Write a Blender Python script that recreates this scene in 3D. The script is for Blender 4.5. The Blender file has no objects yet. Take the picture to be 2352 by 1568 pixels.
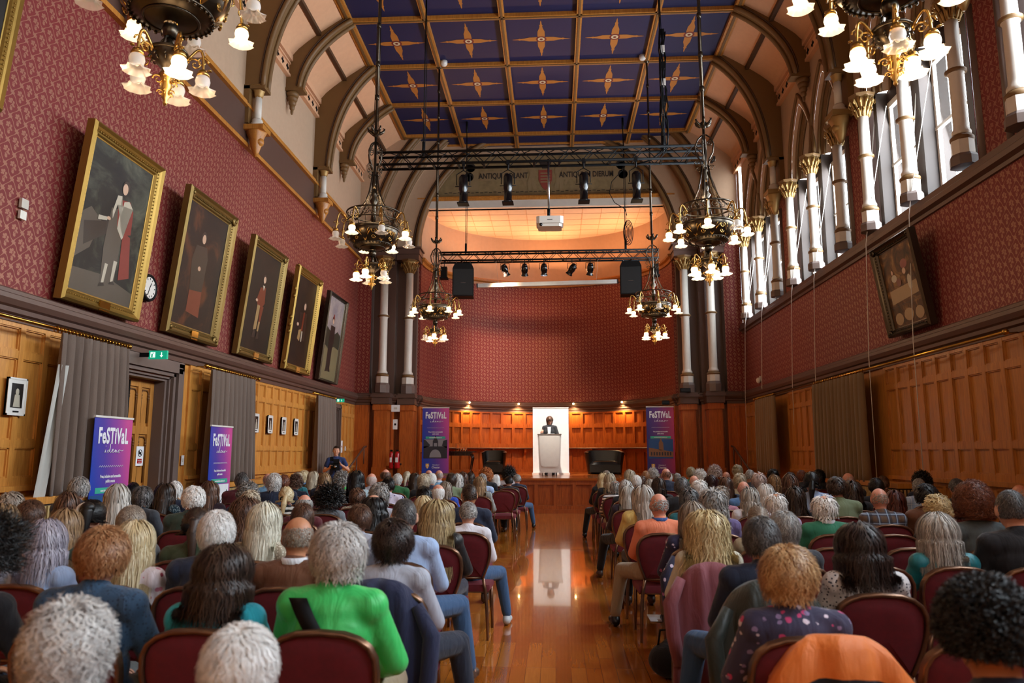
import bpy, math, random
import numpy as np
from mathutils import Vector, Matrix
R = random.Random(7)
PI = math.pi
C = bpy.context.scene.collection
scene = bpy.context.scene

# ---------------------------------------------------------------- camera
camd = bpy.data.cameras.new('camera'); cam = bpy.data.objects.new('camera', camd); C.objects.link(cam)
camd.sensor_width = 36.0; camd.lens = 26.02; camd.clip_start = .05; camd.clip_end = 200
cam.location = (0, 0, 1.56); cam.rotation_euler = (PI/2 + .150, 0, .0562)
camd.dof.use_dof = True; camd.dof.focus_distance = 11.0; camd.dof.aperture_fstop = 2.6
scene.camera = cam
# ---------------------------------------------------------------- world, exposure
w = bpy.data.worlds.new('sky'); scene.world = w; w.use_nodes = True
bg = w.node_tree.nodes['Background']; bg.inputs[0].default_value = (.86, .93, 1, 1); bg.inputs[1].default_value = 9.0
scene.view_settings.view_transform = 'Standard'; scene.view_settings.look = 'None'
scene.view_settings.gamma = 1; scene.view_settings.use_curve_mapping = False
scene.view_settings.exposure = 0.12
cy = scene.cycles
cy.use_denoising = True; cy.max_bounces = 8; cy.diffuse_bounces = 4; cy.glossy_bounces = 3; cy.transmission_bounces = 6
cy.sample_clamp_indirect = 6.0; cy.caustics_reflective = False; cy.caustics_refractive = False
try: cy.use_light_tree = True
except Exception: pass
def light(name, kind, loc, rot, energy, color, **kw):
    d = bpy.data.lights.new(name, kind); d.energy = energy; d.color = color
    for k, v in kw.items(): setattr(d, k, v)
    o = bpy.data.objects.new(name, d); C.objects.link(o); o.location = loc; o.rotation_euler = rot
    return o
def aim(o, target):
    v = Vector(target) - o.location; o.rotation_euler = v.to_track_quat('-Z', 'Y').to_euler()
XL, XR, YB, YF, CX, ZC = -6.08, 5.71, -4.6, 22.3, -.23, 11.6
RIBS = [.85, 5.1, 9.35, 13.6, 17.85]
WIN_E = 210.0; CHAND_E = 38.0; BACK_E = 190.0
for r0 in [-3.4] + RIBS[:-1] + [17.85]:      # daylight just outside each pair of tall windows
    for yc in (r0 + 1.35, r0 + 2.85):
        light('window_daylight', 'AREA', (XR + .46, yc, 6.6), (0, PI/2 - .22, 0), WIN_E, (.80, .90, 1), shape='RECTANGLE', size=2.1, size_y=1.2)
for x in (-3.2, 0, 3.2):      # tall windows in the wall behind the viewer
    light('window_daylight', 'AREA', (x, YB + .1, 6.4), (PI/2 - .25, 0, PI), BACK_E, (.86, .93, 1), shape='RECTANGLE', size=1.5, size_y=4.4)
# warm glow over the apse ceiling from lamps hidden behind the apse cornice
for x, y in ((-3.0, 25.1), (-.23, 26.2), (2.5, 25.1)):
    o = light('cornice_uplight', 'AREA', (x, y, 8.0), (0, 0, 0), 60, (1, .50, .25), shape='RECTANGLE', size=1.4, size_y=.2); aim(o, (x*.6, y - .8, 9.6))

# ---------------------------------------------------------------- tagging
def tag(o, label=None, cat=None, group=None, kind=None):
    if label: o['label'] = label
    if cat: o['category'] = cat
    if group: o['group'] = group
    if kind: o['kind'] = kind
    return o
def empty(name, loc=(0,0,0), rz=0, label=None, cat=None, group=None):
    o = bpy.data.objects.new(name, None); C.objects.link(o); o.location = loc; o.rotation_euler = (0,0,rz); o.empty_display_size = .1
    return tag(o, label, cat, group)
KIDS = {}
def copy_tree(o, parent=None):
    c = o.copy(); C.objects.link(c); c.parent = parent
    for ch in KIDS.get(o, []):
        k = copy_tree(ch, c); KIDS.setdefault(c, []).append(k)
    return c
def setp(o, p):
    if p is not None: o.parent = p; KIDS.setdefault(p, []).append(o)

# ---------------------------------------------------------------- materials
MATS = {}
def lin(c): return tuple((v/12.92 if v <= .04045 else ((v+.055)/1.055)**2.4) for v in c)
def rgb(h):
    if isinstance(h, str): h = tuple(int(h[i:i+2], 16)/255 for i in (0,2,4)); return lin(h)
    return h
class NT:
    def __init__(s, name):
        s.m = bpy.data.materials.new(name); s.m.use_nodes = True; s.t = s.m.node_tree; s.b = s.t.nodes['Principled BSDF']
    def n(s, typ, _set=None, **inp):
        nd = s.t.nodes.new(typ)
        for k, v in (_set or {}).items(): setattr(nd, k, v)
        for k, v in inp.items():
            key = int(k[1:]) if k[0] == 'i' and k[1:].isdigit() else k.replace('_', ' ')
            s.set(nd.inputs[key], v)
        return nd
    def set(s, sock, v):
        if hasattr(v, 'is_linked') or hasattr(v, 'links'): s.t.links.new(v, sock)
        elif isinstance(v, (tuple, list)) and len(v) == 3 and sock.type == 'RGBA': sock.default_value = (*v, 1)
        else: sock.default_value = v
    def math(s, op, a, b=0, c=0, clamp=False):
        return s.n('ShaderNodeMath', {'operation': op, 'use_clamp': clamp}, i0=a, i1=b, i2=c).outputs[0]
    def coord(s, which='Object'): return s.n('ShaderNodeTexCoord').outputs[which]
    def pos(s): return s.n('ShaderNodeNewGeometry').outputs['Position']
    def mapv(s, v, scale=(1,1,1), loc=(0,0,0), rot=(0,0,0)):
        return s.n('ShaderNodeMapping', None, Vector=v, Scale=scale, Location=loc, Rotation=rot).outputs[0]
    def noise(s, v, scale, detail=4, rough=.55, dist=0):
        return s.n('ShaderNodeTexNoise', None, Vector=v, Scale=scale, Detail=detail, Roughness=rough, Distortion=dist).outputs[0]
    def ramp(s, f, stops, interp='LINEAR'):
        nd = s.n('ShaderNodeValToRGB', None, Fac=f); cr = nd.color_ramp; cr.interpolation = interp
        while len(cr.elements) < len(stops): cr.elements.new(.5)
        for e, (p, c) in zip(cr.elements, stops): e.position = p; e.color = (*rgb(c), 1) if not isinstance(c, (int, float)) else (c, c, c, 1)
        return nd.outputs[0]
    def mix(s, f, a, b, blend='MIX'):
        nd = s.n('ShaderNodeMix', {'data_type': 'RGBA', 'blend_type': blend}); s.set(nd.inputs[0], f)
        s.set(nd.inputs[6], rgb(a) if isinstance(a, str) else a); s.set(nd.inputs[7], rgb(b) if isinstance(b, str) else b); return nd.outputs[2]
    def bump(s, h, strength=.3, dist=.01):
        s.set(s.b.inputs['Normal'], s.n('ShaderNodeBump', None, Height=h, Strength=strength, Distance=dist).outputs[0])
    def out(s, **kw):
        for k, v in kw.items(): s.set(s.b.inputs[k.replace('_', ' ')], rgb(v) if isinstance(v, str) else v)
        return s.m
def plain(name, col, rough=.6, metal=0, **kw):
    if name in MATS: return MATS[name]
    t = NT(name); v = t.coord(); f = t.noise(v, 9, 3)
    c = rgb(col); t.out(Base_Color=t.mix(t.math('MULTIPLY', f, .5), c, tuple(x*.72 for x in c)), Roughness=rough, Metallic=metal, **kw)
    MATS[name] = t.m; return t.m
def emit(name, col, s):
    if name in MATS: return MATS[name]
    t = NT(name); t.out(Base_Color=rgb(col), Emission_Color=rgb(col), Emission_Strength=s); MATS[name] = t.m; return t.m
def wood(name, c1, c2, rough=.35, sc=1.0, axis=2):
    if name in MATS: return MATS[name]
    t = NT(name); p = t.pos(); s = [9*sc]*3; s[axis] = .7*sc
    g = t.noise(t.mapv(p, scale=tuple(s)), 3.0, 6, .6, 1.2); big = t.noise(t.mapv(p, scale=(2.2, 2.2, .5)), 1.3, 2)
    r = t.mix(t.ramp(g, [(.3, c2), (.62, c1)]), t.ramp(big, [(.3, c2), (.7, c1)]), .5) if False else t.mix(t.math('MULTIPLY', big, .6), t.ramp(g, [(.28, c2), (.6, c1)]), rgb(c2))
    t.bump(g, .12, .004); t.out(Base_Color=r, Roughness=rough); MATS[name] = t.m; return t.m
M = {}
M['pine'] = wood('honey pine panelling', 'dc9c4c', 'b0702e', .33)
M['pine_r'] = wood('orange varnished panelling', 'cc8a40', '9a5e28', .32)
M['pine_a'] = wood('red brown varnished panelling', 'c86c2c', '8c4014', .28)
M['stagewood'] = wood('stage front panelling', 'b45e28', '7c3612', .3)
M['brown'] = plain('dark brown painted moulding', '5a4036', .45)
M['stonebrown'] = plain('grey brown painted stone', '6a5850', .5)
M['rib'] = plain('olive brown painted rib', '73522a', .55)
M['ribdk'] = plain('dark brown rib line', '4a2f18', .55)
M['goldline'] = wood('ochre gilt moulding', 'c98a3c', '9a5c1e', .4)
M['cream'] = plain('cream plaster', 'bb9c80', .85)
M['peach'] = plain('peach coving plaster', 'dba780', .85)
M['white'] = plain('white paint', 'd9d0c4', .4)
M['greypl'] = plain('grey white plaster band', 'cfc7bb', .8)
M['gilt'] = plain('gilded leaf carving', 'a3804a', .45, .45)
M['gold'] = plain('gold frame', '9a7a3a', .42, .75)
M['golddk'] = plain('antique gold frame', '7c6434', .45, .7)
M['brass'] = plain('polished brass', 'c79a45', .18, 1)
M['bronze'] = plain('dark bronze metalwork', '4a4136', .3, .9)
M['bronzelt'] = plain('worn gilt bronze', 'b08a4a', .28, .95)
M['black'] = plain('black powder coat', '08080a', .6, Specular_IOR_Level=.2)
M['blackgl'] = plain('black gloss', '0a0a0c', .15)
M['steel'] = plain('brushed steel', 'a9abb0', .25, 1)
M['leather'] = plain('black leather', '14120f', .3)
M['dark'] = plain('painted opening shade', '120c09', .8)  # shade inside openings, put into one dark colour
M['rope'] = plain('white cord', 'd9d3c8', .7)
M['whitepl'] = plain('white plastic', 'e6e2da', .35)
M['paper'] = plain('white paper', 'efeff0', .7)
M['red'] = plain('fire red enamel', 'b8141c', .25)
M['radiator'] = plain('cream radiator slat', 'c9ad74', .5)
M['slatshade'] = plain('painted slat gap shade', '2a1a10', .8)  # shade between the slats, painted on the solid cabinet
M['velvet'] = None
t = NT('clear window glass'); t.out(Base_Color=(.95,.98,1), Roughness=.02, Transmission_Weight=1.0, IOR=1.02); M['glass'] = t.m
t = NT('drinking glass'); t.out(Base_Color=(.9,.95,1), Roughness=.03, Transmission_Weight=1.0, IOR=1.3); M['tumbler'] = t.m
t = NT('frosted lamp glass'); t.out(Base_Color=(1,.93,.85), Roughness=.3, Transmission_Weight=.55, IOR=1.15, Emission_Color=(1,.75,.45), Emission_Strength=1.3); M['shade'] = t.m
t = NT('unlit lamp glass with added glow'); t.out(Base_Color=(.93,.9,.87), Roughness=.2, Transmission_Weight=.6, IOR=1.2, Emission_Color=(1,.8,.6), Emission_Strength=.12); M['shade_off'] = t.m  # faint warm glow put into the glass although these lamps are off
M['bulb'] = emit('lit bulb', 'ffd9a0', 38); M['bulb_off'] = plain('unlit bulb', 'dcdcdc', .2)

# wallpaper: ogee trellis with a flower sprig in each cell; u, v in metres
def wallpaper(name, base, ink, sheen):
    t = NT(name); uv = t.n('ShaderNodeUVMap').outputs[0]; A, B = .245, .28
    s = t.n('ShaderNodeSeparateXYZ', None, Vector=uv); u, v = s.outputs[0], s.outputs[1]
    U = t.math('MULTIPLY', u, 2*PI/A); V = t.math('MULTIPLY', v, 2*PI/B)
    V2 = t.math('ADD', V, t.math('MULTIPLY', t.math('SINE', U), .0))
    U2 = t.math('ADD', U, t.math('MULTIPLY', t.math('SINE', t.math('MULTIPLY', V, 2)), .28))
    tr = t.math('ADD', t.math('COSINE', U2), t.math('COSINE', V2))
    line = t.math('LESS_THAN', t.math('ABSOLUTE', tr), .13)
    inA = t.math('GREATER_THAN', tr, 0); off = t.math('SUBTRACT', 1, inA)
    lu = t.math('SUBTRACT', u, t.math('MULTIPLY', off, A/2)); lv = t.math('SUBTRACT', v, t.math('MULTIPLY', off, B/2))
    def wrap(x, P): return t.math('SUBTRACT', x, t.math('MULTIPLY', t.math('ROUND', t.math('DIVIDE', x, P)), P))
    lu, lv = wrap(lu, A), wrap(lv, B)
    pt = t.n('ShaderNodeCombineXYZ', None, X=lu, Y=lv).outputs[0]
    acc = line
    for (x, y, r) in ((0, .052, .017), (-.03, .042, .016), (.03, .03, .016), (-.014, .02, .017), (-.038, .012, .011), (.022, -.002, .017), (.04, -.014, .013), (-.012, -.03, .009), (0, -.055, .02), (.012,-.03,.008), (0,-.012,.007), (-.1, 0, .011), (.1, 0, .011)):
        d = t.n('ShaderNodeVectorMath', {'operation': 'DISTANCE'}, i0=pt, i1=(x, y, 0)).outputs['Value']
        acc = t.math('MAXIMUM', acc, t.math('LESS_THAN', d, r))
    nz = t.noise(t.mapv(uv, scale=(260, 260, 1)), 1, 2)
    acc = t.math('MULTIPLY', acc, t.math('ADD', .25, t.math('MULTIPLY', nz, .6)), clamp=True)
    t.out(Base_Color=t.mix(acc, base, ink), Roughness=t.math('SUBTRACT', .62, t.math('MULTIPLY', acc, .22)), Metallic=t.math('MULTIPLY', acc, .6), Sheen_Weight=sheen)
    return t.m
M['wallpaper'] = wallpaper('crimson trellis wallpaper', '701412', 'ae8066', .03)

# ---------------------------------------------------------------- mesh builder
class MB:
    def __init__(s): s.v = []; s.f = []; s.m = []; s.sm = []; s.uv = []; s.mi = 0
    def add(s, vs, fs, smooth=False, mtx=None, uvs=None):
        o = len(s.v)
        if mtx is not None: vs = [tuple(mtx @ Vector(p)) for p in vs]
        s.v += [tuple(p) for p in vs]
        for i, f in enumerate(fs): s.f.append(tuple(a+o for a in f)); s.m.append(s.mi); s.sm.append(smooth); s.uv.append(uvs[i] if uvs else None)
        return s
    def mat(s, i): s.mi = i; return s
    def box(s, x0, y0, z0, x1, y1, z1, mtx=None, bev=0):
        if x0 > x1: x0, x1 = x1, x0
        if y0 > y1: y0, y1 = y1, y0
        if z0 > z1: z0, z1 = z1, z0
        return s.add([(x0,y0,z0),(x1,y0,z0),(x1,y1,z0),(x0,y1,z0),(x0,y0,z1),(x1,y0,z1),(x1,y1,z1),(x0,y1,z1)],
            [(0,3,2,1),(4,5,6,7),(0,1,5,4),(1,2,6,5),(2,3,7,6),(3,0,4,7)], mtx=mtx)
    def tube(s, pts, r, n=8, cap=True, closed=False, mtx=None, smooth=True):
        pts = [Vector(p) for p in pts]; N = len(pts); rs = r if isinstance(r, (list, tuple)) else [r]*N
        vs = []; up = Vector((0,0,1)); prev = None
        for i, p in enumerate(pts):
            a = pts[(i-1) % N] if (closed or i > 0) else p; b = pts[(i+1) % N] if (closed or i < N-1) else p
            d = (b-a); d = d.normalized() if d.length > 1e-9 else Vector((0,0,1))
            if prev is None: q = d.orthogonal().normalized() if abs(d.dot(up)) > .95 else d.cross(up).normalized()
            else:
                q = prev - d*prev.dot(d); q = q.normalized() if q.length > 1e-6 else d.orthogonal().normalized()
            prev = q; e = d.cross(q)
            for k in range(n): a_ = 2*PI*k/n; vs.append(p + (q*math.cos(a_) + e*math.sin(a_))*rs[i])
        fs = []
        for i in range(N if closed else N-1):
            j = (i+1) % N
            for k in range(n): fs.append((i*n+k, i*n+(k+1) % n, j*n+(k+1) % n, j*n+k))
        if cap and not closed: fs.append(tuple(range(n-1, -1, -1))); fs.append(tuple((N-1)*n+k for k in range(n)))
        return s.add(vs, fs, smooth, mtx)
    def lathe(s, prof, n=16, c=(0,0,0), mtx=None, smooth=True, flute=0, fn=8, cap=True):
        vs = []; N = len(prof)
        for (r, z) in prof:
            for k in range(n):
                a = 2*PI*k/n; rr = r*(1+flute*math.cos(fn*a)); vs.append((c[0]+rr*math.cos(a), c[1]+rr*math.sin(a), c[2]+z))
        fs = [(i*n+k, i*n+(k+1) % n, (i+1)*n+(k+1) % n, (i+1)*n+k) for i in range(N-1) for k in range(n)]
        if cap: fs.append(tuple(range(n-1, -1, -1))); fs.append(tuple((N-1)*n+k for k in range(n)))
        return s.add(vs, fs, smooth, mtx)
    def ball(s, c, r, n=12, m=8, mtx=None):
        rx, ry, rz = r if isinstance(r, (tuple, list)) else (r, r, r)
        vs = [(c[0], c[1], c[2]-rz)]
        for j in range(1, m):
            t_ = -PI/2 + PI*j/m
            for k in range(n): a = 2*PI*k/n; vs.append((c[0]+rx*math.cos(t_)*math.cos(a), c[1]+ry*math.cos(t_)*math.sin(a), c[2]+rz*math.sin(t_)))
        vs.append((c[0], c[1], c[2]+rz)); L = len(vs)-1
        fs = [(0, 1+(k+1) % n, 1+k) for k in range(n)]
        for j in range(m-2):
            for k in range(n): a = 1+j*n; fs.append((a+k, a+(k+1) % n, a+n+(k+1) % n, a+n+k))
        a = 1+(m-2)*n; fs += [(a+k, a+(k+1) % n, L) for k in range(n)]
        return s.add(vs, fs, True, mtx)
    def prism(s, poly, a, b, fn):     # poly in 2d, extruded from a to b through fn(u, v, w) -> xyz
        n = len(poly); vs = [fn(u, v, a) for u, v in poly] + [fn(u, v, b) for u, v in poly]
        fs = [tuple(range(n)), tuple(range(2*n-1, n-1, -1))] + [(i, i+n, (i+1) % n+n, (i+1) % n) for i in range(n)]
        return s.add(vs, fs)
    def sheet(s, rows, smooth=True, closed=False, mtx=None, uvs=None):
        n = len(rows[0]); vs = [p for r in rows for p in r]
        fs = [(i*n+k, i*n+k+1, (i+1)*n+k+1, (i+1)*n+k) for i in range(len(rows)-1) for k in range(n-1)]
        uu = None
        if uvs: uu = [[uvs[i][k], uvs[i][k+1], uvs[i+1][k+1], uvs[i+1][k]] for i in range(len(rows)-1) for k in range(n-1)]
        return s.add(vs, fs, smooth, mtx, uu)
    def build(s, name, mats, parent=None, loc=None, rz=None, fix=True):
        me = bpy.data.meshes.new(name); me.from_pydata(s.v, [], s.f)
        mats = mats if isinstance(mats, (list, tuple)) else [mats]
        for m_ in mats: me.materials.append(M[m_] if isinstance(m_, str) else m_)
        me.polygons.foreach_set('material_index', s.m); me.polygons.foreach_set('use_smooth', s.sm)
        if any(u is not None for u in s.uv):
            lay = me.uv_layers.new(name='UVMap'); i = 0
            for f, u in zip(s.f, s.uv):
                for k in range(len(f)):
                    if u: lay.data[i].uv = u[k]
                    i += 1
        me.update()
        if fix:
            import bmesh
            b = bmesh.new(); b.from_mesh(me); bmesh.ops.recalc_face_normals(b, faces=b.faces); b.to_mesh(me); b.free()
        o = bpy.data.objects.new(name, me); C.objects.link(o); setp(o, parent)
        if loc: o.location = loc
        if rz is not None: o.rotation_euler = (0,0,rz)
        return o
def struct(o, label): return tag(o, label, o.name.split('_')[0].split('.')[0], None, 'structure')
def text_mesh(s, size, name, mat, parent, mtx, cond=1.0, bold=0, align='CENTER', depth=.0015, spacing=1.0, shear=0):
    cu = bpy.data.curves.new(name, 'FONT'); cu.body = s; cu.size = size; cu.align_x = align; cu.offset = bold; cu.extrude = depth; cu.space_character = spacing; cu.shear = shear; cu.resolution_u = 3
    o = bpy.data.objects.new(name+'_t', cu); C.objects.link(o)
    dg = bpy.context.evaluated_depsgraph_get(); me = bpy.data.meshes.new_from_object(o.evaluated_get(dg)); bpy.data.objects.remove(o)
    me.transform(mtx @ Matrix.Diagonal((cond, 1, 1, 1))); me.name = name; me.materials.clear(); me.materials.append(M[mat] if isinstance(mat, str) else mat)
    r = bpy.data.objects.new(name, me); C.objects.link(r); setp(r, parent); return r
def frame_to(o, xaxis, yaxis, origin):
    x = Vector(xaxis).normalized(); y = Vector(yaxis).normalized(); z = x.cross(y)
    return Matrix(((x.x,y.x,z.x,origin[0]),(x.y,y.y,z.y,origin[1]),(x.z,y.z,z.z,origin[2]),(0,0,0,1)))
# ================================================================ THE ROOM
# floor of short varnished boards running towards the stage
t = NT('varnished strip floor'); p = t.pos(); q = t.mapv(p, rot=(0,0,PI/2))
br = t.n('ShaderNodeTexBrick', {'offset': .37, 'offset_frequency': 3}, Vector=q, Color1=(.2,.2,.2), Color2=(.9,.9,.9), Mortar=(0,0,0), Scale=1.0, Mortar_Size=.0018, Bias=0.0, Brick_Width=.72, Row_Height=.11)
g = t.noise(t.mapv(p, scale=(26, 1.6, 1)), 2.0, 6, .6, .8)
base = t.ramp(br.outputs[0], [(0, '9a4f14'), (.3, 'b4641f'), (.6, 'c67628'), (1, 'd68a38')])
colr = t.mix(t.math('MULTIPLY', g, .55), base, '7d3a0c')
colr = t.mix(t.math('MULTIPLY', br.outputs[1], .6), colr, '3a1a06')
wv = t.noise(t.mapv(p, scale=(6, 1.1, 1)), 1.2, 2)
t.bump(t.math('ADD', t.math('MULTIPLY', wv, .8), t.math('MULTIPLY', br.outputs[1], -.25)), .10, .01)
t.out(Base_Color=colr, Roughness=t.math('ADD', .08, t.math('MULTIPLY', g, .10)), Coat_Weight=.6, Coat_Roughness=.03); M['floor'] = t.m
b = MB(); b.box(XL-.5, YB-.3, -.1, XR+.9, 28, 0); struct(b.build('floor', 'floor'), 'glossy varnished wooden strip floor down the aisle')

def path_walls(name, path, layers, label):
    b = MB(); us = [0]
    for a, c in zip(path, path[1:]): us.append(us[-1] + math.dist(a, c))
    for li, (z0, z1, mi) in enumerate(layers):
        for i in range(len(path)-1):
            m_ = mi[i] if isinstance(mi, (list, tuple)) else mi
            b.mat(m_); (x0, y0), (x1, y1) = path[i], path[i+1]
            b.add([(x0,y0,z0),(x1,y1,z0),(x1,y1,z1),(x0,y0,z1)], [(0,1,2,3)], uvs=[[(us[i],z0),(us[i+1],z0),(us[i+1],z1),(us[i],z1)]])
    return b
def sweep(b, path, prof, side=1, smooth=False):     # profile (offset to the right hand of travel * side, z) with mitred corners
    P = [Vector(p) for p in path]; rows = []
    for i, p in enumerate(P):
        ds = []
        if i > 0: ds.append((P[i]-P[i-1]).normalized())
        if i < len(P)-1: ds.append((P[i+1]-P[i]).normalized())
        ns = [Vector((d.y, -d.x))*side for d in ds]
        n = ns[0] if len(ns) == 1 else (ns[0]+ns[1]) / max(.35, 1+ns[0].dot(ns[1]))
        rows.append([(p.x+n.x*o, p.y+n.y*o, z) for o, z in prof])
    b.sheet(rows, smooth); return b
A_, B_ = 4.02, 3.7
ell = [(CX - A_*math.cos(PI*i/30), 23.2 + B_*math.sin(PI*i/30)) for i in range(31)]
jl = [(XL, YF), (CX-5.4, YF), (CX-5.4, 22.65), (CX-4.72, 22.65), (CX-4.72, 23.0), (CX-4.1, 23.0), (CX-4.1, 23.2)]
jr = [(2*CX-x, y) for x, y in jl[::-1]]; jr[-1] = (XR, YF)
wmats = ['wallpaper', 'stonebrown', 'cream', 'brown', 'pine_a']
# left wall, upper part
b = path_walls('w', [(XL, YB), (XL, YF)], [(3.06, 7.6, 0), (7.6, 8.4, 3), (8.4, 10.4, 2)], ''); struct(b.build('wall_left', wmats), 'left wall in crimson trellis wallpaper with cream plaster above')
# lower left wall with two door openings, as boarding behind the frames
b = MB()
for y0, y1 in ((YB, 9.62), (11.36, 19.62), (20.55, YF)): b.box(XL-.5, y0, 0, XL, y1, 3.06)
b.box(XL-.5, 9.62, 2.74, XL, 11.36, 3.06); b.box(XL-.5, 19.62, 2.78, XL, 20.55, 3.06)
struct(b.build('wall_left_lower', 'pine'), 'honey pine boarding of the lower left wall')
# end wall jambs and flanks
n = len(jl)-1
fl = [0, 1, 3, 1, 3, 1]
b = path_walls('w', jl, [(0, 3.06, 4), (3.06, 8.0, fl)], ''); struct(b.build('wall_front_left', wmats), 'wallpapered flank and stepped jamb left of the stage')
b = path_walls('w', jr, [(0, 3.06, 4), (3.06, 8.0, fl[::-1])], ''); struct(b.build('wall_front_right', wmats), 'wallpapered flank and stepped jamb right of the stage')
b = path_walls('w', [jl[-1]]+ell+[jr[0]], [(0, 3.06, 4), (3.06, 7.78, 0), (7.78, 9.46, 2)], ''); struct(b.build('wall_apse', wmats), 'curved crimson wallpapered wall behind the stage')
# back wall behind the camera
b = MB(); b.box(XL-.5, YB-.3, 0, XR+.9, YB, 12); struct(b.build('wall_back', 'cream'), 'cream wall at the back of the hall')
for k_, x in enumerate((-3.2, 0, 3.2)):
    b = MB(); b.box(x-.82, YB, 4.1, x+.82, YB+.08, 4.2); b.box(x-.82, YB, 8.6, x+.82, YB+.08, 8.7); b.box(x-.82, YB, 4.1, x-.75, YB+.08, 8.7); b.box(x+.75, YB, 4.1, x+.82, YB+.08, 8.7)
    struct(b.build('window_%d' % (30+k_), ['white']), 'tall window frame in the wall behind the viewer')
# arch orders of the apse opening
def ring(b, r, y, mi, N=72):
    inn, outp = [], []
    for i in range(N+1):
        a = PI*i/N; ca, sa = math.cos(a), math.sin(a)
        tx = ((XR-CX) if ca > 0 else (CX-XL))/max(abs(ca), 1e-6); tz = 4.6/max(sa, 1e-6); t_ = max(min(tx, tz), r)
        inn.append((CX+r*ca, y, 8+r*sa)); outp.append((CX+t_*ca, y, 8+t_*sa))
    b.mat(mi).sheet([inn, outp], False)
def soff(b, r, y0, y1, mi, N=72):
    b.mat(mi).sheet([[(CX+r*math.cos(PI*i/N), y, 8+r*math.sin(PI*i/N)) for i in range(N+1)] for y in (y0, y1)], True)
b = MB(); ring(b, 5.4, YF, 2); soff(b, 5.4, YF, 22.65, 2); ring(b, 4.8, 22.65, 2); soff(b, 4.8, 22.65, 23.0, 2); ring(b, 4.1, 23.0, 2); soff(b, 4.1, 23.0, 23.4, 2)
struct(b.build('wall_front_arch', wmats), 'cream plaster arch orders over the stage')
TR = [0]
def trim(b, mats, label):
    TR[0] += 1; return struct(b.build('trim_%d' % TR[0], mats), label)
def arc(r, y, n=48, a0=0, a1=PI): return [(CX+r*math.cos(a0+(a1-a0)*i/n), y, 8+r*math.sin(a0+(a1-a0)*i/n)) for i in range(n+1)]
for r, y, lab in ((5.42, YF-.02, 'outer'), (4.84, 22.63, 'middle'), (4.14, 22.98, 'inner')):
    b = MB(); b.tube(arc(r, y), .085, 8); b.mat(1).tube(arc(r+.12, y+.01), .035, 6); b.mat(0).tube(arc(r-.03, y+.16), .06, 6)
    trim(b, ['rib', 'ribdk'], lab + ' brown moulded arch over the stage opening')
# entablature blocks on the columns
for s in (-1, 1):
    b = MB()
    for x0, x1, y0 in ((4.68, 5.45, 22.05), (3.95, 4.72, 22.45)):
        X0, X1 = CX+s*x0, CX+s*x1
        b.box(X0, y0, 7.78, X1, 23.1, 7.95); b.box(X0-s*.05, y0-.07, 7.95, X1+s*.05, 23.1, 8.0); b.box(X0+s*.03, y0+.05, 7.6, X1-s*.03, 23.1, 7.78)
    trim(b, ['brown'], ('left' if s < 0 else 'right') + ' brown stone block course above the stage columns')
# painted lunette over the stage
t = NT('weathered tan painted frieze'); p = t.pos(); nz = t.noise(p, 5, 6); n2 = t.noise(p, 1.3, 3)
t.out(Base_Color=t.mix(t.math('MULTIPLY', n2, .8), t.ramp(nz, [(.3, '7e6a48'), (.7, '9c865c')]), '6a563a'), Roughness=.8); M['frieze'] = t.m
M['friezedk'] = plain('dark frieze lettering', '2a2018', .8); M['friezerd'] = plain('faded heraldic red', '8a3a2c', .8); M['friezelt'] = plain('pale heraldic tan', '8a7452', .8)
def clipx(z, r=4.2): return math.sqrt(max(r*r-(z-8)**2, 0))
b = MB(); zs = [9.83 + (11.6-9.83)*i/10 for i in range(11)]
for z0, z1 in zip(zs, zs[1:]):
    b.mat(0 if z0 < 11.15 else 1); b.add([(CX-clipx(z0), 23.2, z0), (CX+clipx(z0), 23.2, z0), (CX+clipx(z1), 23.2, z1), (CX-clipx(z1), 23.2, z1)], [(0,1,2,3)])
lun = struct(b.build('wall_apse_lunette', ['frieze', 'cream']), 'painted tan frieze with lettering and coat of arms above the stage')
b = MB(); yy = 23.19
def disc(b, x, z, r, y=None, n=18, rz=None):
    y = yy if y is None else y; rz = rz or r
    b.add([(x+r*math.cos(2*PI*i/n), y, z+rz*math.sin(2*PI*i/n)) for i in range(n)], [tuple(range(n))])
def fan(b, pts, y): b.add([(x, y, z) for x, z in pts], [tuple(range(len(pts)))])
cx = CX+.02; z0 = 10.55
fan(b.mat(0), [(cx-.22,10.75),(cx+.22,10.75),(cx+.22,10.4),(cx+.1,10.15),(cx,10.05),(cx-.1,10.15),(cx-.22,10.4)], yy)
fan(b.mat(1), [(cx-.2,11.0),(cx-.1,10.8),(cx+.1,10.8),(cx+.2,11.0),(cx+.08,11.1),(cx-.1,11.1)], yy-.001)
for i in range(4): b.mat(2).add([(cx-.16, yy-.002, 10.32+i*.1), (cx+.16, yy-.002, 10.32+i*.1), (cx+.16, yy-.002, 10.36+i*.1), (cx-.16, yy-.002, 10.36+i*.1)], [(0,1,2,3)])
for s in (-1, 1):       # supporters either side of the shield
    fan(b.mat(2), [(cx+s*x, z) for x, z in ((.28,10.1),(.36,10.45),(.3,10.7),(.38,10.92),(.5,10.95),(.56,10.8),(.5,10.6),(.6,10.35),(.56,10.05),(.46,10.05),(.46,10.3),(.38,10.05))], yy)
    fan(b.mat(2), [(cx+s*x, z) for x, z in ((.6,10.3),(.72,10.5),(.68,10.8),(.76,10.85),(.8,10.5),(.66,10.2))], yy)
    for k in range(4): disc(b.mat(1 if k % 2 else 2), cx+s*(2.55-.03*k), 10.5+.16*k-.1*(k % 2), .16)
    fan(b.mat(2), [(cx+s*x, z) for x, z in ((2.2,10.1),(2.9,10.1),(2.8,10.8),(2.5,10.95),(2.2,10.8))], yy+.001)
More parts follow.
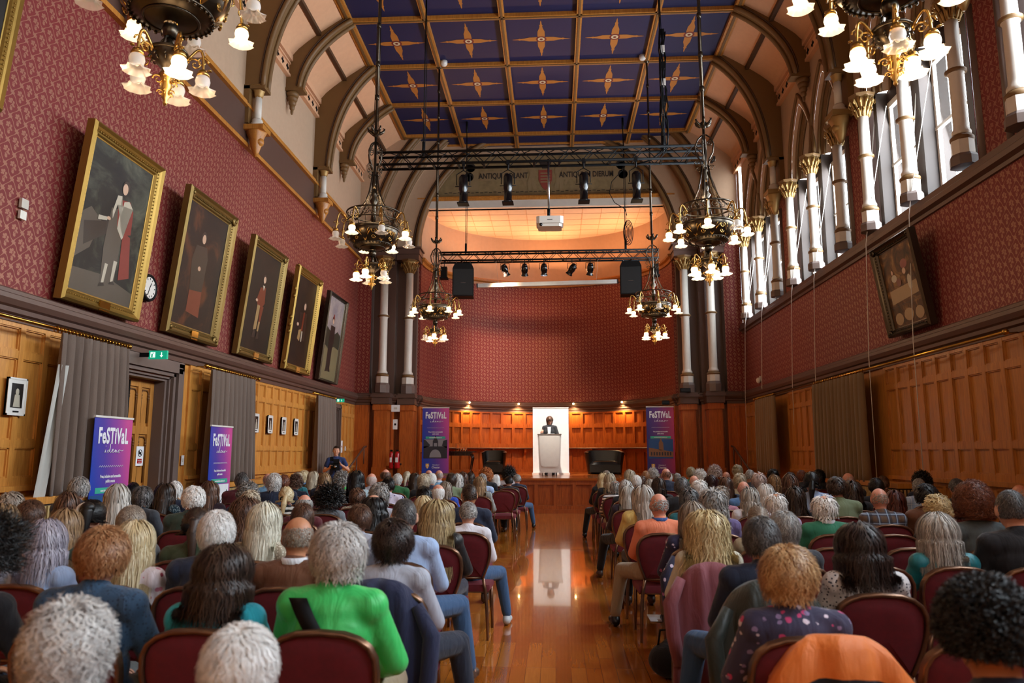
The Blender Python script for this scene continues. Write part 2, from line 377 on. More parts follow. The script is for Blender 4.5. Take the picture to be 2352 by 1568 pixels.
for k in range(46):    # cable border
    x = CX-3.3+k*.147; b.mat(1).box(x, yy-.003, 10.0+.02*(k % 2), x+.1, yy+.003, 10.02+.02*(k % 2))
bd = b.build('painted_arms', ['friezerd', 'friezedk', 'friezelt'], lun)
for s, word in ((-1, 'ANTIQUI COLANT'), (1, 'ANTIQUUM DIERUM')):
    bb = MB().mat(0).box(CX+s*1.35-.78, yy-.002, 10.42, CX+s*1.35+.78, yy+.004, 10.74); bb.build('scroll', ['friezelt'], lun)
    text_mesh(word, .26, 'motto_lettering', 'friezedk', lun, frame_to(None, (1,0,0), (0,0,1), (CX+s*1.36, yy-.006, 10.49)), .74, .006)
b = MB(); b.box(CX-4.15, 23.02, 9.7, CX+4.15, 23.3, 9.84).mat(1).box(CX-4.1, 23.06, 9.46, CX+4.1, 23.34, 9.7); b.mat(0).box(CX-4.15, 22.98, 9.76, CX+4.15, 23.1, 9.8)
trim(b, ['goldline', 'greypl'], 'gilt beam and pale band beneath the painted frieze')
# apse ceiling with faint panel lines
M['apsecl'] = plain('warm apse ceiling panels', 'e8c8a8', .8); M['apseln'] = plain('apse ceiling joint', 'd4ac88', .8)
b = MB(); pts = [(x, y, 9.46) for x, y in [(CX-4.1, 23.2)]+ell+[(CX+4.1, 23.2)]]; b.add(pts, [tuple(range(len(pts)))])
for k in range(-6, 7):
    x = CX+k*.62; ym = 23.2+B_*math.sqrt(max(0, 1-((x-CX)/A_)**2))
    b.mat(1).box(x-.008, 23.3, 9.452, x+.008, ym-.1, 9.462)
for k in range(1, 6):
    y = 23.2+k*.62; xm = A_*math.sqrt(max(0, 1-((y-23.2)/B_)**2)); b.box(CX-xm+.05, y-.008, 9.452, CX+xm-.05, y+.008, 9.462)
struct(b.build('ceiling_apse', ['apsecl', 'apseln']), 'orange lit panelled ceiling over the stage')
b = MB(); sweep(b, [(CX-4.1, 23.2)]+ell+[(CX+4.1, 23.2)], [(0,7.62),(.05,7.62),(.07,7.7),(.14,7.74),(.16,7.8),(.1,7.84),(0,7.86)])
trim(b, ['goldline'], 'gilt cornice curving above the crimson apse wall')

# dark moulded dado cornice round the whole room
full = [(XL, YB)] + jl + ell[0:31] + jr + [(XR, YB)]
b = MB(); DP = [(0,3.02),(.05,3.02),(.055,3.09),(.1,3.11),(.105,3.16),(.14,3.18),(.17,3.24),(.17,3.29),(.13,3.31),(.13,3.35),(.07,3.38),(0,3.39)]
sweep(b, full, DP)
L_ = 0
for (x0, y0), (x1, y1) in zip(full, full[1:]):     # small dentils
    d = math.dist((x0, y0), (x1, y1)); 
    if d < .3: continue
    nn = int(d/.075); ux, uy = (x1-x0)/d, (y1-y0)/d; nx, ny = uy, -ux
    if (x0 < -6 and x1 < -6) or (x0 > 5.7 and x1 > 5.7) or y0 > 23:
        for k in range(nn):
            q = (k+.5)*d/nn; px, py = x0+ux*q+nx*.06, y0+uy*q+ny*.06
            if py < 6: continue
            b.mat(1).box(-.02, -.012, 3.12, .02, .03, 3.155, Matrix.Translation((px, py, 0)) @ Matrix.Rotation(math.atan2(uy, ux), 4, 'Z'))
trim(b, ['brown', 'stonebrown'], 'dark brown moulded dado cornice running round the hall')
# painted brown frieze band and gilt rails high on the left wall
b = MB(); b.box(XL, YB, 7.62, XL+.05, YF, 8.32).mat(1).box(XL, YB, 7.54, XL+.09, YF, 7.62); b.box(XL, YB, 8.32, XL+.13, YF, 8.38); b.box(XL, YB, 8.38, XL+.09, YF, 8.45)
trim(b, ['brown', 'goldline'], 'brown band between gilt rails high on the left wall')

# ---- panelling
def wallmtx(p0, p1):    # local x along the wall, y into the room, z up
    d = Vector((p1[0]-p0[0], p1[1]-p0[1], 0)); L = d.length; d.normalize(); nrm = Vector((d.y, -d.x, 0))
    return Matrix(((d.x, nrm.x, 0, p0[0]), (d.y, nrm.y, 0, p0[1]), (0,0,1,0), (0,0,0,1))), L
def panelling(b, p0, p1, rows, pitch, st=.08, th=.035, top=3.02, bot=.1):
    m, L = wallmtx(p0, p1); n = max(1, round(L/pitch)); w_ = L/n
    for k in range(n+1): b.box(k*w_-st/2, 0, bot, k*w_+st/2, th, top, m)
    zz = [bot] + [z for r_ in rows for z in r_] + [top]
    for i in range(0, len(zz), 2): b.box(0, 0, zz[i], L, th-.002, zz[i+1], m)
    for (z0, z1) in rows:      # bevelled inner edge of every panel
        for k in range(n):
            x0, x1 = k*w_+st/2, (k+1)*w_-st/2
            if z1-z0 > .15:
                b.box(x0, 0, z0, x0+.014, .02, z1, m); b.box(x1-.014, 0, z0, x1, .02, z1, m); b.box(x0, 0, z1-.014, x1, .02, z1, m); b.box(x0, 0, z0, x1, .022, z0+.018, m)
ROWS = [(.22, .72), (.8, 1.08), (1.29, 1.62), (1.71, 2.62), (2.71, 2.97)]
def ledge(b, p0, p1):
    m, L = wallmtx(p0, p1); b.box(0, 0, 1.14, L, .09, 1.2, m); b.box(0, 0, 0, L, .05, .16, m)
LW = [(YB, 9.25), (12.0, 19.35), (20.85, YF)]
b = MB()
for y0, y1 in LW: panelling(b, (XL, y0), (XL, y1), ROWS, .41); ledge(b, (XL, y0), (XL, y1))
trim(b, ['pine'], 'tall honey pine panelling along the left wall')
b = MB(); b.box(XR, YB, 0, XR+.4, YF, 3.06); struct(b.build('wall_right_lower', 'pine_r'), 'orange pine boarding of the lower right wall')
b = MB()
for y0, y1 in ((YF, 20.3), (18.3, 15.9), (13.0, YB)): panelling(b, (XR, y0), (XR, y1), ROWS, .42); ledge(b, (XR, y0), (XR, y1))
trim(b, ['pine_r'], 'orange brown pine panelling along the right wall')
AR = [(.3, .85), (1.0, 1.6), (1.9, 2.46), (2.6, 2.97)]
b = MB()
ap = [ell[i] for i in range(31)]
for p0, p1 in zip(ap, ap[1:]): panelling(b, p0, p1, AR, .42, .09, .055)
# turn: path order already leaves the room on the right hand side
trim(b, ['pine_a'], 'red brown two row panelling curving behind the stage')
for nm, jj in (('left', jl), ('right', jr)):
    b = MB()
    for p0, p1 in zip(jj, jj[1:]):
        if math.dist(p0, p1) > .5: panelling(b, p0, p1, [(1.2, 1.65), (1.75, 2.95)], .34)
        else: m, L = wallmtx(p0, p1); b.box(0, 0, 0, L, .03, 3.04, m)
    s = -1 if nm == 'left' else 1
    for xo, y0 in ((5.0, 22.2), (4.3, 22.6)):       # timber pilasters under the columns
        b.box(CX+s*xo-.2, y0, 0, CX+s*xo+.2, y0+.5, 3.03); b.box(CX+s*xo-.24, y0-.04, 2.86, CX+s*xo+.24, y0+.5, 3.03); b.box(CX+s*xo-.23, y0-.03, .9, CX+s*xo+.23, y0+.5, 1.15)
        b.mat(1).box(CX+s*xo-.27, y0-.09, 3.04, CX+s*xo+.27, y0+.5, 3.24); b.box(CX+s*xo-.3, y0-.13, 3.24, CX+s*xo+.3, y0+.5, 3.33); b.box(CX+s*xo-.27, y0-.08, 3.33, CX+s*xo+.27, y0+.5, 3.38); b.mat(0)
    trim(b, ['pine_a', 'brown'], 'panelling and pilasters on the %s side of the stage opening' % nm)
# shelf on brackets round the apse
sh = empty('wall_shelf', (CX, 26.6, 1.74), 0, 'dark wooden shelf on brackets curving round behind the stage', 'shelf')
def off(path, o):
    b_ = MB(); sweep(b_, path, [(o, 0)]); return [(v[0], v[1]) for v in b_.v]
inv = Matrix.Translation((-CX, -26.6, -1.74))
b = MB(); sweep(b, ell[2:29], [(.04,1.72),(.32,1.72),(.34,1.74),(.32,1.76),(.04,1.76)]); b.v = [tuple(inv @ Vector(v)) for v in b.v]; b.build('shelf_board', 'brown', sh)
for i in range(4, 28, 3):
    p = Vector((*ell[i], 0)); d = (Vector((*ell[i+1], 0))-Vector((*ell[i-1], 0))).normalized(); nr = Vector((d.y, -d.x, 0))
    m = inv @ Matrix(((d.x, nr.x, 0, p.x), (d.y, nr.y, 0, p.y), (0,0,1,0), (0,0,0,1)))
    b = MB(); b.prism([(.04,1.72),(.28,1.72),(.24,1.6),(.1,1.5),(.07,1.3),(.04,1.28)], -.035, .035, lambda u, v, w_: tuple(m @ Vector((w_, u, v)))); b.build('bracket', 'pine_a', sh)

# ---- ceiling: dark blue panels with painted stars between ochre beams
M['blue'] = plain('dark ultramarine ceiling panel', '101746', .6); M['star'] = plain('ochre painted star', 'b8742c', .55); M['starred'] = plain('star centre red', '7a2418', .6); M['starwh'] = plain('star ring pale', 'd8c8a0', .6)
XC = [CX-4.475+1.79*i for i in range(6)]; YC = [22.17-2.13*i for i in range(13)]
b = MB(); b.add([(XC[0], YB, ZC), (XC[-1], YB, ZC), (XC[-1], 23.4, ZC), (XC[0], 23.4, ZC)], [(0,1,2,3)])
arm = [(.05,0),(.09,.12),(.085,.3),(.045,.42),(.03,.5),(.045,.53),(.02,.57),(.014,.66),(0,.72)]
for j in range(12):
    yc = (YC[j]+YC[j+1])/2 if j+1 < len(YC) else 0
    if yc < 3: continue
    for i in range(5):
        xc = (XC[i]+XC[i+1])/2
        for k in range(4):
            sc = 1.0 if k % 2 else 1.1
            poly = [(x, y*sc) for x, y in arm] + [(-x, y*sc) for x, y in arm[::-1]]; a = k*PI/2; ca, sa = math.cos(a), math.sin(a)
            b.mat(1).add([(xc+x*ca-y*sa, yc+x*sa+y*ca, ZC-.004) for x, y in poly], [tuple(range(len(poly)))])
        for r, z, mi in ((.13, .006, 2), (.085, .008, 3), (.04, .01, 2)):
            b.mat(mi).add([(xc+r*math.cos(2*PI*q/20), yc+r*math.sin(2*PI*q/20), ZC-z) for q in range(20)], [tuple(range(20))])
struct(b.build('ceiling', ['blue', 'star', 'starred', 'starwh']), 'flat dark blue ceiling painted with ochre four pointed stars')
b = MB()
for i, x in enumerate(XC):
    wd = .09 if i in (0, 5) else .065
    b.mat(0).box(x-wd, YB, ZC-.09, x+wd, 23.3 if 0 < i < 5 else 22.3, ZC).mat(1).box(x-wd*.35, YB, ZC-.105, x+wd*.35, 23.3 if 0 < i < 5 else 22.3, ZC-.085)
for y in YC:
    b.mat(0).box(XC[0], y-.065, ZC-.09, XC[-1], y+.065, ZC).mat(1).box(XC[0], y-.022, ZC-.105, XC[-1], y+.022, ZC-.085)
b.mat(0).box(XC[0], 22.2, ZC-.06, XC[-1], 22.3, ZC); b.box(CX-3.2, 22.95, ZC-.06, CX+3.2, 23.0, ZC)
trim(b, ['goldline', 'rib'], 'grid of ochre moulded ceiling beams')
# side covings, cornices with quatrefoil holes painted as dark shade, ribs
for s, XW, nm in ((1, XL, 'left'), (-1, XR, 'right')):
    XE = XC[0] if s > 0 else XC[-1]; prof = []
    for i in range(9):
        u = i/8; prof.append((XW+s*.1+(XE-XW-s*.1)*u, 10.62+(ZC-10.62)*(u**.8)))
    b = MB(); b.sheet([[(x, y, z) for x, z in prof] for y in (YB, YF)], True); struct(b.build('ceiling_coving_'+nm, 'peach'), 'sloping peach coving above the %s wall' % nm)
    b = MB(); xm, zm = prof[4]; b.box(xm-.045, YB, zm-.07, xm+.045, YF, zm+.02); trim(b, ['ribdk'], 'brown purlin along the %s coving' % nm)
    b = MB(); b.box(XW, YB, 10.16, XW+s*.06, YF, 10.62); b.box(XW, YB, 10.5, XW+s*.14, YF, 10.64); b.box(XW, YB, 10.12, XW+s*.1, YF, 10.18); b.box(XW, YB, 10.42, XW+s*.1, YF, 10.46)
    y = 5.0
    while y < YF-.1:
        z = 10.31; q = XW+s*.062; e = XW+s*.055
        b.mat(1).box(e, y-.015, z-.085, q, y+.015, z+.085); b.box(e, y-.085, z-.015, q, y+.085, z+.015)  # dark crosses on the solid strip stand for the shade in the holes
        for dy, dz in ((.05,0),(-.05,0),(0,.05),(0,-.05)): b.box(e, y+dy-.028, z+dz-.028, q, y+dy+.028, z+dz+.028)
        b.mat(0); y += .3
    trim(b, ['peach', 'dark'], 'pale cornice with quatrefoil holes painted as dark shade along the %s wall' % nm)
    def bez(P, n=14):
        o = []
        for i in range(n+1):
            u = i/n; k = [(1-u)**3, 3*u*(1-u)**2, 3*u*u*(1-u), u**3]; o.append((sum(k[j]*P[j][0] for j in range(4)), sum(k[j]*P[j][1] for j in range(4))))
        return o
    def rib(y, main):
        b = MB()
        if main: inn = bez([(XW+s*.36, 8.78), (XW+s*.4, 9.9), (XW+s*.75, 10.9), (XE+s*.12, 11.5)]); zb = 8.78; outl = [(XW, zb)]
        else: inn = bez([(XW+s*.3, 9.85), (XW+s*.34, 10.5), (XW+s*.8, 11.1), (XE+s*.1, 11.5)]); zb = 9.85; outl = [(XW, zb)]
        poly = [(x, z) for x, z in inn] + [(XE, 11.58)] + [(x, z) for x, z in prof[::-1]] + outl
        hw = .13 if main else .11
        # fan of quads between intrados and outline keeps the face clean
        n_ = len(inn); op = [(XW, zb+(10.5-zb)*i/6) for i in range(7)] + [prof[i] for i in range(0, 9)]
        idx = [op[round(i*(len(op)-1)/(n_-1))] for i in range(n_)]
        for yy_ in (y-hw, y+hw): b.sheet([[(x, yy_, z) for x, z in inn], [(x, yy_, z) for x, z in idx]], False)
        b.sheet([[(x, y-hw, z) for x, z in inn], [(x, y+hw, z) for x, z in inn]], True)
        for e in (-1, 1):
            b.tube([(x+s*.01, y+e*hw, z-.01) for x, z in inn], .05, 6)
            b.mat(1).tube([(x-s*.05, y+e*(hw+.005), z+.05) for x, z in inn], .022, 5); b.mat(0)
        b.box(XW, y-hw-.03, zb-.07, XW+s*.42, y+hw+.03, zb)
        if not main:        # carved pendant corbel
            for k in range(5): r_ = .15-.028*k; b.ball((XW+s*.13, y, zb-.12-.1*k), (r_, r_, .09), 8, 6)
        return trim(b, ['rib', 'ribdk'], '%s brown roof rib on the %s wall' % ('curved main' if main else 'short pendant', nm))
    for y in RIBS:
        if y < 8: continue
        rib(y, True)
        cxx = XW+s*.24
        t_ = empty('colonnette', (cxx, y, 7.35), 0, 'small white wall shaft on a gilt corbel, %s wall, %s' % (nm, {9.35: 'nearest the viewer', 13.6: 'middle one', 17.85: 'farthest one'}[y]), 'colonnette', 'wall shafts under the roof ribs')
        b = MB(); b.lathe([(.075,.75),(.07,1.25)], 14); b.lathe([(.13,.6),(.13,.68),(.1,.7),(.11,.74),(.08,.78)], 12); b.build('shaft', 'white', t_)
        b = MB(); b.lathe([(.07,1.22),(.09,1.26),(.1,1.34),(.16,1.4),(.17,1.44)], 12, flute=.1, fn=6); b.build('capital', 'gilt', t_)
        b = MB(); b.box(-.2, -.2, .5, .2, .2, .6); b.lathe([(.02,0),(.06,.08),(.1,.2),(.12,.32),(.19,.48),(.19,.52)], 12, flute=.12, fn=5); b.ball((s*.06,0,.3),(.1,.1,.1),8,6); b.build('corbel', 'goldline' if s > 0 else 'gilt', t_)
        b = MB(); b.box(XW, y-.16, 8.0, XW+s*.12, y+.16, 8.8); trim(b, ['rib'], 'brown pilaster strip behind the %s wall shaft' % nm)
    for y in (11.48, 15.72, 20.0):
        rib(y, False)

# ---- right wall with paired windows
b = path_walls('w', [(XR, YF), (XR, YB)], [(3.06, 5.3, 0)], ''); struct(b.build('wall_right', wmats), 'crimson wallpapered right wall below the windows')
b = MB(); sweep(b, [(XR, YF), (XR, YB)], [(0,5.12),(.04,5.12),(.05,5.17),(.12,5.2),(.13,5.27),(.09,5.3),(.1,5.38),(-.5,5.44)]); trim(b, ['brown'], 'brown moulded sill under the tall windows')
def ogz(dy, h=.72, H=1.6, sp=7.95):
    dy = abs(dy)
    if dy >= h: return sp
    Rr = (H*H+h*h)/(2*h); return sp + math.sqrt(max(0, Rr*Rr-(dy+Rr-h)**2))
b = MB(); us = 0
bays = [-3.4] + RIBS[:-1] + [17.85]
def quadz(b, y0, y1, z0, z1, x, mi, z0b=None):
    b.mat(mi).add([(x,y0,z0),(x,y1,z0 if z0b is None else z0b),(x,y1,z1),(x,y0,z1)], [(0,1,2,3)], uvs=[[(y0,z0),(y1,z0),(y1,z1),(y0,z1)]])
for r0 in bays:
    y1e = min(r0+4.25-.42, YF)
    quadz(b, r0-.42, r0+.42, 5.3, 7.95, XR, 0); quadz(b, r0-.42, r0+.42, 7.95, 10.4, XR, 2)
    ys = [r0+.42+(y1e-r0-.42)*i/90 for i in range(91)]
    for ya, yb in zip(ys, ys[1:]):
        f_ = lambda y: max(ogz(y-r0-1.35, .73), ogz(y-r0-2.85, .73))
        quadz(b, ya, yb, f_(ya), 10.4, XR, 2, f_(yb))
    for yj, d in ((r0+.42, 1), (r0+3.83, -1)):
        if yj > YF: continue
        b.mat(3).add([(XR,yj,5.3),(XR+.5,yj,5.3),(XR+.5,yj,7.95),(XR,yj,7.95)], [(0,1,2,3)])
quadz(b, 22.0, YF, 5.3, 10.4, XR+.001, 2)
struct(b.build('wall_right_upper', wmats), 'cream upper right wall pierced by pairs of pointed windows')
M['reveal'] = plain('brown painted window reveal', '2c1d12', .7); M['tymp'] = plain('dark blind window head', '2a1a1c', .7)
t = NT('window pane'); o_ = t.t.nodes['Material Output']; tr = t.n('ShaderNodeBsdfTransparent', None, Color=(.97,.99,1,1)); gl = t.n('ShaderNodeBsdfGlossy', None, Roughness=.05); mx = t.n('ShaderNodeMixShader', None, Fac=.06)
t.t.links.new(tr.outputs[0], mx.inputs[1]); t.t.links.new(gl.outputs[0], mx.inputs[2]); t.t.links.new(mx.outputs[0], o_.inputs[0]); M['pane'] = t.m
wn = 0
for r0 in bays:
    for yc in (r0+1.35, r0+2.85):
        wn += 1; h = .62
        b = MB(); b.box(XR+.3, yc-h, 5.44, XR+.36, yc-h+.06, 7.72); b.box(XR+.3, yc+h-.06, 5.44, XR+.36, yc+h, 7.72); b.box(XR+.29, yc-h, 7.64, XR+.37, yc+h, 7.74); b.box(XR+.3, yc-h, 5.4, XR+.36, yc+h, 5.5); b.box(XR+.29, yc-h, 6.55, XR+.35, yc+h, 6.6)
        wf = struct(b.build('window_%d' % wn, ['white']), 'tall bright sash window high on the right wall')
        bb = MB(); bb.box(XR+.32, yc-h+.04, 5.46, XR+.33, yc+h-.04, 7.66); bb.build('window_pane', 'pane', wf)
        # reveals, dark blind head and stepped arch mouldings
        b = MB(); 
        for sd in (-1, 1): b.mat(1).box(XR+.1, yc+sd*.62, 5.4, XR+.55, yc+sd*.75, 7.95)
        N = 20
        for ring_i, (ha, xa, hb, xb, mi) in enumerate(((.73, XR, .66, XR+.1, 2), (.66, XR+.1, .57, XR+.18, 0), (.57, XR+.18, .5, XR+.34, 2))):
            Ha, Hb = 1.6*ha/.73, 1.6*hb/.73
            rows = []
            for (h_, H_, x_) in ((ha, Ha, xa), (hb, Hb, xb)):
                rows.append([(x_, yc+h_*math.sin(-PI/2+PI*i/N), ogz(h_*math.sin(-PI/2+PI*i/N), h_, H_)) for i in range(N+1)])
            b.mat(mi).sheet(rows, True)
        Hb = 1.6*.5/.73
        pts = [(XR+.33, yc+.5*math.sin(-PI/2+PI*i/N), ogz(.5*math.sin(-PI/2+PI*i/N), .5, Hb)) for i in range(N+1)]
        b.mat(3).add(pts, [tuple(range(N+1))]); b.box(XR+.3, yc-.62, 7.72, XR+.4, yc+.62, 7.97)
        for h_, x_, r_, mi in ((.86, XR-.02, .04, 0), (.66, XR+.09, .035, 0), (.57, XR+.17, .03, 0), (.5, XR+.32, .03, 0)):
            H_ = 1.6*h_/.73*(1 if h_ < .8 else .97)
            b.mat(mi).tube([(x_, yc+h_*math.sin(-PI/2+PI*i/N), ogz(h_*math.sin(-PI/2+PI*i/N), h_, H_)) for i in range(N+1)], r_, 6)
        trim(b, ['rib', 'reveal', 'cream', 'tymp'], 'stepped brown pointed arch and dark blind over a window')
    for yj in (r0+.3, r0+4.25-.3):       # grey roll beside the jamb
        if yj < YF-.05:
            b = MB(); b.tube([(XR+.02, yj, 5.4), (XR+.02, yj, 7.6)], .07, 8); trim(b, ['stonebrown'], 'grey brown roll moulding beside a window')

# columns: one builder for the stage columns and the window shafts
def column(x, y, z0, z1, r, label, group, plinth=.3, capz=.42):
    t_ = empty('column', (x, y, z0), 0, label, 'column', group); H = z1-z0
    b = MB(); b.lathe([(r*1.9,0),(r*1.9,plinth*.75),(r*1.65,plinth)], 8, smooth=False); b.build('plinth', 'stonebrown', t_)
    b = MB(); b.lathe([(r*1.55,plinth),(r*1.55,plinth+.2)], 8, smooth=False); b.build('pedestal', 'white', t_)
    b = MB(); b.lathe([(r*1.5,plinth+.2),(r*1.6,plinth+.22),(r*1.6,plinth+.25),(r*1.2,plinth+.29)], 16); rm = plinth+.3+(H-plinth-capz-.3)*.55; b.lathe([(r*1.08,rm-.03),(r*1.45,rm-.015),(r*1.45,rm+.02),(r*1.08,rm+.04)], 16); b.build('ring', 'rib', t_)
    b = MB(); b.lathe([(r*1.25,plinth+.29),(r*1.3,plinth+.33),(r*1.05,plinth+.38),(r,plinth+.42),(r*.98,rm-.06),(r*1.15,rm-.03),(r*1.15,rm+.04),(r*.98,rm+.08),(r*.93,H-capz)], 18); b.build('shaft', 'white', t_)
    b = MB(); b.lathe([(r*.95,H-capz),(r*1.1,H-capz+.03),(r*1.0,H-capz+.06),(r*1.15,H-capz*.6),(r*1.6,H-capz*.3),(r*2.1,H-capz*.12)], 16, flute=.08, fn=8)
    for k in range(12):      # curled leaves
        a = 2*PI*k/12; ca, sa = math.cos(a), math.sin(a)
        b.tube([(ca*r*q, sa*r*q, H-capz+z) for q, z in ((1.05,.03),(1.35,.16),(1.9,.26),(2.3,.3),(2.35,.24),(2.1,.22))], [.014,.02,.022,.02,.016,.01], 6)
        a += PI/12; ca, sa = math.cos(a), math.sin(a)
        b.tube([(ca*r*q, sa*r*q, H-capz+z) for q, z in ((1.05,.0),(1.3,.08),(1.7,.15),(1.8,.11))], [.014,.02,.018,.01], 6)
    b.build('capital', 'gilt', t_)
    b = MB(); b.lathe([(r*2.1,H-capz*.14),(r*2.3,H-capz*.1),(r*2.5,H-.0)], 8, smooth=False); b.build('abacus', 'rib', t_)
    return t_
for s, sd in ((-1, 'left'), (1, 'right')):
    column(CX+s*5.0, 22.28, 3.38, 7.62, .125, 'outer tall white column at the %s side of the stage' % sd, 'stage columns')
    column(CX+s*4.3, 22.72, 3.38, 7.62, .125, 'inner tall white column at the %s side of the stage' % sd, 'stage columns')
for r0, wh in ((5.1, 'nearest window pair'), (9.35, 'second window pair'), (13.6, 'third window pair'), (17.85, 'farthest window pair')):
    for k, (dy, ps) in enumerate(((.6, 'near'), (2.1, 'middle'), (3.6, 'far'))):
        if r0 < 9 and k < 2: continue
        column(XR-.09, r0+dy, 5.42, 7.95, .095, 'white window shaft with gilt capital, %s one of the %s' % (ps, wh), 'window shafts', .16, .4)
# doors
def doorset(y0, y1, zt, name, lab, frame_w=.42):
    b = MB()
    for k, (w_, d) in enumerate(((frame_w, .06), (frame_w*.72, .1), (frame_w*.42, .06), (frame_w*.2, .02))):
        for ya, yb in ((y0-w_, y0-w_*.62), (y1+w_*.62, y1+w_)): b.box(XL-.3+.0, ya, 0, XL+d, yb, zt+w_*.7)
        b.box(XL-.3, y0-w_, zt+w_*.45, XL+d, y1+w_, zt+w_*.75)
    b.box(XL-.45, y0-.12, 0, XL-.02, y0, zt); b.box(XL-.45, y1, 0, XL-.02, y1+.12, zt); b.box(XL-.45, y0-.1, zt, XL-.02, y1+.1, zt+.12)
    return trim(b, ['stonebrown'], lab)
doorset(9.72, 11.28, 2.68, 'a', 'grey brown stone surround of the double doors', .44)
doorset(19.7, 20.48, 2.72, 'b', 'grey brown stone surround of the doorway by the photographer', .28)
b = MB(); b.box(XL-.5, 19.6, 0, XL-.42, 20.6, 2.8); trim(b, ['dark'], 'panel in painted dark shade filling the far left doorway')  # solid dark sheet painted as the shade inside the doorway
M['doorwood'] = wood('golden oak door', 'c98a42', '9c6428', .35)
M['doordk'] = plain('carved panel edge', '6b4218', .5)
for n_, (ya, yb) in enumerate(((9.72, 10.49), (10.51, 11.28))):
    b = MB(); x = XL-.22
    b.box(x-.05, ya, 0, x, yb, 2.68)
    w_ = yb-ya
    for yy0 in (ya, ya+w_/2-.05, yb-.1): b.box(x, yy0, .02, x+.03, yy0+.1, 2.66)
    for zz in (.02, .95, 1.85, 2.56): b.box(x, ya, zz, x+.028, yb, zz+.12)
    for k in range(2):
        for z0_, z1_ in ((.16, .93), (1.09, 1.83), (1.99, 2.54)):
            y0_ = ya+.1+k*(w_/2-.05); y1_ = y0_+w_/2-.15
            b.mat(1).tube([(x+.012, y0_+.02, z0_+.03), (x+.012, y0_+.02, z1_-.06), (x+.012, y0_+.06, z1_-.02), (x+.012, y1_-.06, z1_-.02), (x+.012, y1_-.02, z1_-.06), (x+.012, y1_-.02, z0_+.03)], .012, 5)
            for q in (.06, .1): 
                b.ball((x+.015, y0_+.02, z1_-q-.04), .02, 6, 5); b.ball((x+.015, y1_-.02, z1_-q-.04), .02, 6, 5)
            b.mat(0)
    dr = struct(b.build('door_%d' % (n_+1), ['doorwood', 'doordk']), '%s leaf of the carved oak double doors' % ('near' if n_ == 0 else 'far'))
    if n_ == 1:
        h_ = MB(); h_.tube([(x+.05, ya+.06, 1.5), (x+.05, ya+.06, 2.64)], .012, 6); h_.tube([(x+.05, ya+.06, 1.5), (x+.05, ya+.16, 1.47)], .012, 6); h_.build('pull_rod', 'black', dr)
        h_ = MB(); h_.box(x+.03, ya+.03, .95, x+.04, ya+.09, 1.3); h_.build('push_plate', 'brass', dr)
# skirting
b = MB(); sweep(b, [(XL, YB), (XL, 9.2)], [(0,0),(.06,0),(.06,.2),(0,.24)]); struct(b.build('baseboard_left', 'pine'), 'pine skirting along the left wall')

# ---- stage
st = empty('stage', (CX, 20, 0), 0, 'raised wooden stage with panelled front at the end of the hall', 'stage')
iv = Matrix.Translation((-CX, -20, 0)); SH = .91
xa, xb = CX-4.35, CX+4.35
outl = [(xa, 19.94), (xb, 19.94), (xb, 22.55)] + [(CX+4.0, 22.95)] + [(x, y-.06) for x, y in ell[::-1]] + [(CX-4.0, 22.95), (xa, 22.55)]
b = MB(); b.prism(outl, SH-.06, SH, lambda u, v, w_: tuple(iv @ Vector((u, v, w_))))
M['stagetop'] = wood('polished stage boards', 'b8682a', '86421a', .16, .8, 0); b.build('stage_top', 'stagetop', st)
b = MB(); m, L = wallmtx((xa+.06, 20.04), (xb-.06, 20.04)); m = iv @ m
b.box(0, -.06, 0, L, 0, SH-.06, m)
mm, _ = wallmtx((xa+.06, 20.04), (xb-.06, 20.04))
bb = MB(); panelling(bb, (xa+.06, 20.04), (xb-.06, 20.04), [(.2, .74)], .52, .1, .06, SH-.06, .0); m2, L = wallmtx((xa+.06, 20.04), (xb-.06, 20.04)); bb.box(0, 0, 0, L, .07, .1, m2); bb.box(0, 0, .1, L, .055, .14, m2)
b.v += [tuple(iv @ Vector(v)) for v in bb.v]; o_ = 8; b.f += [tuple(i+o_ for i in f) for f in bb.f]; b.m += bb.m; b.sm += bb.sm; b.uv += bb.uv
b.build('stage_front', 'stagewood', st)
b = MB(); 
b = MB(); b.box(xa+.06-CX, .04, 0, xa+.1-CX, 2.6, SH-.06); b.build('stage_side', 'stagewood', st)
b = MB(); b.box(xb-.1-CX, .04, 0, xb-.06-CX, 2.6, SH-.06); b.build('stage_side', 'stagewood', st)
for s, sd in ((-1, 'left'), (1, 'right')):
    t_ = empty('stage_steps', (CX+s*5.0, 20.6, 0), 0, 'wooden steps up to the %s side of the stage' % sd, 'steps')
    for k in range(5): b = MB(); b.box(-.5 if s > 0 else -.3, .3*k, 0, .3 if s > 0 else .5, .3*k+.3, .18*(k+1)); b.build('step', 'stagewood', t_)
    hr = empty('handrail', (CX+s*5.45, 20.4, 1), 0, 'dark sloping handrail on the %s flank beside the stage steps' % sd, 'handrail')
    b = MB(); b.tube([(0,-.3,.0),(0,.9,.45),(0,1.7,.75),(-s*.02,1.85,.77)], .028, 8); b.build('rail', 'brown', hr)
    for yy_, zz in ((-.2,.02),(.9,.45),(1.7,.75)): b = MB(); b.tube([(0,yy_,zz-1.0 if yy_ < 1 else zz-.5),(0,yy_,zz)], .018, 6); b.build('post', 'brown', hr)
